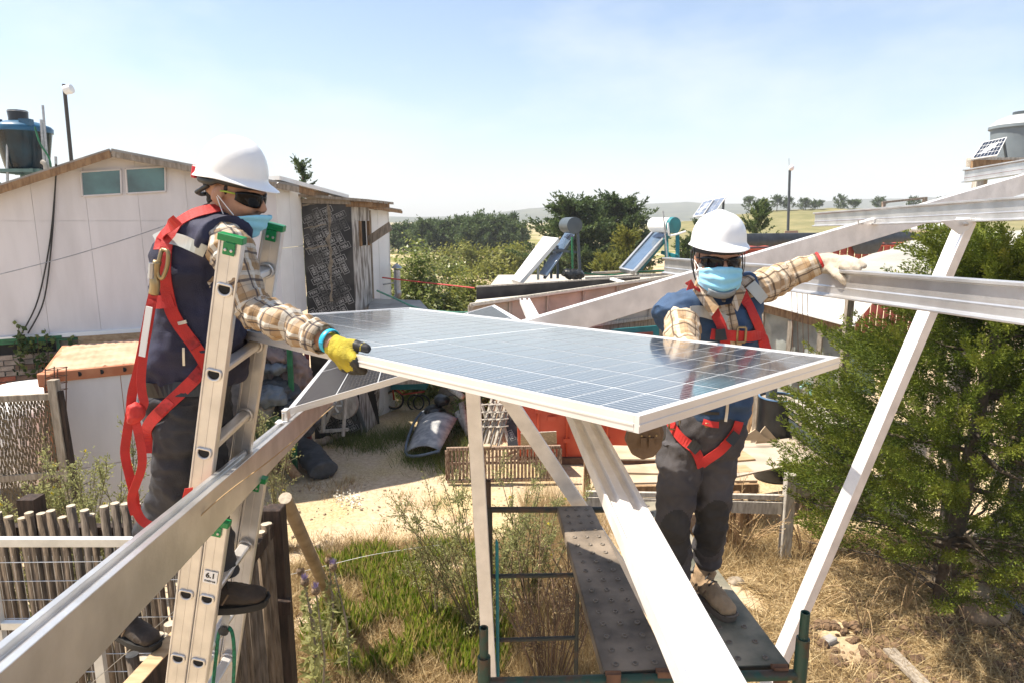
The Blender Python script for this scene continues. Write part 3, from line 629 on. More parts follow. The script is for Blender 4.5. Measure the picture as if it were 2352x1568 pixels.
bq = thing('black_barrel', c + V((-0.05, 0, hT + 0.19)), 'small black barrel standing on top of the blue rimmed water tank', 'barrel')
zb = P(60, 252, 13.0).z - (c.z + hT + 0.19)
MB().lathe([(0.165, 0), (0.16, 0.05), (0.168, zb - 0.06), (0.16, zb - 0.02), (0.02, zb)], c + V((-0.05, 0, hT + 0.19)), None, 24, True, True).build('barrel_body', BLACKP, bq, smooth=50)
MB().lathe([(0.171, zb * 0.78), (0.173, zb * 0.81), (0.171, zb * 0.84)], c + V((-0.05, 0, hT + 0.19)), None, 24).build('hoop', GALV, bq)
st = MB()
for sx in (-1, 1):
    for sy in (-1, 1):
        a = c + V((sx * 0.42, sy * 0.42, 0)); st.beam(V((a.x, a.y, 0)), a, 0.06, 0.06)
for sx in (-1, 1):
    st.beam(c + V((sx * .42, -.5, -.03)), c + V((sx * .42, .5, -.03)), .06, .06); st.beam(c + V((-.55, sx * .42, -.03)), c + V((.55, sx * .42, -.03)), .06, .06)
    st.beam(c + V((-.42, sx * .42, -.1)), c + V((.42, sx * .42, -1.0)), .04, .04)
st.build('stand', mat('grey green steel', (0.10, 0.17, 0.15), 0.6), tk)
for px0, y0, px1, y1 in ((98, 242, 108, 385), (94, 275, 100, 380), (128, 360, 126, 392), (17, 330, 12, 400)):
    MB().tube([P(px0, y0, 12.6), P(px1, y1, 12.6) + V((0, 0, -0.3))], 0.022, 6).build('pipe', GALV, tk)
MB().tube(curve([P(80, 292, 12.55), P(92, 330, 12.5), P(112, 362, 12.5), P(118, 390, 12.5)], 12), 0.018, 6).build('hose', GREENP, tk)
MB().tube(curve([P(96, 372, 12.5), P(104, 378, 12.5), P(108, 395, 12.5)], 8), 0.045, 8).build('valve_pipe', mat('dirty white pipe', (0.4, 0.36, 0.3), 0.6), tk)
# mast with a white radio
mst = thing('antenna_mast', P(166, 372, 12.8), 'dark leaning mast with a white radio unit above the white shed roof', 'antenna')
MB().tube([P(147, 194, 12.8), P(167, 400, 12.8)], 0.033, 8).build('mast', mat('dark mast', (0.05, 0.045, 0.04), 0.6), mst)
rd = MB().lathe([(0.03, -0.08), (0.08, -0.07), (0.085, 0.02), (0.08, 0.06), (0.02, 0.08)], P(158, 206, 12.75), Matrix.Rotation(1.35, 3, 'Y'), 16, True, True).build('radio_unit', WHITE2, mst, smooth=40)
MB().beam(P(148, 214, 12.8), P(158, 214, 12.75), .03, .03).build('bracket', GALV, mst)
# ------------------------------------------------ container with a white board end, reed screen, white tank, rebar
ct = thing('container', P(108, 1150, 7.6), 'orange topped shipping container with a white board end behind the first worker', 'container')
zt = 2.62
C0 = G(104, 853, zt); C1 = G(332, 831, zt); cdv = (C1 - C0); cdv.z = 0; cdv.normalize(); cn = V((cdv.y, -cdv.x, 0)); C1 = C0 + cdv * 1.35
bkc = -cn * 1.9 + cdv * 0.1
roofc = MB()
nx = 16
roofc.grid([lerp(C0, C1, i / 40) + bkc * (j / 12) + UP * (.006 * math.sin(i * 2.2) + .012 * noise.noise(V((i * .3, j * .5, 1)))) for i in range(41) for j in range(13)], 41, 13)
roofc.build('roof', mat('faded orange roof paint', (.40, .23, .14), .8, col2=(.52, .34, .23), scale=3), ct, smooth=True)
MB().beam(C0 - UP * 0.065, C1 - UP * 0.065, 0.07, 0.13).build('top_rail', RUSTO, ct, bevel=0.01)
MB().beam(C0 + bkc - UP * 0.06, C0 - UP * 0.06, 0.06, 0.12).build('side_rail', RUSTO, ct)
for q in (C0, C1):
    cc = MB().box(q + V((0.03, 0, -0.09)), (0.17, 0.16, 0.17)).build('corner_casting', RUSTO, ct, bevel=0.012)
    MB().lathe([(0.034, 0), (0.034, 0.006)], q + V((0.03, 0, -0.085)) + cn * 0.085, Matrix.Rotation(math.pi / 2, 3, 'X'), 12, True, True).build('casting_hole', DARK, cc)
for t in (0.25, 0.42, 0.6): MB().lathe([(0.03, 0), (0.03, 0.006)], lerp(C0, C1, t) - UP * 0.06 + cn * 0.036, Matrix.Rotation(math.pi / 2, 3, 'X'), 10, True, True).build('drain_hole', DARK, ct)
for t0, t1 in ((0.05, 0.56), (0.565, 1.0)):
    p0, p1 = lerp(C0, C1, t0), lerp(C0, C1, t1)
    for za, zb in ((0.1, 1.35), (1.36, zt - 0.135)):
        prism(MB(), [V((p0.x, p0.y, za)), V((p1.x, p1.y, za)), V((p1.x, p1.y, zb)), V((p0.x, p0.y, zb))], cn, 0.02).build('end_panel', WHITE, ct)
for q, nm in ((C0, 'corner_post'), (C1, 'corner_post')): MB().beam(V((q.x + .02, q.y, 0)), V((q.x + .02, q.y, zt - 0.175)), 0.10, 0.09, cn).build(nm, RUSTO, ct)
prism(MB(), [V((C0.x, C0.y, 0)) + bkc, V((C0.x, C0.y, 0)), C0 - UP * .13, C0 + bkc - UP * .13], -cdv, 0.03).build('side_wall', RUSTO, ct)
prism(MB(), [V((C0.x, C0.y, 0)) + bkc, V((C1.x, C1.y, 0)) + bkc, C1 + bkc - UP * .13, C0 + bkc - UP * .13], -cn, 0.03).build('back_wall', RUSTO, ct)
scn = thing('reed_screen', P(60, 1110, 7.2), 'woven reed screen in a timber frame at the left edge', 'screen')
R0, R1 = P(-90, 914, 6.9), P(126, 902, 7.1); zr = R0.z; R1.z = zr; rdv = (R1 - R0).normalized(); rn = V((rdv.y, -rdv.x, 0)); wR = (R1 - R0).length
for z in (zr - 0.03, zr - 0.95): MB().beam(V((R0.x, R0.y, z)), V((R1.x, R1.y, z)), 0.05, 0.07).build('rail', WOODG, scn)
MB().beam(V((R1.x + .03, R1.y, 0)) , V((R1.x, R1.y, zr + 0.16)), 0.09, 0.09).build('post', WOODG, scn)
MB().beam(V((R1.x + .14, R1.y, 0)) , V((R1.x + .06, R1.y, zr + 0.03)), 0.05, 0.05).build('post', WOODD, scn)
reeds = MB(); rr = random.Random(2)
for i in range(int(wR / 0.017)):
    s = i * 0.017; z = zr - 0.06
    while z > 0.3:
        ln = rr.uniform(0.05, 0.13); o_ = 0.008 * (1 if (i + int(z * 9)) % 2 else -1)
        if rr.random() > 0.05: reeds.beam(R0 + rdv * s + rn * o_ + UP * (z - zr), R0 + rdv * (s + 0.002) - rn * o_ + UP * (z - ln - zr), 0.0135, 0.005, rn)
        z -= ln + 0.004
tag(reeds.build('reed_weave', mat('dry reed', (0.07, 0.053, 0.032), 0.9, col2=(0.16, 0.125, 0.075), scale=25), scn), kind='stuff')
wt = MB().lathe([(0.75, 0), (0.78, 0.3), (0.78, 0.9), (0.7, 1.05), (0.45, 1.17), (0.05, 1.22)], V((P(55, 890, 8.6).x, 8.7, P(60, 885, 8.6).z - 1.2)), None, 32, True, True)
tag(wt.build('white_tank', WHITE2, None, smooth=60), 'domed white tank behind the reed screen', 'tank')
rb_ = thing('rebar_column', P(118, 905, 7.6), 'rusty rebar column cage sticking up beside the orange topped container', 'rebar')
for dx, dy in ((-.07, 0), (.07, 0), (-.05, .12), (.09, .12)): MB().tube([P(118, 1150, 7.3) + V((dx, dy, 0)), P(118, 846, 7.3) + V((dx, dy, 0))], 0.007, 5).build('bar', RUST, rb_)
for z in (850, 868, 884, 900):
    b_ = P(118, z, 7.3); MB().tube([b_ + V(q) for q in ((-.08, 0, 0), (.08, 0, 0.01), (.1, .13, 0.01), (-.06, .13, 0), (-.08, 0, 0))], 0.005, 4).build('stirrup', RUST, rb_)
# ================================================================== yard clutter, centre and right
GREYW = mat('sun bleached grey wood', (0.30, 0.27, 0.23), 0.9, col2=(0.50, 0.46, 0.40), scale=6, stretch=(5, 5, 1), bump=0.4, bscale=16)
SLATW = mat('flaking brown slat', (0.13, 0.075, 0.05), 0.85, col2=(0.40, 0.30, 0.22), scale=14, stretch=(4, 4, 1), lo=0.42, hi=0.62)
TARPG = mat('dark grey tarp', (0.045, 0.048, 0.052), 0.7, var=0.3, scale=5, bump=0.3)
TARPB = mat('blue grey tarp', (0.10, 0.12, 0.14), 0.55, var=0.25, scale=4, bump=0.3)
SACKP = mat('dusty pink sack', (0.19, 0.135, 0.12), 0.8, var=0.25, scale=3, bump=0.3)
GREENB = mat('olive green cloth', (0.07, 0.11, 0.02), 0.8, var=0.4, scale=4)
POLY = mat('cloudy polycarbonate', (0.45, 0.39, 0.33), 0.35, var=0.18, scale=2.5, spec=0.5, alpha=1)
POLYR = mat('dusty polycarbonate roof', (0.66, 0.62, 0.55), 0.35, var=0.12, scale=1.4, spec=0.5)
PALE = mat('pale plywood', (0.36, 0.275, 0.18), 0.85, col2=(0.50, 0.40, 0.28), scale=3, bump=0.1)
BLUEG = mat('blue grey collector glass', (0.10, 0.15, 0.22), 0.08, var=0.15, scale=2, coat=1.0)
def clothy(amp, sc_, seed):
    o_ = V((seed * 3.1, seed * 1.7, seed * 0.9))
    return lambda c: amp * (noise.noise(c * sc_ + o_) + 0.5 * noise.noise(c * sc_ * 2.3 + o_)) + amp * 0.6 * abs(noise.noise(V((c.x * sc_ * 2, c.y * sc_ * 2, c.z * sc_ * 0.6)) + o_))
# --- junk pile in the shade under the shed
def sack(name, c, rad, m, label, amp=0.07, sc_=7, rot=0.0, seed=1, cat='sack'):
    mb = MB().ell(c, rad, Matrix.Rotation(rot, 3, 'Y'), 20, 14); me = fuse(mb, 0.03, 2, clothy(amp, sc_, seed))
    r = thing(name, c - V((0, 0, rad[2])), label, cat); place_mesh('cloth', me, m, r); return r
sack('sack', P(672, 870, 11.3), (0.34, 0.28, 0.52), SACKP, 'big dusty pink sack in the junk pile behind the green post', seed=2)
sack('sack', P(625, 815, 11.0), (0.28, 0.22, 0.10), SACKP, 'folded pink cloth on top of the junk pile', seed=5, rot=0.35)
sack('tarpaulin', P(628, 845, 10.9), (0.24, 0.2, 0.09), TARPB, 'pale blue sheet tucked under the folded pink cloth', seed=4, rot=-0.2, cat='tarp')
sack('tarpaulin', P(615, 910, 10.6), (0.30, 0.24, 0.17), TARPB, 'blue grey tarp bulging out beside the far ladder rail', seed=3, rot=0.2, cat='tarp')
sack('cloth_bundle', P(640, 985, 10.5), (0.36, 0.3, 0.22), GREENB, 'olive green cloth bundle at the bottom of the junk pile', seed=6, rot=-0.3, cat='cloth')
sack('cloth_bundle', P(640, 930, 11.0), (0.45, 0.35, 0.5), TARPG, 'dark cloth heap below the blue grey tarp', seed=8, cat='cloth')
sack('sack', P(640, 850, 11.6), (0.3, 0.2, 0.3), mat('brown sacking', (.12, .09, .06), .9, var=.3, scale=5, bump=.4), 'brown sack jammed behind the pink one', seed=11)
sack('cloth_bundle', P(600, 950, 10.6), (0.22, 0.2, 0.3), mat('dull beige cloth', (.26, .21, .15), .85, var=.25, bump=.3), 'beige cloth hanging beside the far ladder rail', seed=12, cat='cloth')
sack('tarpaulin', P(655, 940, 10.7), (0.2, 0.18, 0.16), BLACKP, 'black plastic bag above the olive bundle', seed=13, cat='bag')
sack('cloth_bundle', P(700, 955, 11.4), (0.25, 0.2, 0.35), mat('dark slate cloth', (.05, .055, .07), .8, var=.3, bump=.3), 'dark slate cloth heap right of the green post', seed=14, cat='cloth')
# dark rolled mat
mt = MB(); pr = [(-.21, -.12), (0, -.15), (.21, -.12), (.26, 0), (.2, .1), (0, .13), (-.2, .1), (-.26, 0)]
a, b = G(745, 1082, 0.14), G(655, 985, 0.35)
mt.tube(curve([a, lerp(a, b, .05), lerp(a, b, .4) + V((0, 0, .05)), b, b + (b - a) * .25], 14), [(.10, .06), (.24, .12), (.28, .15), (.26, .15)] + [(.25, .15)] * 10, 14)
me = fuse(mt, 0.03, 3, clothy(0.02, 6, 4)); r = thing('rolled_mat', G(700, 1060), 'dark grey rolled mat lying at the edge of the shade', 'mat'); place_mesh('roll', me, TARPG, r)
for i, (x0, y0, x1, y1, rr_, lab) in enumerate(((683, 1096, 560, 940, .085, 'peeled pole lying left of the rolled mat'), (640, 1085, 545, 965, .08, 'second peeled pole leaning on the junk pile'), (600, 1080, 540, 1000, .07, 'short pole behind the far ladder rail'))):
    a = G(x0, y0, 0.09); b = P(x1, y1, 10.8 + .2 * i)
    tag(MB().tube([a, lerp(a, b, .5), b], [rr_, rr_ * .95, rr_ * .85], 12).build('pole', WOODB, None, smooth=40), lab, 'pole')
gp = P(672, 985, 10.9); tag(MB().beam(V((gp.x, gp.y, 0)), P(664, 785, 10.9), 0.08, 0.06).build('post', GREENP, None), 'green painted post in front of the junk pile', 'post')
rp_ = P(708, 985, 11.6); tag(MB().beam(V((rp_.x, rp_.y, 0)), P(704, 795, 11.6), 0.07, 0.07).build('post', mat('dull red paint', (0.16, 0.03, 0.03), .6), None), 'dull red post right of the green one', 'post')
def ply(name, pts, label, seed, size=0.24):
    o_ = V(pts[0]); ux = (V(pts[1]) - o_); uy = (V(pts[3]) - o_); n = ux.cross(uy).normalized(); n = n if n.y < 0 else -n
    r = thing(name, V((o_.x, o_.y, min(p.z for p in map(V, pts)))), label, 'plywood')
    prism(MB(), [V(p) for p in pts], n, 0.02).build('board', PLYB, r)
    pr_ = peri_print(MB(), o_ + n * 0.001, ux.normalized(), uy.normalized(), ux.length, uy.length, size, seed)
    if pr_.v: tag(pr_.build('print', PRINT, r), kind='stuff')
    return r
ply('plywood_sheet', [G(725, 1000), G(770, 995), P(760, 800, 12.0), P(712, 800, 12.0)], 'black printed plywood sheet leaning behind the dull red post', 3)
ply('plywood_sheet', [G(806, 985), G(872, 972), P(856, 860, 13.2), P(790, 860, 13.2)], 'black printed plywood sheet leaning behind the two grey pipes', 4)
tag(prism(MB(), [G(842, 975), G(868, 968), P(874, 850, 13.2), P(850, 850, 13.2)], V((0, -1, 0)), .03).build('board', WHW, None), 'whitewashed board standing beside the printed plywood sheet', 'board')
for i, (x0, x1) in enumerate(((824, 790), (838, 803))):
    tag(MB().tube([G(x0, 990, .05), P(x1, 880, 12.4)], .05, 12).build('pipe', mat('grey pipe', (.12, .14, .15), .5), None, smooth=40), ('left' if i == 0 else 'right') + ' one of two grey pipes leaning on the printed plywood', 'pipe')
# hand trolley: spoked wheel on a wooden frame
hc = thing('wooden_trolley', G(770, 1000), 'old wooden trolley with a white spoked wheel in the shade', 'trolley')
wc = P(768, 930, 12.2); wl = MB().lathe([(.17, -.02), (.19, 0), (.17, .02)], wc, Matrix.Rotation(math.pi / 2, 3, 'X'), 20)
whl = MB().tube([wc + V((.17 * math.cos(k * .3307), -.02, .17 * math.sin(k * .3307))) for k in range(20)], .018, 6).build('wheel', GALV, hc)
for k in range(6):
    a_ = k * math.pi / 3; MB().beam(wc + V((0, -.02, 0)), wc + V((.16 * math.cos(a_), -.02, .16 * math.sin(a_))), .03, .02, V((0, 1, 0))).build('spoke', WHITE2, whl)
MB().lathe([(.10, -.12), (.30, -.1), (.32, 0), (.30, .1), (.10, .12)], wc + V((.08, .3, -.05)), Matrix.Rotation(math.pi / 2, 3, 'X'), 22, True, True).build('drum', GREYW, hc, smooth=40)
for (x0, y0, x1, y1) in ((795, 905, 788, 1000), (745, 930, 742, 990), (735, 990, 800, 985), (745, 975, 770, 925), (800, 900, 735, 915)): MB().beam(P(x0, y0, 12.1), P(x1, y1, 12.05), .07, .05).build('timber', GREYW, hc)
for i, (px, py) in enumerate(((775, 1003), (752, 1010), (738, 1015))):
    me = fuse(MB().ell(G(px, py, .06), (.13, .11, .08)), .03, 2, clothy(.02, 7, i)); r = thing('stone', G(px, py), ('pale stone under the wooden trolley', 'second stone left of the pale one under the trolley', 'small stone by the end of the rolled mat')[i], 'stone'); place_mesh('rock', me, mat('stone', (.30, .25, .19), .9, var=.25), r)
# cargo tricycle with a teal box
tr = thing('cargo_tricycle', G(905, 945), 'red framed cargo tricycle with a teal box parked in the shade', 'tricycle')
for x, nm in ((905, 'wheel'),):
    c_ = P(x, 917, 14.7)
    wh = MB().tube([c_ + V((.215 * math.cos(k * 2 * math.pi / 26), 0.02 * 0, .215 * math.sin(k * 2 * math.pi / 26))) for k in range(27)], .026, 7).build('wheel', BLACKP, tr, smooth=True)
    MB().tube([c_ + V((.185 * math.cos(k * 2 * math.pi / 26), 0, .185 * math.sin(k * 2 * math.pi / 26))) for k in range(27)], .010, 5).build('rim', mat('tan rim', (.35, .25, .16), .5), wh)
    for k in range(8): MB().beam(c_, c_ + V((.18 * math.cos(k * .785), 0, .18 * math.sin(k * .785))), .005, .005).build('spoke', GALV, wh)
FRR = mat('red frame paint', (.42, .06, .03), .5)
for (x0, y0, x1, y1) in ((905, 917, 899, 868), (899, 885, 925, 905), (925, 905, 975, 898), (899, 872, 930, 900)): MB().tube([P(x0, y0, 14.62), P(x1, y1, 14.6)], .022, 7).build('frame_tube', FRR, tr, smooth=True)
c_ = P(938, 872, 14.8); MB().box(c_ + V((.04, 0, 0)), (.82, .5, .34)).build('cargo_box', TEAL, tr, bevel=.015)
for x in (955, 968): MB().tube([P(x, 924, 14.9) + V((.19 * math.cos(k * .314), 0, .19 * math.sin(k * .314))) for k in range(21)], .02, 6).build('wheel', BLACKP, tr, smooth=True)
# log, black stones, grey trough
lg = thing('log', G(1040, 960), 'thick sawn log lying beside the grey trough', 'log')
a, b = P(1040, 935, 13.6), P(1030, 905, 15.3)
MB().tube([a, lerp(a, b, .5), b], [.27, .28, .26], 18).build('bark', BARK, lg, smooth=40)
MB().lathe([(.255, 0), (.255, .008), (.01, .01)], a, (a - b).to_track_quat('Z', 'Y').to_matrix(), 18, False, True).build('sawn_end', WOODY, lg)
for i, (px, py, rx, lab) in enumerate(((1000, 946, .23, 'black rounded rubber lump lying on the grey trough'), (1015, 918, .17, 'second black lump up against the log'))):
    me = fuse(MB().ell(P(px, py, 13.2 - .0 * i), (rx, .2, rx * .72)), .03, 2, clothy(.03, 5, i)); r = thing('rubber_lump', P(px, py + 12, 13.2), lab, 'rubber'); place_mesh('lump', me, BLACKP, r)
tg = thing('grey_trough', G(985, 1040), 'upturned grey trough with a raised rim lying on the weeds', 'trough')
TRG = mat('scuffed grey plastic', (.24, .25, .26), .95, col2=(.40, .40, .39), scale=6, bump=.5, bscale=20, spec=.1, lo=.4, hi=.62)
q = [G(932, 1040, .12), G(1010, 1035, .25), G(1050, 960, .45), G(970, 945, .3)]
pts = []
for i in range(9):
    for j in range(7):
        u, v_ = i / 8, j / 6; p = lerp(lerp(q[0], q[3], u), lerp(q[1], q[2], u), v_); pts.append(p + UP * (.22 * math.sin(math.pi * v_) ** .7 * math.sin(math.pi * (0.1 + .85 * u)) ** .5 + .01 * noise.noise(p * 5)))
MB().grid(pts, 9, 7).build('shell', TRG, tg, smooth=True, solid=.02)
MB().tube(curve([q[1], q[0], q[3], q[2]], 18), .028, 7).build('rim', mat('blue grey rim', (.12, .15, .19), .6), tg, smooth=True)
for i, (x0, y0, x1, y1) in enumerate(((1060, 925, 1075, 1000), (1035, 890, 1062, 910), (1050, 945, 1090, 1020))):
    tag(MB().tube([P(x0, y0, 13.0), P(x1, y1, 12.6)], [.07, .06], 9).build('branch', GREYW, None, smooth=True), ('forked grey branch lying across the log end', 'short branch on top of the log', 'long grey branch right of the log')[i], 'branch')
# stacked wooden folding chairs beside the red container
for i in range(3):
    fc = thing('folding_chair', G(1118 + 18 * i, 1022), ('leftmost', 'middle', 'rightmost')[i] + ' grey folded wooden chair leaning by the red container', 'chair')
    x = 1112 + 18 * i; Y = 11.7 - .12 * i
    for (x0, y0, x1, y1) in ((-12, 1020, 18, 915), (22, 1020, -6, 925), (-4, 1024, 26, 920)): MB().beam(P(x + x0, y0, Y), P(x + x1, y1, Y + .25), .05, .03).build('leg', GREYW, fc)
    for k in range(4): MB().beam(P(x - 8, 930 + 17 * k, Y + .14 - .02 * k), P(x + 20, 926 + 17 * k, Y + .12 - .02 * k), .05, .018).build('slat', GREYW, fc)
tag(prism(MB(), [P(1128, 1000, 11.9), P(1150, 1000, 11.9), P(1160, 908, 12.3), P(1140, 905, 12.3)], V((0, -1, 0)), .02).build('panel', PALE, None), 'pale board standing behind the folded chairs', 'board')
ply('plywood_sheet', [P(1166, 1025, 11.4), P(1190, 1025, 11.4), P(1182, 915, 11.9), P(1160, 915, 11.9)], 'narrow black printed board at the left edge of the red container', 6, .2)
# slatted bed base standing on its edge
sb = thing('slatted_crate', G(1155, 1112), 'weathered slatted wooden panel standing on edge in front of the red container', 'crate')
q0, q1 = G(1027, 1110), G(1286, 1104); q0.z = q1.z = .02; sdv = (q1 - q0).normalized(); snv = V((sdv.y, -sdv.x, 0)); Lq = (q1 - q0).length; hq = .60
for k in range(31):
    t = (k + .5) / 31; p = q0 + sdv * Lq * t; inst_m = MB().beam(p + UP * .04, p + UP * (hq - .03) - snv * .0 + sdv * random.uniform(-.006, .006), .042, .016, snv).build('slat', SLATW, sb)
for z in (.025, hq): MB().beam(q0 + UP * z, q1 + UP * z, .06, .05).build('rail', SLATW, sb)
for s_ in (0, Lq): MB().beam(q0 + sdv * s_ + UP * .05, q0 + sdv * s_ + UP * (hq - .03), .05, .055, snv).build('stile', SLATW, sb)
MB().beam(q0 + UP * .33 - snv * .02, q1 + UP * .33 - snv * .02, .03, .04).build('cross_rail', SLATW, sb)
tag(MB().box(q0 + sdv * .55 + UP * (hq + .045), (.38, .12, .035)).build('board_offcut', PALE, None, bevel=.01), 'short pale offcut lying on top of the slatted panel', 'offcut')
# red container doors
rc = thing('red_container', G(1335, 1066), 'bright red orange container front with bolted doors behind the slatted panel', 'container')
K0, K1 = G(1190, 1062), G(1500, 1058); K1.y = K0.y; zk = 1.95
for a, b in ((0, .49), (.495, 1)):
    p0, p1 = lerp(K0, K1, a), lerp(K0, K1, b); dr = prism(MB(), [p0 + UP * .12, p1 + UP * .12, p1 + UP * zk, p0 + UP * zk], V((0, -1, 0)), .05).build('door', RED, rc)
    for t in (.3, .72):
        c_ = lerp(p0, p1, t) + V((0, -.04, 0)); MB().tube([c_ + UP * .15, c_ + UP * zk], .022, 8).build('lock_rod', RED, dr, smooth=True)
        for z in (.45, 1.0, 1.5): MB().box(c_ + UP * z, (.12, .05, .07)).build('hinge', RED, dr)
    c_ = lerp(p0, p1, .5) + V((0, -.03, .85)); MB().box(c_, (.16, .03, .1)).build('handle', RED, dr)
    MB().box(lerp(p0, p1, .42) + V((0, -.008, 1.35)), (.30, .01, .30)).build('dark_patch', DARK, dr)
MB().beam(K0 + UP * .05, K1 + UP * .05, .12, .13).build('sill', RUST, rc)
prism(MB(), [K0 + UP * (zk + .03), K1 + UP * (zk + .03), K1 + V((0, 2.4, zk + .03)), K0 + V((0, 2.4, zk + .03))], UP, .05).build('roof', RED, rc)
prism(MB(), [K0 + V((0, .06, .1)), K0 + V((0, 2.4, .1)), K0 + V((0, 2.4, zk)), K0 + V((0, .06, zk))], V((-1, 0, 0)), .05).build('side_wall', RED, rc)
tag(prism(MB(), [G(1196, 1045) + UP * .0, G(1280, 1042), P(1278, 990, 10.9), P(1196, 994, 10.9)], V((0, -1, 0)), .03).build('panel', GREYW, None), 'grey boarded panel leaning on the red container behind the slats', 'board')
# ------------------------------------------------ low polycarbonate shed with the printed parapet
ps = thing('polycarbonate_shed', V((1.0, 13.2, 0)), 'low shed with cloudy polycarbonate front and pale roof behind the held panel', 'shed')
f0, f1 = P(1078, 701, 11.7), P(1560, 632, 14.0)
fb0, fb1 = P(1078, 784, 11.7), P(1560, 720, 14.0); nsh = (fb1 - fb0).cross(UP).normalized(); nsh = nsh if nsh.y < 0 else -nsh
npan = 6
for k in range(npan):
    a, b = k / npan + .004, (k + 1) / npan - .004
    prism(MB(), [lerp(fb0, fb1, a), lerp(fb0, fb1, b), lerp(f0, f1, b) - UP * .05, lerp(f0, f1, a) - UP * .05], nsh, .02).build('front_panel', POLY, ps)
for k in range(npan + 1):
    MB().beam(lerp(fb0, fb1, k / npan) + nsh * .03, lerp(f0, f1, k / npan) + nsh * .03, .07, .03, nsh).build('batten', GREYW, ps)
MB().beam(f0 + nsh * .04, f1 + nsh * .04, .06, .07).build('top_rail', GREYW, ps)
MB().beam(fb0 + nsh * .04, fb1 + nsh * .04, .06, .06).build('bottom_rail', GREYW, ps)
g0, g1 = P(1095, 689, 13.4), P(1470, 648, 15.2)
prism(MB(), [f0 + nsh * .15 + UP * .02, f1 + nsh * .15 + UP * .02, g1 + V((.6, .0, .0)), g0], UP, .03).build('roof_sheet', POLYR, ps)
fm = lerp(fb0, fb1, .34); prism(MB(), [V((fm.x, fm.y, 0)), V((fb1.x, fb1.y, 0)), fb1 - UP * .03, fm - UP * .03], nsh, .03).build('lower_wall', WOODG, ps)
MB().beam(P(1405, 641, 14.8), P(1500, 668, 13.4), .10, .04).build('ridge_strip', WHITE2, ps)
td = prism(MB(), [P(1405, 800, 12.7), P(1514, 794, 12.9), P(1514, 748, 12.9), P(1405, 757, 12.7)], V((0, -1, 0)), .05).build('hatch', TEAL, ps)
prism(MB(), [P(1420, 800, 12.66), P(1500, 796, 12.85), P(1500, 762, 12.85), P(1420, 768, 12.66)], V((0, -1, 0)), .01).build('hatch_panel', mat('faded red brown panel', (.22, .07, .05), .7), td)
pp_ = [P(1095, 692, 13.7), P(1470, 655, 15.5), P(1470, 638, 15.5), P(1095, 661, 13.7)]
ply('plywood_parapet', pp_, 'long black printed plywood parapet below the solar water heaters', 8, .30)
MB().beam(pp_[3] + UP * .02, pp_[2] + UP * .02, .05, .03).build('capping', GREYW, bpy.data.objects['plywood_parapet'])
# deck with battens behind the parapet
dk = thing('roof_deck', V((2.0, 16, 0)), 'cluttered timber roof deck carrying the solar water heaters', 'deck')
zd = P(1300, 652, 15.3).z - .1
prism(MB(), [V((-.6, 14.4, zd)), V((5.2, 16.2, zd)), V((5.0, 19.5, zd)), V((-.4, 19, zd))], UP, .08).build('deck_boards', GREYW, dk)
for k in range(5): MB().beam(V((-.4 + 1.25 * k, 14.8 + .3 * k, 0)), V((-.4 + 1.25 * k, 14.8 + .3 * k, zd - .09)), .12, .12).build('post', WOODG, dk)
for (x0, y0, x1, y1, Y) in ((1330, 632, 1530, 622, 16.0), (1345, 640, 1580, 628, 15.6), (1330, 648, 1420, 640, 15.3), (1420, 636, 1500, 633, 16.4), (1360, 628, 1440, 624, 17.0)): MB().beam(P(x0, y0, Y), P(x1, y1, Y + .3), .07, .06).build('loose_batten', random.choice([GREYW, PALE, WOODG]), dk)
sack('cable_heap', P(1316, 630, 15.6), (.26, .2, .1), BLACKP, 'heap of black sheeting on the roof deck under the grey heater tank', seed=9, cat='sheeting')
tag(MB().tube(curve([P(1340, 628, 15.9), P(1400, 632, 15.9), P(1460, 625, 16), P(1540, 622, 16.2)], 14), .02, 6).build('garden_hose', GREENP, None), 'green hose lying along the roof deck between the heaters', 'hose')
# solar water heater, grey tank
h1 = thing('solar_water_heater', P(1290, 640, 15.6), 'left solar water heater with a dark grey tank and tilted pale collector', 'water heater')
HG = mat('dark grey metal', (.06, .075, .085), .45)
qa = [P(1174, 642, 15.0), P(1194, 648, 14.7), P(1283, 547, 15.9), P(1248, 543, 16.4)]; nn = (qa[1] - qa[0]).cross(qa[3] - qa[0]).normalized(); nn = nn if nn.z > 0 else -nn
prism(MB(), qa, nn, .10).build('collector', mat('white collector sheet', (.60, .60, .58), .3, var=.06, coat=.4), h1)
qe = [P(1240, 630, 15.4), P(1256, 634, 15.2), P(1318, 540, 16.4), P(1300, 536, 16.7)]
for k in range(7): MB().tube([lerp(qe[0], qe[1], k / 6), lerp(qe[3], qe[2], k / 6)], .028, 8).build('vacuum_tube', BLUEG, h1, smooth=True)
for (x0, y0, x1, y1) in ((1327, 535, 1333, 648), (1318, 545, 1250, 640), (1266, 580, 1266, 640), (1251, 600, 1251, 640), (1280, 565, 1281, 640), (1236, 610, 1236, 642), (1325, 580, 1270, 575)): MB().beam(P(x0, y0, 16.0), P(x1, y1, 15.8), .06, .06).build('frame_leg', HG, h1)
c_ = P(1312, 518, 16.2); MB().lathe([(.02, -.68), (.19, -.66), (.195, .0), (.02, .02)], c_ + V((.06, -.3, 0)), V((.25, -1, 0)).to_track_quat('Z', 'Y').to_matrix(), 24, True, True).build('tank', HG, h1, smooth=50)
MB().tube([P(1314, 545, 15.9), P(1316, 640, 15.8)], .03, 6).build('pipe', GREENP, h1)
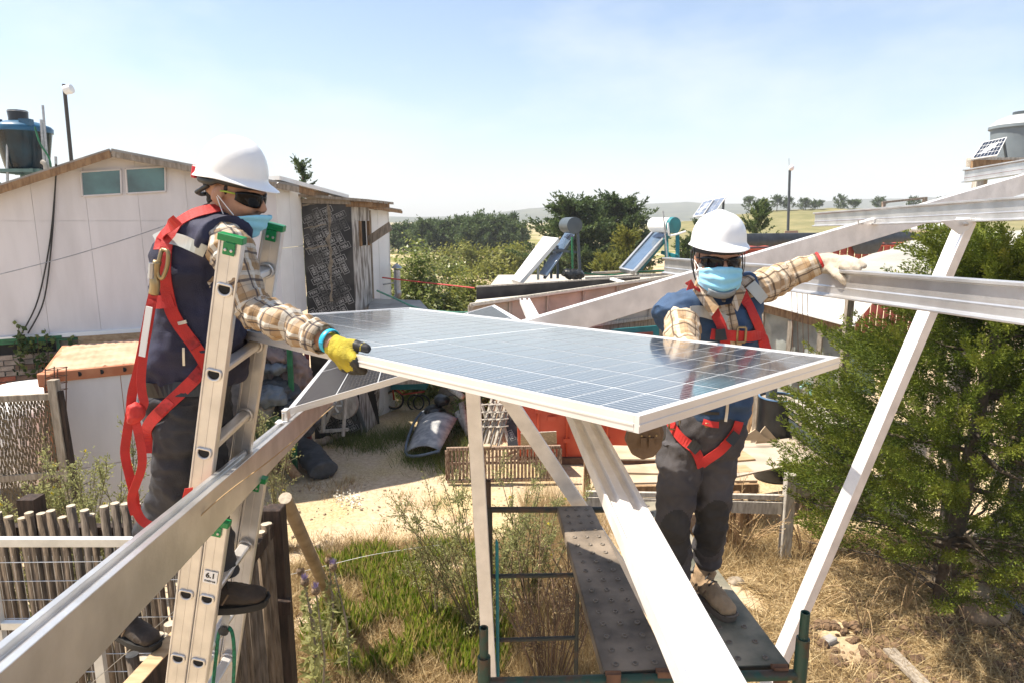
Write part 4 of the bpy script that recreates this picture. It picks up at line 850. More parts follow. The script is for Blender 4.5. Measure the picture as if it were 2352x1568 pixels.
# solar water heater, teal tank
h2 = thing('solar_water_heater', P(1500, 630, 16.5), 'right solar water heater with a white tank, teal end and blue collector', 'water heater')
qa = [P(1425, 619, 16.0), P(1456, 626, 15.6), P(1538, 534, 17.2), P(1503, 531, 17.6)]; nn = (qa[1] - qa[0]).cross(qa[3] - qa[0]).normalized(); nn = nn if nn.z > 0 else -nn
prism(MB(), qa, nn, .06).build('collector', BLUEG, h2)
fr_ = MB()
for i in range(4): fr_.beam(qa[i], qa[(i + 1) % 4], .06, .09, nn)
fr_.build('collector_frame', GALV, h2)
for (x0, y0, x1, y1) in ((1538, 538, 1462, 628), (1556, 535, 1556, 600), (1530, 545, 1532, 605), (1520, 580, 1556, 590)): MB().beam(P(x0, y0, 16.9), P(x1, y1, 16.6), .09, .09).build('frame_leg', TEAL, h2)
c_ = P(1549, 518, 16.6); ax_ = (P(1500, 517, 17.3) - c_).normalized(); Rt = ax_.to_track_quat('Z', 'Y').to_matrix(); ln_ = (P(1500, 517, 17.3) - c_).length
MB().lathe([(.02, 0.0), (.185, .01), (.19, ln_ - .02), (.15, ln_ + .05), (.02, ln_ + .06)], c_, Rt, 24, True, True).build('tank', WHITE2, h2, smooth=50)
MB().lathe([(.02, -.03), (.20, -.025), (.205, .09)], c_, Rt, 24, True).build('end_cap', TEAL, h2, smooth=50)
MB().tube(curve([P(1534, 512, 16.2), P(1536, 532, 16.2), P(1540, 542, 16.3), P(1575, 532, 16.4)], 10), .025, 6).build('pipe', WHITE2, h2)
MB().tube([P(1523, 485, 16.6), P(1533, 600, 16.6)], .02, 6).build('rod', GALV, h2)
# pole mounted pair of panels
pm = thing('pole_mounted_panels', P(1640, 640, 18), 'pair of white framed solar panels on a dark post behind the second worker', 'solar panel')
def cellpanel(parent, q, m_cell, nx_, ny_, gap=.06, frame=.03):
    n = (q[1] - q[0]).cross(q[3] - q[0]).normalized(); n = n if n.z > 0 else -n
    pn = prism(MB(), q, n, .03).build('panel', WHITE2, parent)
    for i in range(nx_):
        for j in range(ny_):
            def at(u, v_): u = frame + (1 - 2 * frame) * u; v_ = frame + (1 - 2 * frame) * v_; return lerp(lerp(q[0], q[1], u), lerp(q[3], q[2], u), v_) + n * .004
            g_ = gap / 2
            prism(MB(), [at((i + g_) / nx_, (j + g_) / ny_), at((i + 1 - g_) / nx_, (j + g_) / ny_), at((i + 1 - g_) / nx_, (j + 1 - g_) / ny_), at((i + g_) / nx_, (j + 1 - g_) / ny_)], n, .003).build('cell', m_cell, pn)
    return n
OLDC = mat('old blue cell', (.16, .19, .25), .25, var=.2, coat=.5)
for (a, b, c2, d) in (((1591, 498), (1614, 495), (1640, 457), (1616, 463)), ((1616, 495), (1640, 491), (1668, 452), (1642, 457))):
    cellpanel(pm, [P(*a, 17.6), P(*b, 17.5), P(*c2, 18.2), P(*d, 18.3)], OLDC, 2, 4)
MB().beam(P(1662, 458, 18.2), P(1660, 500, 18.2), .05, .05).build('post', HG, pm); MB().beam(P(1640, 492, 17.9), P(1595, 600, 17.2), .07, .07).build('brace', HG, pm); MB().beam(P(1655, 480, 18.2), P(1652, 640, 18.2), .08, .08).build('post', HG, pm)
# mast in the distance
am = thing('radio_mast', at_ground(1815, 26), 'slim grey mast with a round white antenna in front of the grassy hill', 'antenna')
MB().tube([at_ground(1815, 26), P(1814, 392, 26)], [.06, .05], 8).build('mast', HG, am); MB().tube([P(1813, 392, 26), P(1812, 364, 26)], .012, 5).build('whip', GALV, am)
MB().ell(P(1818, 386, 25.9), (.10, .08, .11)).build('dish', WHITE2, am, smooth=True)
tag(prism(MB(), [P(1803, 531, 25), P(1833, 530, 25), P(1834, 547, 25), P(1803, 548, 25)], V((0, -1, 0)), .05).build('board', PALE, None), 'small pale board at the foot of the slim grey mast', 'board')
# red container row with black sheeting
rs_ = thing('red_shed', at_ground(1900, 20), 'long red corrugated container far behind the rails', 'container')
r0, r1 = P(1690, 548, 19), P(2200, 535, 24); zz0 = r0.z
rc_ = MB(); n_ = 60
for k in range(n_):
    a, b = k / n_, (k + 1) / n_; p0, p1 = lerp(r0, r1, a), lerp(r0, r1, b); p0.z = p1.z = 0; o1 = V((0, -.05 if k % 2 else 0, 0))
    rc_.poly([p0 + o1, p1 + o1, p1 + o1 + UP * (zz0 - .35), p0 + o1 + UP * (zz0 - .35)])
rc_.build('corrugated_wall', mat('faded red steel', (.34, .06, .04), .7, var=.25, scale=3), rs_)
prism(MB(), [V((r0.x, r0.y - .1, zz0 - .3)), V((r1.x, r1.y - .1, zz0 - .3)), V((r1.x, r1.y + 2.4, zz0 - .3)), V((r0.x, r0.y + 2.4, zz0 - .3))], UP, .05).build('roof', RED, rs_)
shm = []
for k in range(41):
    t = k / 40; p = lerp(r0, r1, t); p.z = zz0
    drop = .22 + .10 * noise.noise(V((k * .5, 1, 2))) + (.35 if 18 < k < 24 or 32 < k < 36 else 0)
    shm += [p + V((0, 1.2, .10)), p + V((0, -.12, .12 + .05 * noise.noise(V((k * .7, 4, 2))))), p + V((0, -.2, -drop * .5)), p + V((0, -.16, -drop))]
MB().grid(shm, 41, 4).build('black_sheeting', mat('black sheeting', (.025, .028, .032), .45, var=.3, bump=.3), rs_, smooth=True)
tl = thing('clear_sheet_bundle', P(1860, 540, 17), 'crumpled clear plastic lying on the black sheeting', 'sheeting')
place_mesh('cloth', fuse(MB().ell(P(2140, 523, 17), (.55, .4, .16)), .04, 1, clothy(.06, 4, 3)), WHITE2, tl)
# grey canvas roof, right
cv = thing('canvas_roof', P(2150, 660, 9), 'sagging grey canvas roof behind the rails at the right', 'canvas')
CANV = mat('grey canvas', (.34, .33, .29), .8, var=.15, scale=2, bump=.2)
rows = [[(1900, 640, 8.2), (1960, 600, 9.2), (2080, 560, 10.4), (2200, 528, 11.4)], [(2060, 660, 7.6), (2120, 600, 8.8), (2200, 560, 10), (2270, 528, 11.2)], [(2230, 670, 7.2), (2270, 610, 8.2), (2310, 570, 9.6), (2340, 532, 11)], [(2420, 660, 7.0), (2430, 620, 8), (2440, 570, 9.4), (2440, 532, 11)]]
pts = []
for i in range(13):
    for j in range(10):
        u = i / 12 * 3; v_ = j / 9 * 3; a, b = min(int(u), 2), min(int(v_), 2); fu, fv = u - a, v_ - b
        g4 = [P(*rows[a + x][b + y]) for x in (0, 1) for y in (0, 1)]; p = lerp(lerp(g4[0], g4[1], fv), lerp(g4[2], g4[3], fv), fu); pts.append(p + UP * (.05 * noise.noise(p * 1.6) + .02 * noise.noise(p * 5)))
MB().grid(pts, 13, 10).build('canvas', CANV, cv, smooth=True, solid=.01)
for (x, y, Y) in ((1960, 605, 9.2), (2200, 532, 11.3), (2240, 665, 7.3), (2400, 655, 7.1), (2330, 540, 10.9)): p = P(x, y, Y); MB().beam(V((p.x, p.y, 0)), p - UP * .03, .09, .09).build('post', WOODG, cv)
mb = MB().beam(P(2030, 468, 24), P(2030, 500, 24), .1, .1).beam(P(2125, 455, 24), P(2125, 500, 24), .12, .1); mb.beam(P(2030, 467, 24), P(2125, 456, 24), .06, .06)
gt = thing('timber_gate_frame', at_ground(2080, 24), 'bare timber goalpost frame beyond the canvas roof', 'frame'); MB().beam(V((P(2030, 468, 24).x, 24, 0)), P(2030, 468, 24), .1, .1).build('post', WOODG, gt); MB().beam(V((P(2125, 455, 24).x, 24, 0)), P(2125, 455, 24), .12, .1).build('post', WOODG, gt); MB().beam(P(2026, 466, 24), P(2129, 455, 24), .07, .07).build('cross_bar', WOODG, gt)
# ------------------------------------------------ plastic walled lean-to behind the second worker
lt = thing('plastic_lean_to', V((4.6, 9.8, 0)), 'lean-to with a timber eaves beam and clear plastic walls behind the second worker', 'shed')
e0, e1 = P(1690, 690, 12.8), P(1960, 762, 11.4)
MB().beam(e0, e1, .06, .16).build('eaves_beam', WOODB, lt); MB().beam(e0 + UP * .10, e1 + UP * .10, .22, .03).build('roof_edge', WHITE2, lt)
prism(MB(), [e0 + UP * .13, e1 + UP * .13, e1 + V((1.6, 2.2, .35)), e0 + V((1.6, 2.2, .35))], UP, .02).build('roof_sheet', POLYR, lt)
PLAS = mat('clear plastic sheet', (.42, .45, .42), .25, var=.3, scale=3, bump=.5, bscale=6, alpha=.72)
ed = (e1 - e0); ed.z = 0; L_ = ed.length; ed.normalize(); en = V((ed.y, -ed.x, 0)); en = en if en.y < 0 else -en
for k in range(5):
    p = e0 + ed * (L_ * k / 4) + (e1 - e0) * 0; z = lerp(e0.z, e1.z, k / 4); MB().beam(V((p.x, p.y, 0)), V((p.x, p.y, z - .085)), .08, .08, en).build('post', WOODG, lt)
pts = []
for i in range(22):
    for j in range(12):
        p = e0 + ed * (L_ * (.25 + .75 * i / 21)); z = lerp(lerp(e0.z, e1.z, .25 + .75 * i / 21) - .1, .15, j / 11); p.z = z; pts.append(p - en * (.12 + .05 * noise.noise(V((i * .5, j * .3, 1)))))
MB().grid(pts, 22, 12).build('plastic_wall', PLAS, lt, smooth=True)
rr = random.Random(12)
for k in range(16):
    p = e0 + ed * rr.uniform(.1, L_ - .05) - en * rr.uniform(.3, .6); MB().beam(V((p.x, p.y, 0)), V((p.x + rr.uniform(-.5, .5), p.y, rr.uniform(1.4, 2.3))), .07, .03, en).build('stored_lath', rr.choice([GREYW, WOODB, WOODG]), lt)
prism(MB(), [e0 - en * 1.2 - UP * .3, e1 - en * 1.2 - UP * .3, V((e1.x, e1.y, 0)) - en * 1.2, V((e0.x, e0.y, 0)) - en * 1.2], en, .04).build('back_wall', WOODG, lt)
for k in range(4): MB().tube([P(1818 + 12 * k, 655, 11.4), P(1822 + 12 * k, 840, 11.3)], .006, 4).build('rebar', RUST, lt)
# greenish plastic sheet hanging further right
pts = []
for i in range(14):
    for j in range(10): p = P(1930 + 80 * i / 13, 760 + 130 * j / 9 + 20 * i / 13, 9.6); pts.append(p + V((0, .06 * noise.noise(V((i * .6, j * .5, 3))), 0)))
gs = thing('green_plastic_sheet', P(1970, 900, 8.6), 'pale green plastic sheet hanging behind the big juniper', 'sheeting'); MB().grid(pts, 14, 10).build('sheet', mat('pale green plastic', (.40, .52, .42), .3, var=.15, bump=.4, bscale=8), gs, smooth=True)
MB().beam(P(1925, 758, 9.6), P(2015, 775, 9.6), .04, .04).build('batten', WOODG, gs)
# black drum with lid rim, pipe
dm = thing('black_drum', P(1788, 1018, 10.6), 'tall black drum with a blue rim behind the work table', 'drum'); c_ = V((P(1788, 905, 10.8).x, 10.8, 0)); zt_ = P(1788, 912, 10.8).z; rd_ = 43 * 10.9 / F
MB().lathe([(rd_, 0), (rd_, zt_), (rd_ * .93, zt_), (rd_ * .92, zt_ - .05), (.02, zt_ - .05)], c_, None, 30, True).build('drum_body', BLACKP, dm, smooth=40)
MB().lathe([(rd_ * .98, zt_), (rd_ * 1.03, zt_ + .005), (rd_ * 1.03, zt_ + .025), (rd_ * .95, zt_ + .025)], c_, None, 30).build('rim', mat('blue rim', (.10, .20, .35), .4), dm)
MB().lathe([(.09, zt_ - .05), (.09, zt_ + .30)], c_ + V((-.1, .05, 0)), None, 14, False, True).build('stand_pipe', HG, dm)
MB().lathe([(rd_ * .90, zt_ - .02), (.01, zt_ - .015)], c_, None, 30).build('lid', WOODG, dm)
tag(MB().tube(curve([P(1838, 890, 10.2), P(1860, 884, 10.2), P(1862, 960, 10.1), P(1866, 1040, 10.0)], 14), .025, 7).build('water_pipe', mat('pale turquoise pipe', (.25, .50, .48), .4), None), 'bent turquoise pipe between the drum and the board stack', 'pipe')
for k in range(3):
    tag(MB().tube([P(1833 + 9 * k, 880, 10.0), P(1837 + 9 * k, 1040, 9.9)], .007, 4).build('rebar', RUST, None), ('leftmost', 'middle', 'rightmost')[k] + ' of three rusty rods standing right of the black drum', 'rebar', 'rusty rods by the drum')
# stack of dark boards
sk = thing('board_stack', P(1905, 1030, 9.8), 'tall stack of dark grey boards right of the black drum', 'boards'); rr = random.Random(4)
for k in range(17):
    p = V((P(1908, 960, 9.8).x + rr.uniform(-.06, .06), 9.8 + rr.uniform(-.05, .05), .06 + k * .088)); MB().box(p, (.72, 1.3, .055), Matrix.Rotation(rr.uniform(-.05, .05), 3, 'Z')).build('board', rr.choice([HG, TARPG, WOODG]) if k < 15 else GREYW, sk)
# work table with boards
tb = thing('work_table', G(1660, 1130), 'long trestle table of pale boards behind the second worker', 'table')
zt_ = .80
def TG(px, py, dz=0): q = G(px, py, zt_); q.z += dz; return q
MB_ = prism(MB(), [TG(1418, 1108), TG(1740, 1102), TG(1690, 1050), TG(1400, 1070)], UP, .03); MB_.build('top_board', PALE, tb)
prism(MB(), [TG(1690, 1096, .022), TG(1912, 1050, .022), TG(1812, 1008, .022), TG(1655, 1028, .022)], UP, .02).build('top_board', mat('worn plywood top', (.34, .28, .22), .8, col2=(.46, .39, .31), scale=2.5, bump=.1), tb)
for (a, b, c2, d, z) in (((1640, 1068), (1735, 1060), (1705, 1040), (1640, 1046), .05), ((1640, 1092), (1730, 1085), (1712, 1070), (1640, 1076), .025), ((1430, 1088), (1515, 1090), (1510, 1076), (1425, 1072), .03), ((1380, 1050), (1480, 1052), (1480, 1030), (1390, 1028), .05), ((1420, 1062), (1505, 1062), (1505, 1048), (1418, 1048), .06)):
    prism(MB(), [TG(*a, z), TG(*b, z), TG(*c2, z), TG(*d, z)], UP, .022).build('loose_board', random.choice([WOODY, PALE]), tb)
MB().beam(TG(1418, 1110, -.10), TG(1742, 1104, -.10), .05, .13).build('front_rail', WOODB, tb)
for px in (1430, 1580, 1705, 1735):
    p = TG(px, 1104, -.03); MB().beam(V((p.x, p.y + .06, 0)), V((p.x, p.y + .06, zt_ - .04)), .09, .08, V((0, -1, 0))).build('leg', WOODB, tb)
MB().beam(TG(1640, 1100, -.55), TG(1740, 1098, -.55), .05, .09).build('stretcher', WOODB, tb)
for i, q in enumerate((((1700, 1010), (1770, 1012), (1735, 985), (1712, 1000)), ((1735, 1018), (1790, 1014), (1758, 978), (1748, 990)))):
    p4 = [P(x, y, 10.0 + .05 * i) for x, y in q]; tag(prism(MB(), p4, V((0, -1, 0)), .02).build('board_scrap', PALE, None), ('jagged pale plywood scrap leaning in front of the drum', 'second jagged scrap nearer the drum')[i], 'offcut')
rr = random.Random(9)
for k in range(26):
    px, py = rr.uniform(1850, 1990), rr.uniform(1040, 1110); p = G(px, py, .10 + .3 * (1110 - py) / 70 * rr.random()); R_ = Matrix.Rotation(rr.uniform(0, 3), 3, 'Z') @ Matrix.Rotation(rr.uniform(-.5, .5), 3, 'X')
    tag(MB().box(p, (rr.uniform(.3, .8), rr.uniform(.08, .25), .025), R_).build('scrap_board', RUSTO if k % 9 == 4 else rr.choice([GREYW, PALE, WOODG]), None), 'loose board in the scrap heap right of the work table' if k % 9 != 4 else 'reddish board in the scrap heap right of the work table', 'offcut', 'boards in the scrap heap')
for i, q in enumerate((((1880, 1140), (1850, 1140), (1822, 1095), (1835, 1090)), ((1905, 1105), (1850, 1128), (1828, 1100), (1850, 1085)), ((1680, 1120), (1700, 1130), (1720, 1112), (1700, 1105)))):
    tag(prism(MB(), [G(x, y, .2 + .05 * i) for x, y in q], UP, .02).build('board_scrap', PALE, None), ('pale triangular offcut right of the weathered post', 'larger pale offcut above it in the scrap heap', 'small pale offcut under the work table')[i], 'offcut')
# weathered post and rail fence
pf = thing('rail_fence', G(1798, 1290), 'weathered post and rail fence behind the scaffold', 'fence')
p = G(1800, 1288); zf = 1.22
MB().beam(V((p.x, p.y, 0)), V((p.x, p.y, zf)), .135, .12, V((0, -1, 0))).build('post', GREYW, pf, bevel=.01)
MB().beam(V((p.x - 2.6, p.y + .1, .78)), V((p.x - .075, p.y + .02, .74)), .05, .16).build('rail', GREYW, pf); MB().beam(V((p.x + .09, p.y + .02, .98)), V((p.x + 3.2, p.y + .6, 1.05)), .05, .17).build('rail', GREYW, pf)
MB().beam(V((p.x - 2.6, p.y + .12, .90)), V((p.x - .08, p.y + .04, .88)), .05, .06).build('rail', GREYW, pf)
for x in (1668, 1690): q = G(x, 1262 + (x - 1668) * .2); MB().tube([q - UP * .03, q + V((.02, 0, .55)), q + V((-.03, .03, .85))], [.055, .05, .045], 8).build('stake', WOODB, pf, smooth=True)
q = G(1347, 1150); tag(MB().beam(V((q.x, q.y, 0)), V((q.x, q.y, .95)), .1, .1).build('post', WOODB, None), 'short brown post behind the central rail', 'post')
# right hand water tower
tw = thing('tank_tower', V((P(2300, 400, 12).x, 12, 0)), 'timber tower platform at the top right carrying the grey tank', 'tower')
zp = P(2300, 372, 12).z
for (x, Y) in ((2248, 11.6), (2258, 12.9), (2420, 11.6), (2420, 12.9)): q = P(x, 400, Y); MB().beam(V((q.x, Y, 0)), V((q.x, Y, zp - .1)), .12, .12, V((0, -1, 0))).build('post', GREYW, tw)
for k in range(7): MB().beam(V((P(2226, 380, 11.5 + k * .22).x, 11.5 + k * .22, zp)), V((P(2440, 380, 11.9).x + .5, 11.5 + k * .22, zp)), .18, .04).build('deck_board', GREYW, tw)
MB().beam(V((P(2218, 380, 11.6).x, 11.45, zp - .08)), V((P(2440, 380, 11.6).x, 11.45, zp - .08)), .06, .14).build('edge_beam', WOODB, tw)
MB().beam(P(2245, 440, 11.6), P(2400, 425, 11.6), .05, .1).build('cross_beam', WOODB, tw)
wt2 = thing('grey_water_tank', V((P(2338, 380, 12.2).x, 12.2, zp)), 'grey water tank with a domed lid on the timber tower', 'tank'); c_ = V((P(2338, 380, 12.2).x, 12.2, zp + .02)); rT = 62 * 12.1 / F; hT = P(2338, 300, 12.2).z - zp
TKG = mat('grey tank plastic', (.17, .20, .22), .5, var=.12, scale=3)
MB().lathe([(rT * .86, 0), (rT * .95, hT), (rT * 1.03, hT + .01), (rT * 1.03, hT + .06)], c_, None, 32, True).build('tank_body', TKG, wt2, smooth=40)
MB().lathe([(rT * 1.03, hT + .06), (rT * .8, hT + .17), (rT * .45, hT + .24), (.02, hT + .25)], c_, None, 32).build('lid', mat('pale grey lid', (.42, .43, .42), .5), wt2, smooth=40)
MB().lathe([(rT * .36, hT + .22), (rT * .36, hT + .3), (.02, hT + .31)], c_, None, 20).build('hatch', HG, wt2, smooth=40)
MB().lathe([(.05, 0), (.09, 0), (.09, .05), (.05, .05)], c_ + V((.05, -rT * .6, hT + .2)), Matrix.Rotation(1.2, 3, 'X'), 14).build('vent_cap', HG, wt2)
sb_ = MB(); pts = []
for i in range(9):
    a = -math.pi / 2 + (-.55 + .6 * i / 8); pts += [c_ + V((rT * .925 * math.cos(a), rT * .925 * math.sin(a), hT * .60 + z + .02 * i / 8)) for z in (0, .14)]
sb_.grid(pts, 9, 2); sb_.build('sticker', WHITE2, wt2)
sp_ = thing('small_solar_panel', P(2270, 365, 11.3), 'small white framed solar panel leaning on the tower platform', 'solar panel')
DKC = mat('dark blue cell', (.02, .025, .04), .2, coat=.7)
cellpanel(sp_, [P(2231, 366, 11.4), P(2291, 357, 11.4), P(2313, 315, 11.8), P(2258, 327, 11.8)], DKC, 7, 4, .12)
MB().beam(P(2305, 322, 11.85), P(2312, 368, 11.9), .03, .03).build('prop', HG, sp_)
# ================================================================== mounting rails, panels, scaffold, ladder, fences
ALU = mat('mill finish aluminium', (0.80, 0.775, 0.755), 0.40, metal=0.35, var=0.10, scale=9, bump=0.05, bscale=70)
ALU2 = mat('bare grey aluminium', (0.60, 0.595, 0.59), 0.32, metal=0.75, var=0.13, scale=7, bump=0.05, bscale=70)
ALUW = mat('anodised frame', (0.70, 0.69, 0.68), 0.36, metal=0.45, var=0.05, scale=7)
LADM = mat('ladder aluminium', (0.66, 0.635, 0.61), 0.38, metal=0.6, var=0.10, scale=9, bump=0.05, bscale=60)
STEEL = mat('bolt steel', (0.5, 0.5, 0.5), 0.3, metal=0.9)
RAILP = [(-.036, -.06), (.024, -.06), (.024, .06), (-.036, .06), (-.036, .048), (-.014, .044), (-.014, -.012), (-.0165, -.014), (-.0165, -.018), (-.014, -.02), (-.014, -.046), (-.036, -.052)]
BOXP = [(-.032, -.07), (.032, -.07), (.032, .028), (.0335, .03), (.0335, .034), (.032, .036), (.032, .07), (.014, .07), (.014, .055), (-.014, .055), (-.014, .07), (-.032, .07)]
WIDEP = [(-.04, .012), (.04, .012), (.04, .05), (.033, .05), (.030, .036), (.014, .036), (.011, .05), (-.009, .05), (-.012, .036), (-.026, .036), (-.029, .052), (-.04, .052)]
def rail(name, prof, a, b, label, mm=None):
    mm = mm or ALU2
    o = MB().extr(prof, a, b).build(name, mm, None, bevel=0.0015); return tag(o, label, 'rail')
r3a, r3b = P(1530, 610, 5.0), P(2560, 718, 1.62)
rail('mounting_rail', RAILP, r3b, r3a, 'aluminium rail under the second worker\'s outstretched glove')
r2a, r2b = P(1875, 505, 5.8), P(2560, 468, 2.85)
rail('mounting_rail', RAILP, r2b, r2a, 'aluminium rail above the bolted bracket plate, right side')
r1a, r1b = P(2218, 405, 6.4), P(2560, 352, 4.8)
rail('mounting_rail', RAILP, r1b, r1a, 'highest aluminium rail, in front of the tank tower')
rAa, rAb = P(830, 795, 5.4), P(-30, 1622, .92)
rAm = P(700, 962, 3.3)
_d = (P(664, 990, 3.4) - P(0, 1607, .94)); rAa = P(664, 990, 3.4) + _d.normalized() * 2.3; rAb = P(0, 1607, .94) - _d.normalized() * .25
BASEP = [(a, c) for a, c in BOXP]
rail('mounting_rail', BASEP, rAa, rAb, 'long aluminium rail crossing the ladder in the left foreground')
rCa = P(1205, 700, 5.2); _c = P(1605, 1568, .82); rCb = _c + (_c - rCa).normalized() * .45
rail('mounting_rail', WIDEP, rCa, rCb, 'bright wide rail running towards the camera over the scaffold planks', ALU)
ra, rb2 = P(1090, 800, 3.62), P(2440, 395, 5.65)
tag(MB().extr([(-.025, -.075), (.025, -.075), (.025, .075), (-.025, .075)], ra, rb2).build('rafter', ALU, None, bevel=.002), 'sloping aluminium rafter behind the second worker', 'rafter')
# legs and braces
def leg(a, b, wd, dp, label, up=V((0, -1, 0))): return tag(MB().beam(a, b, wd, dp, up).build('support_leg', ALU, None, bevel=.002), label, 'support')
la, lb = P(1082, 860, 3.62), P(1122, 1510, 3.72); dd = (lb - la).normalized(); leg(la + UP * .1, la + dd * ((la.z + .02) / -dd.z), .082, .05, 'upright aluminium leg under the held panel')
sa, sb2 = P(1160, 905, 3.72), P(1335, 1165, 4.0); dd = (sb2 - sa).normalized(); leg(sa - dd * .35, sa + dd * ((sa.z + .02) / -dd.z), .085, .05, 'slanting aluminium brace right of the upright leg')
ta, tb2 = P(2212, 525, 3.75), P(1797, 1500, 3.45); dd = (tb2 - ta).normalized(); leg(ta - dd * .05, ta + dd * ((ta.z + .02) / -dd.z), .075, .075, 'long slanting aluminium strut at the right', V((.5, -1, 0)))
bp = thing('bracket_plate', P(2205, 540, 3.7), 'aluminium bracket plate with a bolt at the top of the right strut', 'bracket')
prism(MB(), [P(2162, 508, 3.70), P(2246, 502, 3.70), P(2226, 528, 3.70), P(2204, 540, 3.70)], V((0, -1, 0)), .008).build('plate', ALUW, bp, bevel=.001)
MB().lathe([(.013, 0), (.013, .012), (.002, .014)], P(2217, 515, 3.685), Matrix.Rotation(math.pi / 2, 3, 'X'), 6, True, True).build('bolt', STEEL, bp)
for (x, y, Y, lab) in ((1626, 626, 4.15, 'small clamp where the gripped rail sits on the rafter'), (1972, 514, 4.75, 'small clamp where the upper rail sits on the rafter')):
    cl = thing('rail_clamp', P(x, y, Y), lab, 'clamp'); MB().box(P(x, y, Y), (.05, .05, .012)).build('foot', STEEL, cl); MB().tube([P(x, y + 4, Y - .03), P(x, y - 8, Y - .03)], .006, 6).build('bolt', STEEL, cl)
# ------------------------------------------------ solar panels
def cell_mat(name, col, nb, wcell, lc=(.52, .54, .56)):
    m = mat(name, col, .25, var=.12, scale=3, coat=1.0, spec=.6); n = m.node_tree; lk = n.links.new; b = n.nodes['Principled BSDF']; b.inputs['Coat Roughness'].default_value = .085
    t = n.nodes.new('ShaderNodeTexCoord'); s = n.nodes.new('ShaderNodeSeparateXYZ'); lk(t.outputs['Object'], s.inputs[0])
    def mth(op, a, v): q = n.nodes.new('ShaderNodeMath'); q.operation = op; lk(a, q.inputs[0]); q.inputs[1].default_value = v; return q.outputs[0]
    f = mth('FRACT', mth('ADD', mth('MULTIPLY', s.outputs[0], nb / wcell), 50.0), 0.0); line = mth('LESS_THAN', f, .085)
    dots = mth('LESS_THAN', mth('FRACT', mth('ADD', mth('MULTIPLY', s.outputs[1], 4 / wcell), 50.25), 0.0), .14)
    dotw = mth('LESS_THAN', f, .16); mul = n.nodes.new('ShaderNodeMath'); mul.operation = 'MULTIPLY'; lk(dots, mul.inputs[0]); lk(dotw, mul.inputs[1])
    mxx = n.nodes.new('ShaderNodeMath'); mxx.operation = 'MAXIMUM'; lk(line, mxx.inputs[0]); lk(mul.outputs[0], mxx.inputs[1])
    mi = n.nodes.new('ShaderNodeMix'); mi.data_type = 'RGBA'; lk(mxx.outputs[0], mi.inputs[0]); lk(b.inputs['Base Color'].links[0].from_socket, mi.inputs[6]); mi.inputs[7].default_value = (*lc, 1); lk(mi.outputs[2], b.inputs['Base Color']); return m
SHEET = mat('white backsheet under glass', (.72, .74, .76), .25, var=.03, coat=1.0); SHEET.node_tree.nodes['Principled BSDF'].inputs['Coat Roughness'].default_value = .085
def solar_panel(name, A, B, D, nx_, ny_, label, t=.035, m_col=(.010, .014, .024), split=True, gloss=1.0):
    ex = B - A; W = ex.length; ex.normalize(); ey = D - A; ey = (ey - ex * ey.dot(ex)); Ln = ey.length; ey.normalize(); n = ex.cross(ey)
    if n.z < 0: n = -n
    c = A + ex * W / 2 + ey * Ln / 2; r = thing(name, c, label, 'solar panel')
    def L_(u, v_, z): return A + ex * u + ey * v_ + n * z
    for (p, q, u) in ((L_(0, 0.006, 0), L_(W, 0.006, 0), ey), (L_(0, Ln - .006, 0), L_(W, Ln - .006, 0), -ey), (L_(.006, .0125, 0), L_(.006, Ln - .0125, 0), ex), (L_(W - .006, .0125, 0), L_(W - .006, Ln - .0125, 0), -ex)):
        mb = MB(); mb.beam(p - n * t / 2, q - n * t / 2, .012, t, n)
        mb.beam(p - n * (t - .0012) + u * .016, q - n * (t - .0012) + u * .016, .02, .002, n)
        mb.beam(p - n * (t * .55) - u * .0068, q - n * (t * .55) - u * .0068, .002, .004, n)
        mb.build('frame_bar', ALUW, r)
    prism(MB(), [L_(.0125, .0125, -.004), L_(W - .0125, .0125, -.004), L_(W - .0125, Ln - .0125, -.004), L_(.0125, Ln - .0125, -.004)], n, .004).build('backsheet', SHEET, r)
    mg = .026; cw = (W - 2 * mg) / nx_; gap = .013 if split else 0; ch = (Ln - 2 * mg - gap) / ny_
    me = MB().box((0, 0, 0), (cw - .0075, ch - .0042, .0004)).mesh('cell'); cm = cell_mat('solar cell ' + name, m_col, 10 if split else 5, cw, (.52, .54, .56) if gloss > .5 else (.11, .10, .09)); cm.node_tree.nodes['Principled BSDF'].inputs['Coat Weight'].default_value = gloss; cm.node_tree.nodes['Principled BSDF'].inputs['Specular IOR Level'].default_value = .6 * gloss; me.materials.append(cm)
    for i in range(nx_):
        for j in range(ny_):
            p = L_(mg + cw * (i + .5), mg + ch * (j + .5) + (gap if j >= ny_ // 2 else 0), -.0037); inst('cell', me, r, MX(p, ex, ey, n))
    return dict(root=r, A=A, ex=ex, ey=ey, n=n, W=W, L=Ln, at=L_)
HP_ = solar_panel('photovoltaic_module', V((.25, 1.233, 4.022)), V((1.043, 2.034, 3.972)), V((-1.36, 2.842, 3.966)), 6, 24, 'large solar panel carried level by the two workers')
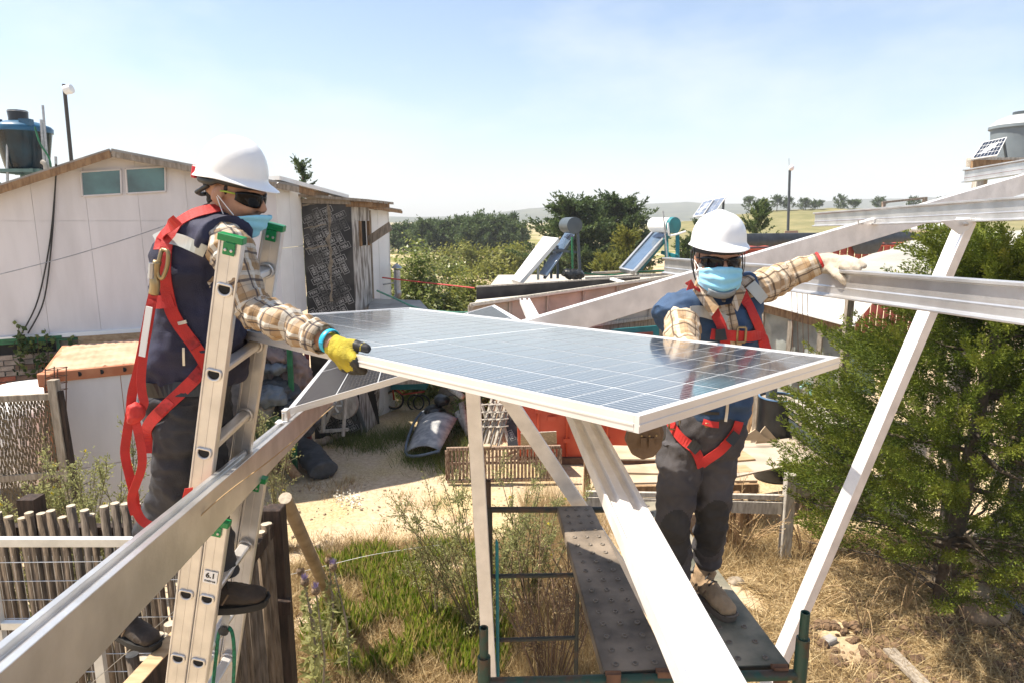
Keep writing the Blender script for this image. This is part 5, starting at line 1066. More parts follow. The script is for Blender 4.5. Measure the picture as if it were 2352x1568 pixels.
# junction box below
MB().box(HP_['at'](HP_['W'] / 2, HP_['L'] / 2, -.03), (.12, .06, .025)).build('junction_box', BLACKP, HP_['root'])
pA, pB, pC, pD = V((-1.21, 3.40, 3.40)), V((.18, 3.63, 3.77)), V((.06, 5.93, 3.70)), V((-1.33, 5.70, 3.33))
P2 = solar_panel('photovoltaic_module', pA, pB, pD, 6, 22, 'installed solar panel clamped to the left rail under the carried one', m_col=(.022, .02, .02), gloss=.12)
ec = thing('end_clamp', P(655, 955, 3.32), 'silver end clamp at the near corner of the installed panel', 'clamp')
MB().box(P(657, 950, 3.33), (.03, .05, .055)).build('clamp_block', ALUW, ec, bevel=.002); MB().box(P(648, 968, 3.30), (.06, .05, .012)).build('clamp_foot', ALUW, ec, bevel=.002); MB().tube([P(650, 965, 3.28), P(650, 948, 3.28)], .007, 8).build('bolt', STEEL, ec)
tag(MB().box(P(703, 900, 3.9), (.02, .06, .02)).build('mid_clamp', ALUW, None), 'small silver clamp half way along the installed panel edge', 'clamp')
# ------------------------------------------------ scaffold
SG = mat('chipped green scaffold paint', (.012, .05, .035), .55, col2=(.06, .035, .02), scale=14, lo=.45, hi=.62, bump=.15, bscale=40)
SGD = mat('dark rusty scaffold tube', (.025, .03, .025), .6, col2=(.07, .04, .025), scale=12, lo=.45, hi=.65)
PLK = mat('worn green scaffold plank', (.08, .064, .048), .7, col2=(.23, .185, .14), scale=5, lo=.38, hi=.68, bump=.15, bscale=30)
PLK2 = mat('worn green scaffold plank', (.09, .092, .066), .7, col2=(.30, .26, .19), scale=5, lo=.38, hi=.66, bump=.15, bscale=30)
ZP = 2.63
scf = thing('scaffold', V((.4, 3.0, 0)), 'green tube scaffold frame under the second worker', 'scaffold')
def post(px, ytop, ycol, Y, m=SG, r=.022, foot=True):
    t = P(px, ytop, Y); c = P(px, ycol, Y); x = t.x; nm = 'post'
    o = MB().tube([V((x, Y, 0)), V((x, Y, c.z))], r + .004, 14).build(nm, m, scf, smooth=40)
    MB().lathe([(r - .004, 0), (r - .004, t.z - c.z + .002), (r - .009, t.z - c.z), (r - .009, 0)], V((x, Y, c.z)), None, 14).build('spigot', m, o, smooth=40)
    return x
xa = post(1111, 1441, 1507, 2.30); xb = post(1850, 1406, 1464, 2.33); xc = post(1121, 1103, 1165, 3.87, SGD)
xd = post(1580, 1120, 1150, 3.87, SGD)
MB().tube([V((xa, 2.30, ZP - .035)), V((xb, 2.33, ZP - .02))], .021, 12).build('ledger', SG, scf, smooth=40)
MB().tube([V((xc, 3.87, ZP - .03)), V((xd, 3.87, ZP - .03))], .019, 12).build('ledger', SGD, scf, smooth=40)
xe = P(1327, 1330, 3.87).x
MB().tube([V((xe, 3.87, 0)), V((xe, 3.87, ZP - .03))], .014, 10).build('upright', SGD, scf, smooth=40)
for k in range(1, 6): MB().tube([V((xc, 3.87, ZP - .03 - .46 * k)), V((xe, 3.87, ZP - .03 - .45 * k))], .015, 10).build('rung', SGD, scf, smooth=40)
MB().tube([V((xc + .06, 3.84, 0)), V((xc + .055, 3.84, P(1142, 1245, 3.85).z)), V((xc + .05, 3.84, P(1142, 1235, 3.85).z))], [.011, .011, .003], 8).build('lock_rod', TEAL, scf)
MB().beam(V((xa, 2.30, ZP - .5)), V((xb, 2.33, ZP - .5)), .03, .03).build('lower_ledger', SG, scf)
x_ = P(1365, 1560, 2.31).x; MB().tube([V((x_, 2.31, 0)), V((x_, 2.31, ZP - .05))], .02, 10).build('upright', SG, scf, smooth=40)
hole = MB().lathe([(.012, 0), (.013, .005), (.008, .006), (.007, .001), (.001, .001)], (0, 0, 0), None, 10).mesh('rivet'); hole.materials.append(mat('plank rivet', (.16, .13, .10), .5, var=.3)); hole.polygons.foreach_set('use_smooth', [True] * len(hole.polygons))
def plank(fl, fr, nl, nr, m, label, rows):
    q = [G(*p, ZP) for p in (fl, fr, nr, nl)]
    r = thing('scaffold_plank', V((q[0].x, q[0].y, ZP - .05)), label, 'plank')
    prism(MB(), q, UP, .004).build('deck', m, r)
    for a, b in ((0, 3), (1, 2)): MB().beam(q[a] - UP * .029, q[b] - UP * .029, .006, .05).build('side_flange', m, r)
    MB().beam(q[3] - UP * .029, q[2] - UP * .029, .006, .05).build('end_flange', SGD, r)
    for s in (.12, .88):
        p = lerp(q[3], q[2], s); MB().beam(p + V((0, -.005, -.005)), p + V((0, -.03, .012)), .06, .02).build('hook', RUST, r); MB().beam(p + V((0, -.035, .012)), p + V((0, -.038, -.09)), .055, .008, V((0, -1, 0))).build('hook', RUST, r)
    for j in range(rows):
        for i in range(3):
            u, v_ = .2 + .3 * i + .01 * (j % 2), (j + .6) / rows; p = lerp(lerp(q[0], q[1], u), lerp(q[3], q[2], u), v_); o = bpy.data.objects.new('rivet', hole); COL.objects.link(o); o.parent = r; o.location = p - woff(r)
    return r
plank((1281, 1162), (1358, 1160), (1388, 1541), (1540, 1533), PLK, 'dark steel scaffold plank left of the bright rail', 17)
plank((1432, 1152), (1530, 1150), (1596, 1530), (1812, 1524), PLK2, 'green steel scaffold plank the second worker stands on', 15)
# ------------------------------------------------ extension ladder
GCAP = mat('green plastic cap', (.005, .20, .06), .35, var=.1)
ld = thing('extension_ladder', V((-1.87, 2.5, 0)), 'aluminium extension ladder with green caps that the first worker stands on', 'ladder')
LT, LB = P(533, 548, 2.15), P(404, 1568, 2.33); lu = (LT - LB).normalized(); ls = lu.cross(V((0, 1, 0))).normalized(); ls = ls if ls.x > 0 else -ls; ln_ = ls.cross(lu); ln_ = ln_ if ln_.y < 0 else -ln_   # ln_ faces camera
RP = [(-.039, -.016), (.039, -.016), (.039, .008), (.036, .012), (.032, .012), (.030, .008), (.003, .008), (.002, .0095), (-.002, .0095), (-.003, .008), (-.030, .008), (-.032, .012), (-.036, .012), (-.039, .008)]
DEP = .36
def lpt(s, side=0.0, dep=0.0): return LT - lu * s + ls * side - ln_ * dep        # s metres below the top
total = LT.z / lu.z
def side_rail(s0, side, dep, nm): return MB().extr(RP, lpt(s0, side, dep), lpt(total - .01, side, dep), ln_).build(nm, LADM, ld, smooth=30)
fly_n = side_rail(0, 0, 0, 'fly_rail'); fly_f = side_rail(.0, .0, DEP, 'fly_rail')
s_base = (LT.z - P(505, 1187, 2.25).z) / lu.z; s_basef = (LT.z - P(590, 1108, 2.6).z) / lu.z
bas_n = side_rail(s_base, .081, .0, 'base_rail'); bas_f = side_rail(s_basef, .081, DEP, 'base_rail')
for s0, sd, dp, par in ((0, 0, 0, fly_n), (0, 0, DEP, fly_f), (s_base, .081, 0, bas_n), (s_basef, .081, DEP, bas_f)):
    cp = MB(); cc = lpt(s0, sd, dp)
    cp.extr([(-.042, -.018), (.042, -.018), (.042, .016), (-.042, .016)], cc + lu * .012, cc - lu * .012, ln_)
    cp.extr([(-.02, .0125), (.02, .0125), (.02, .0165), (-.02, .0165)], cc - lu * .0125, cc - lu * .055, ln_)
    co = cp.build('end_cap', GCAP, par, bevel=.003)
    for e in (-.01, .01): MB().lathe([(.005, 0), (.005, .004), (.001, .005)], cc - lu * .038 + ls * e + ln_ * .0165, ln_.to_track_quat('Z', 'Y').to_matrix(), 8, True, True).build('screw', STEEL, co)
s1 = (LT.z - P(522, 662, 2.17).z) / lu.z
RQ = ln_.to_track_quat('Z', 'Y').to_matrix()
def rung_end(p, par):
    pts = []
    for k in range(25):
        a = 2 * math.pi * k / 24; rr_ = .0245; yy = rr_ * math.sin(a); yy = min(yy, .014); pts.append(p + ls * (rr_ * math.cos(a)) + lu * yy + ln_ * .0105)
    MB().tube(pts, .0052, 6, caps=False).build('rung_flare', LADM, par, smooth=True)
    c_ = MB(); b = len(c_.v); c_.v += [tuple(q - ln_ * .0008) for q in pts[:-1]]; c_.face(*range(24)); c_.build('rung_hole', DARK, par)
k = 0
def rung(s, side, par):
    a, b = lpt(s, side, .012), lpt(s, side, DEP - .012); pts = []
    d = (b - a)
    prof = []
    for q in range(16):
        t = 2 * math.pi * q / 16; y = min(.0225 * math.sin(t), .013); prof.append((.0225 * math.cos(t) * (1 + .05 * (q % 2)), y))
    MB().extr(prof, a, b, lu).build('rung', LADM, ld, smooth=25)
    rung_end(lpt(s, side, 0), par)
    for e in (1,):
        f = lpt(s, side, DEP - .022); MB().tube([f + ls * (.029 * math.cos(2 * math.pi * i / 16)) + lu * (.026 * math.sin(2 * math.pi * i / 16)) for i in range(17)], .005, 5, caps=False).build('rung_collar', LADM, ld, smooth=True)
s = s1
while s < total - .1:
    rung(s, 0, fly_n)
    if s > s_base + .05: rung(s + .0, .081, bas_n)
    s += .305; k += 1
# sticker with its lettering
def text_mesh(body, size, bold=.0):
    cu = bpy.data.curves.new('t', 'FONT'); cu.body = body; cu.size = size; cu.align_x = 'CENTER'; cu.align_y = 'CENTER'; cu.offset = bold; cu.resolution_u = 3
    o = bpy.data.objects.new('t', cu); COL.objects.link(o); me = bpy.data.meshes.new_from_object(o.evaluated_get(bpy.context.evaluated_depsgraph_get())); bpy.data.objects.remove(o); bpy.data.curves.remove(cu); return me
sc_c = plane_hit(483, 1325, lpt(1, .081, 0) + ln_ * .0128, ln_)
stk = prism(MB(), [sc_c + ls * a + lu * b for a, b in ((-.026, -.027), (.026, -.027), (.026, .027), (-.026, .027))], ln_, .0012).build('sticker', mat('white sticker', (.8, .8, .8), .4, var=.02), ld)
INK = mat('black ink', (.01, .01, .01), .6)
for body, size, dy, bold in (('6.1', .030, .007, .0012), ('metros', .0145, -.016, .0005)):
    me = text_mesh(body, size, bold); me.transform(MX(sc_c + ln_ * .0008 + lu * dy, ls, lu, ln_)); me.transform(Matrix.Translation(-woff(stk))); me.materials.append(INK); o = bpy.data.objects.new('lettering', me); COL.objects.link(o); o.parent = stk
# pulley and rope
pc = plane_hit(517, 1430, lpt(1, .081, .10), ln_)
MB().beam(pc + lu * .05, pc - lu * .03, .03, .004, ln_).build('pulley_bracket', GALV, ld); MB().lathe([(.022, -.008), (.017, 0), (.022, .008)], pc - lu * .035, RQ, 16, True, True).build('pulley_wheel', BLACKP, ld, smooth=40)
ROPE = mat('green rope', (.005, .14, .07), .7, var=.4, scale=90)
rpe = MB().tube(curve([plane_hit(486, 1600, pc, ln_), plane_hit(496, 1510, pc, ln_), plane_hit(503, 1452, pc, ln_), plane_hit(517, 1438, pc - ln_ * .01, ln_), plane_hit(533, 1452, pc, ln_), plane_hit(538, 1510, pc, ln_), plane_hit(534, 1600, pc, ln_)], 40), .0075, 7)
tag(rpe.build('rope', ROPE, None, smooth=True), 'green rope looped through the ladder pulley', 'rope')
# ------------------------------------------------ paling fence, two runs meeting at the dark corner post
PAL = [mat('weathered round paling', (.085, .06, .038), .9, col2=(.19, .14, .095), scale=7, stretch=(7, 7, 1), bump=.5, bscale=14), mat('greyer round paling', (.08, .062, .045), .9, col2=(.165, .13, .10), scale=7, stretch=(7, 7, 1), bump=.5, bscale=14)]
PCUT = mat('sawn paling top', (.40, .34, .26), .9, var=.2, scale=30)
pal_me = []
for k, h in enumerate((2.38, 2.41, 2.36, 2.43)):
    mb = MB(); bend = .012 * math.sin(k * 2); mb.tube([V((0, 0, -.05)), V((bend, 0, h * .5)), V((0, bend, h))], [.031, .030, .0285], 10); mb.k = 1
    mb.poly([V((.0285 * math.cos(a * math.pi / 5), bend + .0285 * math.sin(a * math.pi / 5), h + .001)) for a in range(10)])
    me = mb.mesh('paling'); me.materials.append(PAL[k % 2]); me.materials.append(PCUT); me.polygons.foreach_set('use_smooth', [len(p.vertices) == 4 for p in me.polygons]); pal_me.append(me)
cor = G(630, 1163, 2.42); rr = random.Random(6)
f1 = thing('paling_fence', V((-3, 4.4, 0)), 'round paling fence running across behind the wire gate', 'fence')
xl = P(-70, 1155, 4.4).x; x = xl; Yc = cor.y + .0
while x < cor.x - .10: inst('paling', pal_me[rr.randrange(4)], f1, Matrix.Translation((x, Yc + rr.uniform(-.008, .008), rr.uniform(-.02, .02))) @ Matrix.Rotation(rr.uniform(-.012, .012), 4, 'Y') @ Matrix.Rotation(rr.uniform(0, 6), 4, 'Z')); x += .0725
for z in (2.2, .8): MB().beam(V((xl, Yc + .075, z)), V((cor.x, Yc + .075, z)), .07, .09).build('rail', WOODD, f1)
for px in (46,): q = P(px, 1150, Yc); MB().beam(V((q.x, Yc + .10, 0)), V((q.x, Yc + .10, 2.45)), .12, .12, V((0, -1, 0))).build('post', WOODD, f1)
f2 = thing('paling_fence', V((-1.85, 3.7, 0)), 'round paling fence running towards the camera under the ladder', 'fence')
n2 = G(300, 1520, 2.4); ddv = (n2 - cor); L2 = ddv.length; ddv.normalize(); d = .12
while d < L2 - .02:
    p = cor + ddv * d; inst('paling', pal_me[rr.randrange(4)], f2, Matrix.Translation((p.x, p.y, rr.uniform(-.03, .02))) @ Matrix.Rotation(rr.uniform(-.012, .012), 4, 'Y') @ Matrix.Rotation(rr.uniform(0, 6), 4, 'Z')); d += .066
MB().beam(V((cor.x, cor.y, 0)), V((cor.x, cor.y, 2.42)), .125, .12, V((0, -1, 0))).build('corner_post', WOODD, f2, bevel=.006)
bl0, bl1 = G(402, 1462, 2.49), G(285, 1590, 2.49); bdv = (bl1 - bl0).normalized(); bl0 = bl0 - bdv * .25
MB().beam(bl0 - UP * .06, bl1 - UP * .06, .07, .12).build('top_rail', WOODD, f2); MB().beam(bl0 + UP * .003, bl1 + UP * .003, .075, .005).build('rail_capping', WOODY, f2)
for i, (a, b) in enumerate((((618, 1215), (556, 1300)), ((612, 1445), (520, 1600)))): MB().beam(P(*a, cor.y - .09), P(*b, cor.y - .55), .07, .09).build('brace', WOODD, f2)
MB().beam(P(600, 1392, cor.y - .1), P(668, 1390, cor.y - .06), .07, .10).build('rail_stub', WOODD, f2); MB().beam(P(560, 1180, cor.y + .02), P(612, 1178, cor.y + .02), .07, .09).build('rail_stub', WOODD, f2)
for (x, y) in ((385, 1490), (374, 1508)): p = plane_hit(x, y, bl0 + V((.04, 0, 0)), V((1, -.3, 0)).normalized()); MB().tube([p, p + V((.03, -.02, 0))], .003, 5).build('nail', STEEL, f2)
# leaning round stake
a = P(655, 1143, 5.0); b = G(770, 1400, .0)
lk_ = thing('leaning_stake', b, 'round wooden stake leaning over the weeds right of the dark post', 'stake'); MB().tube([a, lerp(a, b, .5), b], [.055, .056, .055], 12).build('shaft', mat('yellowed stake', (.24, .17, .10), .85, col2=(.36, .27, .17), scale=6, bump=.3), lk_, smooth=40)
MB().lathe([(.052, 0), (.001, .003)], a + (a - b).normalized() * .002, (a - b).to_track_quat('Z', 'Y').to_matrix(), 12).build('sawn_top', PCUT, lk_)
# ------------------------------------------------ galvanised wire mesh gate
GV = mat('galvanised white rail', (.62, .63, .62), .45, metal=.4, var=.1, scale=12)
mg_ = thing('mesh_gate', V((-2.2, 2.85, 0)), 'galvanised wire mesh gate in front of the paling fence', 'gate'); Yg = 2.85
zt_ = P(100, 1243, Yg).z; x0, x1 = P(-60, 1240, Yg).x, P(436, 1300, Yg).x
MB().beam(V((x0, Yg, zt_)), V((P(330, 1243, Yg).x, Yg, zt_)), .03, .043).build('top_bar', GV, mg_, bevel=.003)
zm = P(40, 1434, Yg).z; MB().beam(V((x0, Yg, zm)), V((P(100, 1434, Yg).x, Yg, zm)), .03, .04).build('middle_bar', GV, mg_, bevel=.003)
xq = P(228, 1500, Yg).x; MB().beam(V((xq, Yg, 0)), V((xq, Yg, P(228, 1440, Yg).z)), .045, .03).build('upright', GV, mg_)
xq = P(8, 1500, Yg).x; MB().beam(V((xq, Yg, 0)), V((xq, Yg, zt_ - .022)), .04, .03, V((0, -1, 0))).build('upright', GV, mg_)
zh = P(40, 1296, Yg).z; k = 0
while zh > 1.3: MB().tube([V((x0, Yg + .018, zh)), V((x1, Yg + .018, zh + .012))], .0022, 5).build('wire', GALV, mg_); zh -= .098
x = x0
while x < x1: MB().tube([V((x, Yg + .022, P(40, 1286, Yg).z + .01)), V((x + .01, Yg + .022, 1.3))], .0016, 4).build('wire', GALV, mg_); x += .038 if x < P(240, 1300, Yg).x else .075
for (a, b) in (((420, 1385), (210, 1568)), ((445, 1440), (280, 1590))): MB().tube([P(*a, Yg - .03), P(*b, Yg - .03)], .002, 5).build('wire', GALV, mg_)
# twine along the left rail and a wire over the weeds
tw_ = MB().tube(curve([P(765, 932, 3.2), P(640, 1040, 2.5), P(480, 1165, 1.9), P(300, 1365, 1.5), P(120, 1600, 1.2)], 30), .0022, 5)
tag(tw_.build('twine', mat('tan twine', (.42, .29, .15), .8), None), 'tan twine stretched below the left foreground rail', 'twine')
tag(MB().tube(curve([G(620, 1330, .5), G(760, 1295, .45), G(870, 1270, .5), G(1010, 1250, .4)], 12), .0025, 5).build('string', WHITE2, None), 'white string stretched low over the weeds', 'string')
# ================================================================== the two workers
SKIN = mat('skin', (.40, .215, .135), .5, var=.10, scale=14, bump=.08, bscale=120, spec=.4)
HAIR = mat('dark hair', (.012, .009, .008), .6, var=.5, scale=60, bump=.5, bscale=160)
HELM = mat('white helmet plastic', (.80, .80, .79), .34, col2=(.35, .34, .33), scale=26, lo=.70, hi=.76, coat=.2, bump=.03, bscale=30)
NAVY1 = mat('navy work vest', (.020, .022, .052), .8, var=.25, scale=9, bump=.25, bscale=260)
NAVY2 = mat('blue work vest', (.030, .066, .135), .8, var=.25, scale=9, bump=.25, bscale=260)
TRO1 = mat('charcoal trousers', (.030, .031, .038), .85, var=.25, scale=8, bump=.25, bscale=260)
TRO2 = mat('grey trousers', (.052, .048, .052), .85, var=.25, scale=8, bump=.25, bscale=260)
TROK = mat('black knee panel', (.022, .021, .022), .85, var=.25, scale=8)
STRAP = mat('red harness webbing', (.44, .017, .014), .65, var=.12, scale=20, bump=.25, bscale=300)
STITCH = mat('stitched red webbing', (.30, .012, .012), .7, var=.3, scale=60)
REFL = mat('grey reflective tape', (.42, .43, .40), .35, var=.08, metal=.3)
MASKM = mat('blue surgical mask', (.27, .60, .76), .8, var=.05, scale=12)
LENS = mat('black lens', (.004, .004, .005), .12, spec=.25, coat=0.0, var=.1)
BLKB = mat('black buckle', (.015, .015, .015), .45)
BRASS = mat('yellow zinc steel', (.34, .25, .13), .4, metal=.7)
LEATH = mat('tan work glove', (.43, .37, .29), .8, var=.15, scale=10, bump=.2, bscale=90)
def plaid_mat(name, base, brown, dark, light):
    m = bpy.data.materials.new(name); m.use_nodes = True; n = m.node_tree; b = n.nodes['Principled BSDF']; lk = n.links.new; b.inputs['Roughness'].default_value = .85; b.inputs['Specular IOR Level'].default_value = .2
    a = n.nodes.new('ShaderNodeAttribute'); a.attribute_name = 'plaid'; s = n.nodes.new('ShaderNodeSeparateXYZ'); lk(a.outputs['Vector'], s.inputs[0])
    def mth(op, x, v): q = n.nodes.new('ShaderNodeMath'); q.operation = op; lk(x, q.inputs[0]); q.inputs[1].default_value = v; return q.outputs[0]
    def band(ax, per, off, wd): return mth('LESS_THAN', mth('FRACT', mth('ADD', mth('MULTIPLY', s.outputs[ax], 1 / per), off + 40), 0), wd)
    col = n.nodes.new('ShaderNodeRGB'); col.outputs[0].default_value = (*base, 1); cur = col.outputs[0]
    for ax, per, off, wd, c, k in ((0, .098, .0, .38, brown, .55), (1, .098, .1, .38, brown, .55), (0, .098, .72, .16, light, .8), (1, .098, .78, .14, light, .8), (0, .098, .45, .09, dark, .75), (1, .098, .55, .08, dark, .75), (0, .044, .1, .05, dark, .4), (1, .044, .2, .05, dark, .4)):
        f = mth('MULTIPLY', band(ax, per, off, wd), k); q = n.nodes.new('ShaderNodeMix'); q.data_type = 'RGBA'; lk(f, q.inputs[0]); lk(cur, q.inputs[6]); q.inputs[7].default_value = (*c, 1); cur = q.outputs[2]
    lk(cur, b.inputs['Base Color'])
    t = n.nodes.new('ShaderNodeTexCoord'); nb = n.nodes.new('ShaderNodeTexNoise'); nb.inputs['Scale'].default_value = 60; lk(t.outputs['Object'], nb.inputs['Vector']); bp_ = n.nodes.new('ShaderNodeBump'); bp_.inputs['Strength'].default_value = .25; bp_.inputs['Distance'].default_value = .01; lk(nb.outputs[0], bp_.inputs['Height']); lk(bp_.outputs[0], b.inputs['Normal'])
    return m
PLAID1 = plaid_mat('brown plaid flannel', (.40, .33, .25), (.26, .15, .06), (.035, .032, .045), (.56, .52, .45))
PLAID2 = plaid_mat('tan plaid flannel', (.47, .37, .26), (.34, .21, .10), (.06, .04, .03), (.58, .50, .39))
def limb_uv(me, lines):
    """cloth coordinates along and around the nearest limb axis"""
    n = len(me.vertices); co = np.empty(n * 3); me.vertices.foreach_get('co', co); co = co.reshape(-1, 3); best = np.full(n, 1e9); uv = np.zeros((n, 3))
    for k, ln in enumerate(lines):
        acc = 0.0; pts = [npv(p) for p in ln]
        for a, b in zip(pts[:-1], pts[1:]):
            d = b - a; L_ = np.linalg.norm(d); d = d / L_; t = np.clip((co - a) @ d, 0, L_); q = a + t[:, None] * d; r = co - q; dist = np.linalg.norm(r, axis=1)
            x = np.cross(d, [0.2, 0.3, 1.0]); x /= np.linalg.norm(x); y = np.cross(d, x); ang = np.arctan2(r @ y, r @ x)
            m_ = dist < best; best[m_] = dist[m_]; uv[m_, 0] = acc + ((co - a) @ d)[m_] + k * .37; uv[m_, 1] = ang[m_] * .07; acc += L_
    at = me.attributes.new('plaid', 'FLOAT_VECTOR', 'POINT'); at.data.foreach_set('vector', uv.astype(np.float32).ravel())
def bvh_of(*meshes):
    vs_, fs = [], []
    for me in meshes:
        b = len(vs_); vs_ += [v.co.copy() for v in me.vertices]; fs += [tuple(b + i for i in p.vertices) for p in me.polygons]
    return BVHTree.FromPolygons(vs_, fs)
CAMP = V((0, 0, CAMZ))
def px_path(path, n):
    pts = curve([V((x, y, 0)) for x, y in path], n); return [(p.x, p.y) for p in pts]
def ribbon(pts, nrm, wd, name, m, parent, th=.0035):
    k = len(pts); v_ = []
    for i in range(k):
        t = (pts[min(i + 1, k - 1)] - pts[max(i - 1, 0)]).normalized(); s = t.cross(nrm[i]).normalized()
        v_ += [pts[i] - s * wd / 2, pts[i] + s * wd / 2]
    return MB().grid(v_, k, 2).build(name, m, parent, smooth=False, solid=th)
def strap(tree_, path, wd, name, m, parent, n=24, off=.006, Yd=2.4):
    off = off + .006
    pts, nr = [], []; last = None
    for x, y in px_path(path, n):
        d = ray(x, y).normalized(); h = tree_.ray_cast(CAMP, d)
        if h[0] is None:
            dist = last if last else Yd; pts.append(CAMP + d * dist); nr.append(-d)
        else:
            q = h[1] if h[1].dot(d) < 0 else -h[1]; last = h[3]; pts.append(h[0] + q * off); nr.append((q * .7 - d * .3).normalized())
    for _ in range(5):
        pts = [pts[0]] + [(pts[i - 1] + pts[i] * 2 + pts[i + 1]) / 4 for i in range(1, len(pts) - 1)] + [pts[-1]]
        nr = [nr[0]] + [(nr[i - 1] + nr[i] + nr[i + 1]).normalized() for i in range(1, len(nr) - 1)] + [nr[-1]]
    nr2 = nr; pts = [p + q * .003 for p, q in zip(pts, nr2)]
    return ribbon(pts, nr2, wd, name, m, parent)
class Head:
    def __init__(s, c, fwd, up, neck, k=1.0):
        s.c = c; s.f = fwd.normalized(); s.r = s.f.cross(up).normalized(); s.u = s.r.cross(s.f).normalized(); s.k = k; s.neck = neck
    def __call__(s, x, y, z): return s.c + (s.r * x + s.f * y + s.u * z) * s.k
    def R(s): return Matrix((s.r, s.f, s.u)).transposed()
    def skin_into(s, mb):
        R = s.R(); e = lambda c, r: mb.ell(s(*c), [q * s.k for q in r], R, 22, 16)
        e((0, -.012, .03), (.076, .096, .085)); e((0, .028, -.03), (.062, .062, .088)); e((0, .048, -.088), (.044, .042, .034)); e((0, .080, .020), (.056, .018, .013)); e((.03, .065, -.035), (.028, .028, .03)); e((-.03, .065, -.035), (.028, .028, .03))
        mb.tube([s(0, .082, .012), s(0, .102, -.015), s(0, .112, -.034)], [.009, .012, .014], 10); e((0, .105, -.036), (.018, .014, .010)); e((0, .090, -.066), (.024, .012, .007)); e((0, .088, -.076), (.022, .012, .007))
        for sx in (-1, 1): mb.ell(s(sx * .079, -.012, -.012), (.009, .021, .033), R @ Matrix.Rotation(.25 * sx, 3, 'Z') @ Matrix.Rotation(-.15, 3, 'X')); mb.ell(s(sx * .076, -.004, -.036), (.008, .011, .014), R)
        mb.tube([s(0, -.022, -.04), lerp(s(0, -.02, -.09), s.neck, .4), s.neck], [.056, .056, .064], 16)
    def hair(s, par):
        R = s.R(); mb = MB().ell(s(0, -.036, .026), (.0735, .079, .072), R).ell(s(0, -.050, -.03), (.052, .040, .042), R).ell(s(.069, .010, .012), (.008, .008, .024), R).ell(s(-.069, .010, .012), (.008, .008, .024), R)
        return place_mesh('hair', fuse(mb, .006, 3, clothy(.003, 60, 2)), HAIR, par)
    def helmet(s, par, visor=.055, tilt=0.0, dzr=0.0, h=.118):
        nph, nth = 48, 14; pts = []; rx, ryf, ryb = .097, .112, .118; zr = .050 + dzr
        def pt(th, ph, ext=0.0, dz=0.0):
            c_, s_ = math.cos(ph), math.sin(ph); ry = ryf if c_ > 0 else ryb; rr_ = math.sin(th) ** .82
            x = (rx * rr_ + ext) * s_; y = (ry * rr_ + ext) * c_ - .012; z = zr + h * math.cos(th) ** .9 + dz if th < math.pi / 2 - 1e-6 else zr + dz
            if abs(x) < .03 and th < 1.3: z += .008 * (1 - (x / .03) ** 2) ** 2
            return s(x, y, z - .10 * max(0, -y - .02) * math.sin(th) ** 3 - tilt * y)
        for i in range(nth + 1):
            for j in range(nph): pts.append(pt(math.pi / 2 * (i / nth) if i else 1e-3, 2 * math.pi * j / nph))
        for j in range(nph):
            ph = 2 * math.pi * j / nph; fr_ = max(0, math.cos(ph)) ** 2.2; pts.append(pt(math.pi / 2, ph, .006 + visor * .5 * fr_, -.006 - .004 * fr_))
        for j in range(nph):
            ph = 2 * math.pi * j / nph; fr_ = max(0, math.cos(ph)) ** 2.2; pts.append(pt(math.pi / 2, ph, .010 + visor * fr_, -.012 - .010 * fr_))
        o = MB().grid(pts, nth + 3, nph, closed=True).build('helmet', HELM, par, smooth=True, solid=.004); q = o.modifiers.new('u', 'SUBSURF'); q.levels = q.render_levels = 1
        pts = [s((rx - .006) * math.sin(2 * math.pi * k / 32), (.108) * math.cos(2 * math.pi * k / 32) - .012, .035 - .012 * (1 if math.cos(2 * math.pi * k / 32) < 0 else 0) - tilt * .1 * math.cos(2 * math.pi * k / 32)) for k in range(33)]
        MB().tube(pts, [(.004, .012)] * 33, 8, caps=False, up=s.u).build('headband', BLKB, o, smooth=True); return o
    def glasses(s, par, arm=BLKB):
        g_ = None
        for sx in (-1, 1):
            pts = []
            for i in range(13):
                t = i / 12; ph = math.radians(5 + 66 * t) * sx; hh = .028 * math.sin(math.pi * min(.98, .16 + .72 * t)) ** .55 * (1 - .25 * t)
                for j in range(6): v_ = j / 5 * 2 - 1; pts.append(s(.077 * math.sin(ph), .016 + .088 * math.cos(ph) + .002 * (1 - v_ * v_), -.002 + hh * v_ - .005 * (1 - t)))
            o = MB().grid(pts, 13, 6).build('sunglasses', LENS, par, smooth=True, solid=.003) if g_ is None else MB().grid(pts, 13, 6).build('lens', LENS, g_, smooth=True, solid=.003); g_ = g_ or o
            MB().tube([s(sx * .070, .045, .004), s(sx * .079, .02, .005), s(sx * .081, -.02, .0)], .0032, 6).build('temple', arm, g_, smooth=True)
        MB().tube([s(-.014, .104, .006), s(0, .107, .009), s(.014, .104, .006)], .0035, 6).build('bridge', BLKB, g_); return g_
    def mask(s, par, dz=0.0, dy=0.0, tiltm=0.0):
        pts = []; nu, nv = 25, 15
        for i in range(nu):
            u = i / (nu - 1) * 2 - 1; ph = math.radians(70) * u
            for j in range(nv):
                v_ = j / (nv - 1); nose = .022 * math.exp(-(u / .22) ** 2) * (1 - v_) ** .8; belly = .012 * math.sin(math.pi * v_) * math.cos(ph)
                y = .022 + .078 * math.cos(ph) + nose + belly + .005 * math.sin(v_ * 19) * math.cos(ph) + .004 * noise.noise(V((u * 6, v_ * 5, dz * 50 + 2)))
                z = lerp(-.014 - .020 * abs(u) ** 1.5, -.122 + .034 * abs(u) ** 1.4, v_); pts.append(s(.083 * math.sin(ph), y + dy - tiltm * (v_ - .3), z + dz))
        o = MB().grid(pts, nu, nv).build('face_mask', MASKM, par, smooth=True, solid=.002)
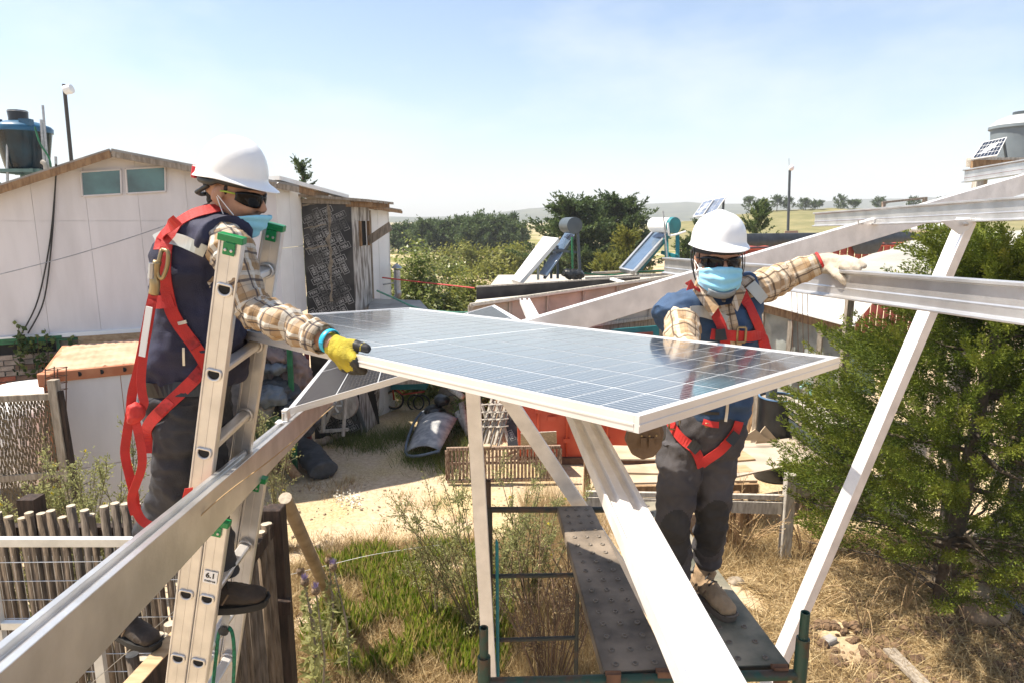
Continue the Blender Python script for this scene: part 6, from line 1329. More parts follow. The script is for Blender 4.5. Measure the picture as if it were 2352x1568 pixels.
        for sx in (-1, 1):
            for z0 in (-.034, -.088): MB().tube(curve([s(sx * .076, .048 + dy, z0 + dz), s(sx * .080, .018, z0 * .6 + .0 + dz * .5), s(sx * .086, -.016, -.004)], 8), .0018, 5).build('ear_loop', WHITE2, o)
        return o
mat_stripe = mat('tan boot stripe', (.16, .11, .07), .8)
def boot(par, heel, toe_dir, ankle, mu, ms, ln=.29):
    f = V((toe_dir.x, toe_dir.y, 0)).normalized(); s = f.cross(UP); B = lambda x, y, z: heel + f * x * ln / .29 + s * y + UP * z
    mb = MB(); mb.tube([B(.0, 0, .06), B(.05, 0, .062), B(.13, 0, .066), B(.20, .004, .054), B(.255, .004, .048), B(.283, .004, .045)], [(.028, .035), (.04, .048), (.043, .05), (.049, .04), (.044, .032), (.024, .02)], 16, up=UP)
    mb.tube([B(.055, 0, .06), lerp(B(.06, 0, .1), ankle, .45), lerp(B(.06, 0, .1), ankle, .85)], [.047, .05, .054], 14)
    o = place_mesh('boot', fuse(mb, .006, 3, clothy(.003, 30, 3)), mu, par)
    out = []; 
    for k in range(28):
        a = 2 * math.pi * k / 28; x = .14 + .152 * math.cos(a); w_ = (.043 if x < .1 else .043 + .012 * math.sin(min(1, (x - .1) / .12) * math.pi / 2)) * (1 if True else 1); out.append((x, w_ * math.copysign(abs(math.sin(a)) ** .6, math.sin(a)) + .003))
    sm_ = MB(); b = len(sm_.v)
    for z, g_ in ((0, .95), (.012, 1.0), (.030, 1.0)): sm_.v += [tuple(B(.14 + (x - .14) * g_, y * g_, z)) for x, y in out]
    for l_ in (0, 1):
        for k in range(28): j = (k + 1) % 28; sm_.face(28 * l_ + k, 28 * l_ + j, 28 * l_ + 28 + j, 28 * l_ + 28 + k)
    sm_.face(*range(27, -1, -1)); sm_.face(*range(56, 84)); sm_.build('sole', ms, o, smooth=50)
    MB().tube([B(.285, -.03, .034), B(.296, .004, .036), B(.285, .038, .034)], .006, 6).build('toe_welt', ms, o, smooth=True)
    for sgn in (-1, 1):
        for k in range(3): MB().tube([B(.05 + .035 * k, sgn * .047, .045), B(.075 + .035 * k, sgn * .045, .085)], .0035, 5).build('side_stripe', mat_stripe, o)
    MB().tube([B(.03, -.04, .115), B(.0, 0, .12), B(.03, .04, .115)], .008, 6).build('heel_collar', BLKB, o, smooth=True)
    for k in range(4): x = .10 + .028 * k; z = .135 - .019 * k; MB().tube([B(x, -.030, z - .012), B(x + .008, 0, z + .006), B(x + .016, .030, z - .012)], .0035, 5).build('lace', BLKB, o)
    return o
def hand_mesh(chains, vox=.0045): 
    mb = MB()
    for pts, rs_ in chains: mb.tube(curve(pts, 2 * len(pts) + 1) if len(pts) > 2 else pts, rs_ if not isinstance(rs_, list) else list(np.interp(np.linspace(0, 1, 2 * len(pts) + 1 if len(pts) > 2 else len(pts)), np.linspace(0, 1, len(rs_)), rs_)), 12); mb.ell(pts[-1], (rs_[-1] if isinstance(rs_, list) else rs_,) * 3, None, 10, 8); mb.ell(pts[0], (rs_[0] if isinstance(rs_, list) else rs_,) * 3, None, 10, 8)
    return mb
def torso_chain(mb, secs, n=24, side=V((0, 1, 0)), across=V((1, 0, 0))):
    """stack of elliptical sections: (centre, half width across, half depth)"""
    b = len(mb.v)
    for c, a, d in secs:
        for k in range(n): t = 2 * math.pi * k / n; mb.v.append(tuple(c + across * (a * math.copysign(abs(math.cos(t)) ** .85, math.cos(t))) + side * (d * math.copysign(abs(math.sin(t)) ** .85, math.sin(t)))))
    for i in range(len(secs) - 1):
        for k in range(n): q = (k + 1) % n; mb.face(b + i * n + k, b + i * n + q, b + (i + 1) * n + q, b + (i + 1) * n + k)
    mb.face(*range(b + n - 1, b - 1, -1)); mb.face(*range(b + (len(secs) - 1) * n, b + len(secs) * n))
def folds(amp, axis, sc_, seed):
    """creases running across an axis"""
    ax = axis.normalized()
    def f(c):
        a = c.dot(ax); w_ = c + V((seed, seed * .7, 0)); return amp * (.35 - 2.2 * abs(noise.noise(V((a * sc_ * .55 + 1.5 * noise.noise(w_ * 4), w_.x * 3, w_.y * 3)))) + .5 * noise.noise(V((a * sc_ * 1.0 + 2 * noise.noise(w_ * 5), w_.x * 3.5, w_.y * 3.5))) + .6 * noise.noise(w_ * sc_ * .9) + .35 * noise.noise(w_ * sc_ * 2.2))
    return f
# ------------------------------------------------------------------ first worker, on the ladder
m1 = thing('person', V((-1.3, 2.45, 2.5)), 'worker in navy vest and red harness on the ladder, yellow glove gripping the panel', 'person')
h1_ = Head(P(538, 442, 2.40), V((.95, -.12, -.24)), V((.22, -.05, .97)), P(497, 512, 2.42), 1.07)
body = MB(); h1_.skin_into(body)
SH = P(528, 565, 2.27); EL = P(588, 712, 2.20); WR = P(752, 783, 2.02); SHL = P(515, 560, 2.60); ELL_ = P(505, 715, 2.62); WRL = P(545, 752, 2.60)
body.tube([P(497, 505, 2.42), P(470, 600, 2.45), P(450, 800, 2.45)], [.07, .12, .11], 14); body.tube([SH, EL, lerp(EL, WR, .6), WR, P(768, 792, 2.0)], [.05, .042, .036, .030, .028], 12); body.tube([SHL, ELL_, WRL], [.05, .042, .03], 10); body.ell(WRL, (.05, .045, .035)); body.tube([P(478, 520, 2.42), SH], [.06, .05], 10); body.tube([P(478, 520, 2.45), SHL], [.06, .05], 10)
place_mesh('body', fuse(body, .006, 4), SKIN, m1)
h1_.hair(m1); hm = h1_.helmet(m1, .040, -.02, .0, .124); h1_.glasses(m1, mat('lime temple', (.35, .45, .05), .4)); h1_.mask(m1, -.030, .004, .05)
MB().box(h1_(0, -.132, .036), (.07, .02, .045), h1_.R()).build('rear_label', mat('red label', (.5, .02, .03), .4), hm, bevel=.004)
place_mesh('suspension_nape', fuse(MB().tube([h1_(-.07, -.05, .01), h1_(-.05, -.10, -.025), h1_(0, -.115, -.035), h1_(.05, -.10, -.025), h1_(.07, -.05, .01)], .009, 10), .005, 2), BLKB, hm)
# shirt: sleeves and collar
shm_ = MB(); shm_.tube([P(480, 540, 2.40), SH, lerp(SH, EL, .5) + V((-.005, -.01, 0)), EL + V((.0, 0, -.005)), lerp(EL, WR, .35) + V((0, 0, -.004)), lerp(EL, WR, .72), lerp(EL, WR, .92)], [.09, .076, .068, .064, .058, .050, .042], 18)
shm_.tube([P(480, 540, 2.48), SHL, ELL_, lerp(ELL_, WRL, .8)], [.09, .08, .07, .05], 14); torso_chain(shm_, [(P(455, 760, 2.45), .15, .13), (P(462, 650, 2.45), .14, .15), (P(476, 560, 2.45), .11, .15), (P(490, 520, 2.43), .075, .085), (P(500, 490, 2.42), .068, .07)])
sax = WR - EL
def sleeve_w(c):
    t = max(0, min(1, (c - EL).dot(sax) / sax.length_squared)); return folds(.014, sax if t > .02 else (EL - SH), 26, 1.3)(c) + .006 * abs(noise.noise(V((c.x * 34, c.y * 6, c.z * 34))))
me_sh1 = fuse(shm_, .007, 2, sleeve_w); limb_uv(me_sh1, [[SH, EL, WR], [P(500, 480, 2.42), P(450, 800, 2.45)]]); place_mesh('shirt', me_sh1, PLAID1, m1)
cuff = MB().tube([lerp(EL, WR, .80), lerp(EL, WR, .95)], [.051, .050], 20, caps=False); me = cuff.mesh('c'); limb_uv(me, [[SH, EL, WR]]); place_mesh('cuff', me, PLAID1, m1).modifiers.new('s', 'SOLIDIFY').thickness = .004
cl_ = MB(); cpts = []
for k in range(21):
    a = 2 * math.pi * k / 20; r_ = .070
    for z, q in ((-.10, 1.1), (-.135, 1.22), (-.165, 1.35)): cpts.append(h1_(r_ * q * math.sin(a), -.025 + r_ * q * math.cos(a), z + .015 * math.cos(a) * -1))
cl_.grid(cpts, 21, 3); me = cl_.mesh('c'); limb_uv(me, [[h1_(0, 0, -.2), h1_(0, 0, 0)]]); me.polygons.foreach_set('use_smooth', [True] * len(me.polygons)); place_mesh('collar', me, PLAID1, m1).modifiers.new('s', 'SOLIDIFY').thickness = .005
# vest
vs1 = MB(); torso_chain(vs1, [(P(444, 882, 2.45), .188, .150), (P(447, 840, 2.45), .186, .158), (P(452, 760, 2.45), .176, .165), (P(463, 680, 2.45), .158, .175), (P(462, 610, 2.45), .158, .185), (P(468, 560, 2.45), .140, .185), (P(478, 528, 2.44), .112, .16), (P(488, 503, 2.43), .085, .11)])
vs1.tube([P(470, 530, 2.40), P(520, 555, 2.29)], [.095, .097], 16); vs1.tube([P(470, 530, 2.5), P(510, 550, 2.59)], [.095, .097], 16)
def vest_w(c): return folds(.018, V((.55, .1, -.8)), 13, 4.2)(c) + .006 * noise.noise(V((c.x * 8, c.y * 8, c.z * 26)))
me_v1 = fuse(vs1, .008, 4, vest_w); 
tr1 = MB(); HIP = P(425, 905, 2.40); HIPL = P(440, 905, 2.54); KN = P(402, 1110, 2.42); AN = P(318, 1300, 2.62); KNL = P(470, 1110, 2.36 + .1); ANL = P(508, 1322, 2.47)
torso_chain(tr1, [(P(430, 985, 2.46), .155, .15), (P(432, 920, 2.46), .160, .16), (P(437, 870, 2.46), .155, .15)])
BH = G(262, 1452, 2.50); BT = G(384, 1497, 2.50); btd = (BT - BH).normalized(); AN = BH + btd * .07 + UP * .13
tr1.tube([HIP, lerp(HIP, KN, .4) + V((.0, -.01, 0)), KN, lerp(KN, AN, .45) + V((-.0, 0, 0)), lerp(KN, AN, .8), AN], [.120, .100, .082, .074, .068, .064], 18); tr1.tube([HIPL, lerp(HIPL, KNL, .5), KNL, lerp(KNL, ANL, .6), ANL], [.12, .10, .085, .072, .066], 16)
me_t1 = fuse(tr1, .008, 4, folds(.017, V((.15, 0, 1)), 15, 2.2))
place_mesh('vest', me_v1.copy(), NAVY1, m1); place_mesh('trousers', me_t1.copy(), TRO1, m1)
BT1 = mat('dark brown hiking boot', (.032, .022, .016), .75, var=.4, scale=16, bump=.3); SOL1 = mat('black sole', (.014, .013, .012), .8)
boot(m1, BH, btd, AN, BT1, SOL1, .30); rgz = P(556, 1388, 2.44).z
q0, q1 = P(500, 1376, 2.40), P(616, 1366, 2.44); q0.z = q1.z = rgz + .005
boot(m1, q1 + (q0 - q1).normalized() * .285, (q1 - q0), q1 + (q0 - q1).normalized() * .22 + UP * .13, BT1, SOL1, .285)
# yellow glove
gch = [([P(762, 788, 2.02), P(782, 803, 2.0), P(802, 818, 1.975)], [.034, .040, .032]), ([P(770, 800, 2.02), P(784, 822, 2.0)], [.032, .024]),
       ([P(785, 795, 2.0), P(806, 790, 1.985), P(824, 794, 1.975), P(843, 801, 1.965)], [.018, .017, .016, .014]),
       ([P(803, 812, 1.965), P(816, 828, 1.95), P(826, 842, 1.955), P(836, 852, 1.965)], [.017, .016, .014, .012]), ([P(797, 822, 1.975), P(809, 838, 1.965), P(820, 850, 1.975), P(829, 852, 1.99)], [.017, .016, .014, .012]),
       ([P(788, 826, 1.985), P(799, 843, 1.98), P(810, 851, 1.99), P(818, 849, 2.01)], [.016, .015, .013, .012]), ([P(779, 826, 2.0), P(788, 842, 1.995), P(797, 848, 2.0), P(805, 845, 2.02)], [.015, .014, .012, .011])]
me_g = fuse(hand_mesh(gch), .0045, 2, clothy(.0022, 40, 3)); tips = [gch[k][0][2] for k in (2, 3, 4, 5, 6)] + [gch[k][0][3] for k in (2, 3, 4, 5, 6)] + [lerp(gch[3][0][1], gch[3][0][2], .3)]
me_g.polygons.foreach_set('material_index', [1 if min((p.center - t).length for t in tips) < .021 else 0 for p in me_g.polygons])
place_mesh('glove', me_g, [mat('yellow knit glove', (.40, .32, .025), .85, var=.2, scale=30, bump=.3, bscale=200), mat('black coated glove palm', (.018, .018, .018), .6, var=.3, scale=30)], m1)
wv = (WR - EL).normalized(); wx, wy = frame_of(wv); bc = P(757, 783, 2.015)
MB().tube([bc + wx * (.036 * math.cos(2 * math.pi * k / 20)) + wy * (.036 * math.sin(2 * math.pi * k / 20)) for k in range(21)], [(.003, .010)] * 21, 8, caps=False, up=wv).build('wristband', mat('blue wristband', (.02, .40, .60), .4), m1, smooth=True)
# harness
T1 = bvh_of(me_v1, me_t1)
hs1 = strap(T1, [(503, 486), (470, 491), (437, 503), (410, 523), (396, 545), (386, 580), (384, 620), (388, 660), (394, 700), (402, 722), (420, 752), (447, 786), (470, 830), (482, 862)], .044, 'harness', STRAP, m1, 50)
strap(T1, [(408, 505), (390, 520), (378, 545), (372, 575)], .036, 'shoulder_strap', STRAP, hs1, 10)
strap(T1, [(358, 690), (372, 696), (388, 693), (404, 688)], .046, 'back_strap', STRAP, hs1, 10, .010)
strap(T1, [(470, 845), (452, 868), (420, 900), (380, 937), (352, 968), (338, 1000), (333, 1040)], .045, 'leg_strap', STRAP, hs1, 26)
for pth in ([(440, 776), (455, 803)], [(447, 868), (462, 850)], [(372, 946), (392, 926)]): strap(T1, pth, .036, 'stitched_patch', STITCH, hs1, 4, .009)
strap(T1, [(415, 741), (434, 735)], .012, 'adjuster', GALV, hs1, 4, .012)
strap(T1, [(398, 552), (420, 556), (445, 562), (468, 574)], .042, 'reflective_tape', REFL, m1, 10, .004); strap(T1, [(362, 556), (374, 548), (386, 544)], .042, 'reflective_tape', REFL, m1, 6, .004)
strap(T1, [(330, 890), (380, 895), (430, 893), (470, 890)], .055, 'back_belt', BLKB, m1, 16, .004)
def air(path, Y, wd, name, m, par, n=26, tw=0.0, Y2=None):
    pts = [P(x, y, lerp(Y, Y2 if Y2 else Y, i / (n - 1))) for i, (x, y) in enumerate(px_path(path, n))]; nr = [V((math.sin(tw * i / n * 6) * .8, -1, .1)).normalized() for i in range(n)]; return ribbon(pts, nr, wd, name, m, par, .003)
ly = air([(352, 676), (343, 715), (335, 760), (318, 845), (304, 900), (299, 950), (291, 1000), (287, 1040), (296, 1085), (307, 1130), (313, 1170), (328, 1196), (350, 1206), (372, 1200)], 2.20, .030, 'lanyard', STRAP, hs1, 44, .4)
air([(350, 690), (340, 750), (329, 815), (324, 870), (327, 905), (331, 925), (322, 945), (310, 958)], 2.19, .028, 'lanyard_strand', STRAP, ly, 24, .5); air([(309, 955), (317, 990), (326, 1040), (325, 1075), (313, 1110), (302, 1145), (310, 1180)], 2.18, .028, 'lanyard_strand', STRAP, ly, 24, .4)
air([(365, 1203), (395, 1195), (420, 1165), (434, 1120)], 2.22, .026, 'lanyard_strand', STRAP, ly, 14, .3, 2.1)
place_mesh('knot', fuse(MB().ell(P(312, 946, 2.18), (.030, .022, .036)).ell(P(303, 962, 2.18), (.02, .02, .02)), .005, 2, clothy(.005, 40, 1)), STRAP, ly)
air([(343, 705), (337, 745), (330, 790), (326, 818)], 2.17, .022, 'care_label', WHITE2, ly, 8)
hk = MB(); hk.tube(curve([P(372, 574, 2.21), P(386, 580, 2.2), P(384, 612, 2.2), P(372, 640, 2.2), P(362, 628, 2.2), P(366, 596, 2.2), P(372, 574, 2.21)], 24), .007, 8); hko = hk.build('snap_hook', BRASS, hs1, smooth=True)
MB().tube(curve([P(362, 600, 2.2), P(354, 630, 2.2), P(356, 655, 2.2), P(353, 676, 2.2)], 12), [.014] * 6 + [.017] * 6, 8).build('shackle', BRASS, hko, smooth=True); MB().tube([P(349, 605, 2.19), P(347, 640, 2.19)], .011, 8).build('gate_sleeve', STEEL, hko); MB().tube(curve([P(352, 655, 2.2), P(349, 672, 2.2), P(357, 672, 2.2), P(358, 652, 2.2)], 10), .009, 8).build('rope_eye', BLKB, hko, smooth=True)
strap(T1, [(424, 800), (424, 812), (424, 832)], .008, 'zip_pull', STEEL, m1, 5, .008)
# ------------------------------------------------------------------ second worker, on the scaffold
m2 = thing('person', V((.92, 2.78, ZP)), 'masked worker in blue vest and red harness on the scaffold, reaching for the rail', 'person')
Y2 = 2.76
h2_ = Head(P(1649, 594, 2.70), V((-.04, -1, -.08)), V((0, -.08, 1)), P(1655, 690, 2.80), 1.1)
body = MB(); h2_.skin_into(body)
S2R = P(1562, 725, 2.72); E2R = P(1572, 800, 2.50); W2R = P(1598, 825, 2.36); S2L = P(1728, 668, 2.80); E2L = P(1806, 634, 2.90); W2L = P(1884, 603, 2.86)
body.tube([P(1655, 690, 2.80), P(1650, 780, 2.80), P(1640, 930, 2.80)], [.07, .13, .12], 14); body.tube([S2R, E2R, W2R], [.05, .042, .03], 12); body.tube([S2L, E2L, W2L], [.05, .042, .03], 12); body.tube([P(1650, 705, 2.8), S2R], [.07, .055], 10); body.tube([P(1655, 700, 2.8), S2L], [.07, .055], 10)
place_mesh('body', fuse(body, .006, 4), SKIN, m2)
h2_.hair(m2); hm2 = h2_.helmet(m2, .032, .0, .010, .110); h2_.glasses(m2); h2_.mask(m2)
for sx in (-1, 1):
    MB().tube(curve([h2_(sx * .092, .01, .04), h2_(sx * .094, .02, -.03), h2_(sx * .075, .03, -.095), h2_(sx * .035, .068, -.128)], 12), [(.0035, .0015)] * 12, 6).build('chin_strap', BLKB, hm2, smooth=True)
    MB().tube(curve([h2_(sx * .094, -.03, .03), h2_(sx * .095, -.005, -.02), h2_(sx * .085, .02, -.07)], 8), [(.003, .0015)] * 8, 6).build('chin_strap', BLKB, hm2, smooth=True)
pts = []
for i in range(9):
    u = i / 8 * 2 - 1
    for j in range(5): v_ = j / 4; pts.append(h2_(.050 * u, .078 + .036 * math.cos(u * 1.2) - .018 * v_ ** 2, -.108 - .026 * v_ + .012 * u * u))
MB().grid(pts, 9, 5).build('chin_cup', mat('grey chin cup', (.20, .23, .25), .5), hm2, smooth=True, solid=.004)
shm_ = MB(); shm_.tube([P(1640, 700, 2.80), S2R, lerp(S2R, E2R, .6), E2R, lerp(E2R, W2R, .8)], [.10, .082, .072, .064, .052], 18); shm_.tube([P(1680, 690, 2.82), S2L, lerp(S2L, E2L, .5), E2L, lerp(E2L, W2L, .5), lerp(E2L, W2L, .95)], [.10, .082, .071, .064, .054, .045], 18)
torso_chain(shm_, [(P(1645, 900, 2.80), .15, .11), (P(1648, 780, 2.80), .17, .115), (P(1652, 720, 2.80), .15, .11), (P(1655, 692, 2.80), .085, .085), (P(1655, 672, 2.79), .074, .078)])
me_sh2 = fuse(shm_, .007, 2, lambda c: folds(.010, V((1, .2, .3)), 24, 3.1)(c) + .005 * abs(noise.noise(V((c.x * 30, c.y * 8, c.z * 16))))); limb_uv(me_sh2, [[S2L, E2L, W2L], [S2R, E2R, W2R], [P(1655, 680, 2.8), P(1645, 900, 2.8)]]); place_mesh('shirt', me_sh2, PLAID2, m2)
vs2 = MB(); torso_chain(vs2, [(P(1632, 972, 2.80), .160, .125), (P(1635, 930, 2.80), .163, .13), (P(1642, 850, 2.80), .175, .135), (P(1646, 780, 2.80), .19, .14), (P(1648, 735, 2.80), .19, .138), (P(1650, 705, 2.80), .155, .125), (P(1654, 686, 2.80), .10, .095)])
vs2.tube([P(1640, 705, 2.80), P(1552, 726, 2.74), P(1536, 742, 2.72)], [.10, .106, .098], 16); vs2.tube([P(1670, 695, 2.81), P(1735, 675, 2.81)], [.10, .096], 16)
me_v2 = fuse(vs2, .008, 4, lambda c: folds(.014, V((.5, 0, -.8)), 14, 7.7)(c) + .004 * noise.noise(V((c.x * 26, c.y * 8, c.z * 8))))
tr2 = MB(); torso_chain(tr2, [(P(1615, 1035, 2.80), .165, .125), (P(1622, 985, 2.80), .170, .13), (P(1630, 930, 2.80), .160, .12)])
H2R = P(1568, 1020, 2.78); K2R = P(1547, 1190, 2.70); BR = G(1530, 1378, ZP); A2R = BR + V((.03, -.03, .14)); H2L = P(1645, 1015, 2.80); K2L = P(1636, 1165, 2.76); BL = G(1594, 1352, ZP); A2L = BL + V((.045, -.04, .15))
tr2.tube([H2R, lerp(H2R, K2R, .5), K2R, lerp(K2R, A2R, .5), A2R], [.104, .090, .078, .072, .068], 18); tr2.tube([H2L, lerp(H2L, K2L, .5), K2L, lerp(K2L, A2L, .5), A2L + UP * .02], [.104, .090, .078, .072, .066], 18)
kn = [K2R + V((0, -.06, -.09)), K2L + V((0, -.06, -.09))]
me_t2 = fuse(tr2, .008, 3, folds(.016, V((.1, 0, 1)), 17, 5.5))
me_t2.polygons.foreach_set('material_index', [1 if min((V((p.center.x - k_.x, 0, (p.center.z - k_.z) * .48))).length for k_ in kn) < .078 and p.center.y < 2.80 else 0 for p in me_t2.polygons])
place_mesh('vest', me_v2.copy(), NAVY2, m2); place_mesh('trousers', me_t2.copy(), [TRO2, TROK], m2)
BT2 = mat('tan suede boot', (.30, .205, .12), .85, var=.25, scale=14, bump=.25); SOL2 = mat('grey brown sole', (.11, .085, .065), .8)
boot(m2, BL, G(1645, 1396, ZP) - BL, A2L, BT2, SOL2, .29); boot(m2, BR, V((-.25, -1, 0)), A2R, BT2, SOL2, .29)
gch = [([P(1882, 602, 2.86), P(1905, 602, 2.84), P(1928, 606, 2.80)], [.036, .040, .034]), ([P(1895, 612, 2.84), P(1922, 618, 2.79)], [.032, .026]),
       ([P(1925, 600, 2.80), P(1946, 596, 2.76), P(1966, 601, 2.72), P(1984, 611, 2.70)], [.017, .016, .014, .012]), ([P(1928, 604, 2.79), P(1948, 603, 2.74), P(1962, 609, 2.71), P(1974, 616, 2.69)], [.017, .016, .014, .012]),
       ([P(1926, 609, 2.79), P(1944, 611, 2.74), P(1956, 617, 2.72), P(1962, 622, 2.71)], [.017, .016, .014, .012]), ([P(1922, 600, 2.82), P(1938, 594, 2.80), P(1955, 597, 2.80), P(1968, 603, 2.80)], [.016, .015, .013, .011]),
       ([P(1908, 616, 2.80), P(1922, 630, 2.745), P(1936, 642, 2.725), P(1946, 652, 2.72)], [.021, .019, .017, .013])]
place_mesh('glove', fuse(hand_mesh(gch), .0045, 2, clothy(.0028, 34, 5)), LEATH, m2)
wv = (W2L - E2L).normalized(); wx, wy = frame_of(wv); bc = P(1884, 604, 2.86)
MB().tube([bc + wx * (.047 * math.cos(2 * math.pi * k / 20)) + wy * (.047 * math.sin(2 * math.pi * k / 20)) for k in range(21)], [(.003, .006)] * 21, 8, caps=False, up=wv).build('glove_binding', STRAP, m2, smooth=True)
hb = hand_mesh([([W2R, W2R + V((.03, -.05, .0)), W2R + V((.05, -.09, .01))], [.034, .04, .03])] + [([W2R + V((.02 + .022 * k, -.075 + .012 * k, .0)), W2R + V((.03 + .022 * k, -.12 + .012 * k, .012)), W2R + V((.03 + .022 * k, -.14 + .012 * k, .035))], [.016, .015, .012]) for k in range(4)] + [([W2R + V((-.01, -.05, .02)), W2R + V((-.01, -.09, .05))], [.018, .014])])
place_mesh('glove', fuse(hb, .005, 2), LEATH, m2)
# collar flaps, shirt front
def flap(pts, nm, m=PLAID2): me = prism(MB(), [P(x, y, Y) for x, y, Y in pts], V((0, -1, 0)), .006).mesh('f'); limb_uv(me, [[P(1655, 640, 2.7), P(1655, 760, 2.7)]]); return place_mesh(nm, me, m, m2, False)
flap([(1600, 640, 2.68), (1592, 668, 2.66), (1634, 728, 2.60), (1652, 704, 2.60), (1622, 664, 2.64)], 'collar'); flap([(1702, 650, 2.69), (1714, 668, 2.66), (1694, 716, 2.61), (1680, 700, 2.61), (1692, 668, 2.64)], 'collar')
T2 = bvh_of(me_v2, me_t2)
sf = strap(T2, [(1664, 704), (1672, 730), (1680, 760), (1684, 795)], .062, 'shirt_front', PLAID2, m2, 12, .002); limb_uv(sf.data, [[P(1664, 700, 2.6) - woff(sf), P(1684, 800, 2.6) - woff(sf)]])
hs2 = strap(T2, [(1582, 655), (1600, 672), (1620, 694), (1643, 724), (1656, 750), (1662, 790)], .040, 'harness', STRAP, m2, 26, .010); strap(T2, [(1700, 672), (1711, 700), (1722, 725), (1736, 752), (1744, 775)], .042, 'shoulder_strap', STRAP, hs2, 18, .010)
strap(T2, [(1634, 768), (1665, 769), (1700, 769), (1730, 768), (1752, 786), (1762, 810)], .044, 'chest_strap', STRAP, hs2, 24, .016)
strap(T2, [(1545, 968), (1562, 995), (1582, 1020), (1600, 1045), (1606, 1068)], .042, 'leg_strap', STRAP, hs2, 20, .008); strap(T2, [(1692, 966), (1680, 998), (1655, 1028), (1628, 1048), (1606, 1062)], .040, 'leg_strap', STRAP, hs2, 20, .008)
for pth, wd_, mm, nm in (([(1642, 768), (1664, 769)], .046, BLKB, 'buckle'), ([(1586, 1012), (1598, 1030)], .046, BLKB, 'strap_keeper'), ([(1684, 990), (1672, 1010)], .040, BLKB, 'strap_keeper'), ([(1612, 972), (1645, 976)], .026, STRAP, 'waist_flap')): strap(T2, pth, wd_, nm, mm, hs2, 5, .022)
def ring(cx, cy, w_, h_, nm, m, par, r=.0035, tree_=None):
    d = ray(cx, cy).normalized(); h = T2.ray_cast(CAMP, d); c = h[0] - d * .028; x = V((1, 0, 0)); z = UP
    q = [c + x * a * w_ + z * b * h_ for a, b in ((-.5, -.42), (-.42, -.5), (.42, -.5), (.5, -.42), (.5, .42), (.42, .5), (-.42, .5), (-.5, .42), (-.5, -.42))]; return MB().tube(q, r, 6).build(nm, m, par, smooth=True)
ring(1703, 769, .034, .062, 'buckle', BRASS, hs2, .005); ring(1549, 974, .045, .042, 'buckle', BRASS, hs2, .0045); ring(1624, 975, .014, .014, 'eyelet', BRASS, hs2, .004)
strap(T2, [(1583, 716), (1600, 714), (1620, 716), (1638, 722)], .046, 'reflective_tape', REFL, m2, 8, .005); strap(T2, [(1722, 655), (1738, 672), (1750, 690)], .046, 'reflective_tape', REFL, m2, 8, .005); strap(T2, [(1652, 728), (1662, 734), (1670, 738)], .04, 'reflective_tape', REFL, m2, 5, .004)
strap(T2, [(1678, 790), (1672, 880), (1668, 935), (1666, 962)], .012, 'zip', STEEL, m2, 14, .004); strap(T2, [(1605, 944), (1650, 946)], .012, 'pocket_welt', BLKB, m2, 6, .005)
# tool pouch on the belt
tp = thing('tool_pouch', P(1480, 1056, 2.66), 'brown leather tool pouch hanging at the second worker\'s hip', 'pouch')
TL = mat('brown leather', (.10, .06, .032), .65, col2=(.17, .11, .065), scale=7, bump=.2)
poly = [(1446, 986), (1518, 968), (1526, 992), (1520, 1028), (1502, 1050), (1476, 1056), (1452, 1044), (1438, 1015)]
prism(MB(), [P(x, y, 2.62) for x, y in poly], V((0, -1, 0)), .055).build('pouch_body', TL, tp, bevel=.008, seg=2)
prism(MB(), [P(x, y, 2.608) for x, y in ((1444, 990), (1516, 974), (1520, 1006), (1446, 1018))], V((0, -1, 0)), .008).build('pouch_flap', TL, tp, bevel=.002)
for x, y in ((1474, 1000), (1492, 1000), (1508, 999)): MB().lathe([(.0045, 0), (.004, .003), (.001, .004)], P(x, y, 2.598), Matrix.Rotation(math.pi / 2, 3, 'X'), 10, True, True).build('rivet', BRASS, tp)
for x in (1478, 1496): MB().beam(P(x, 1004, 2.602), P(x, 1026, 2.602), .024, .010, V((0, -1, 0))).build('tool_loop', TL, tp)
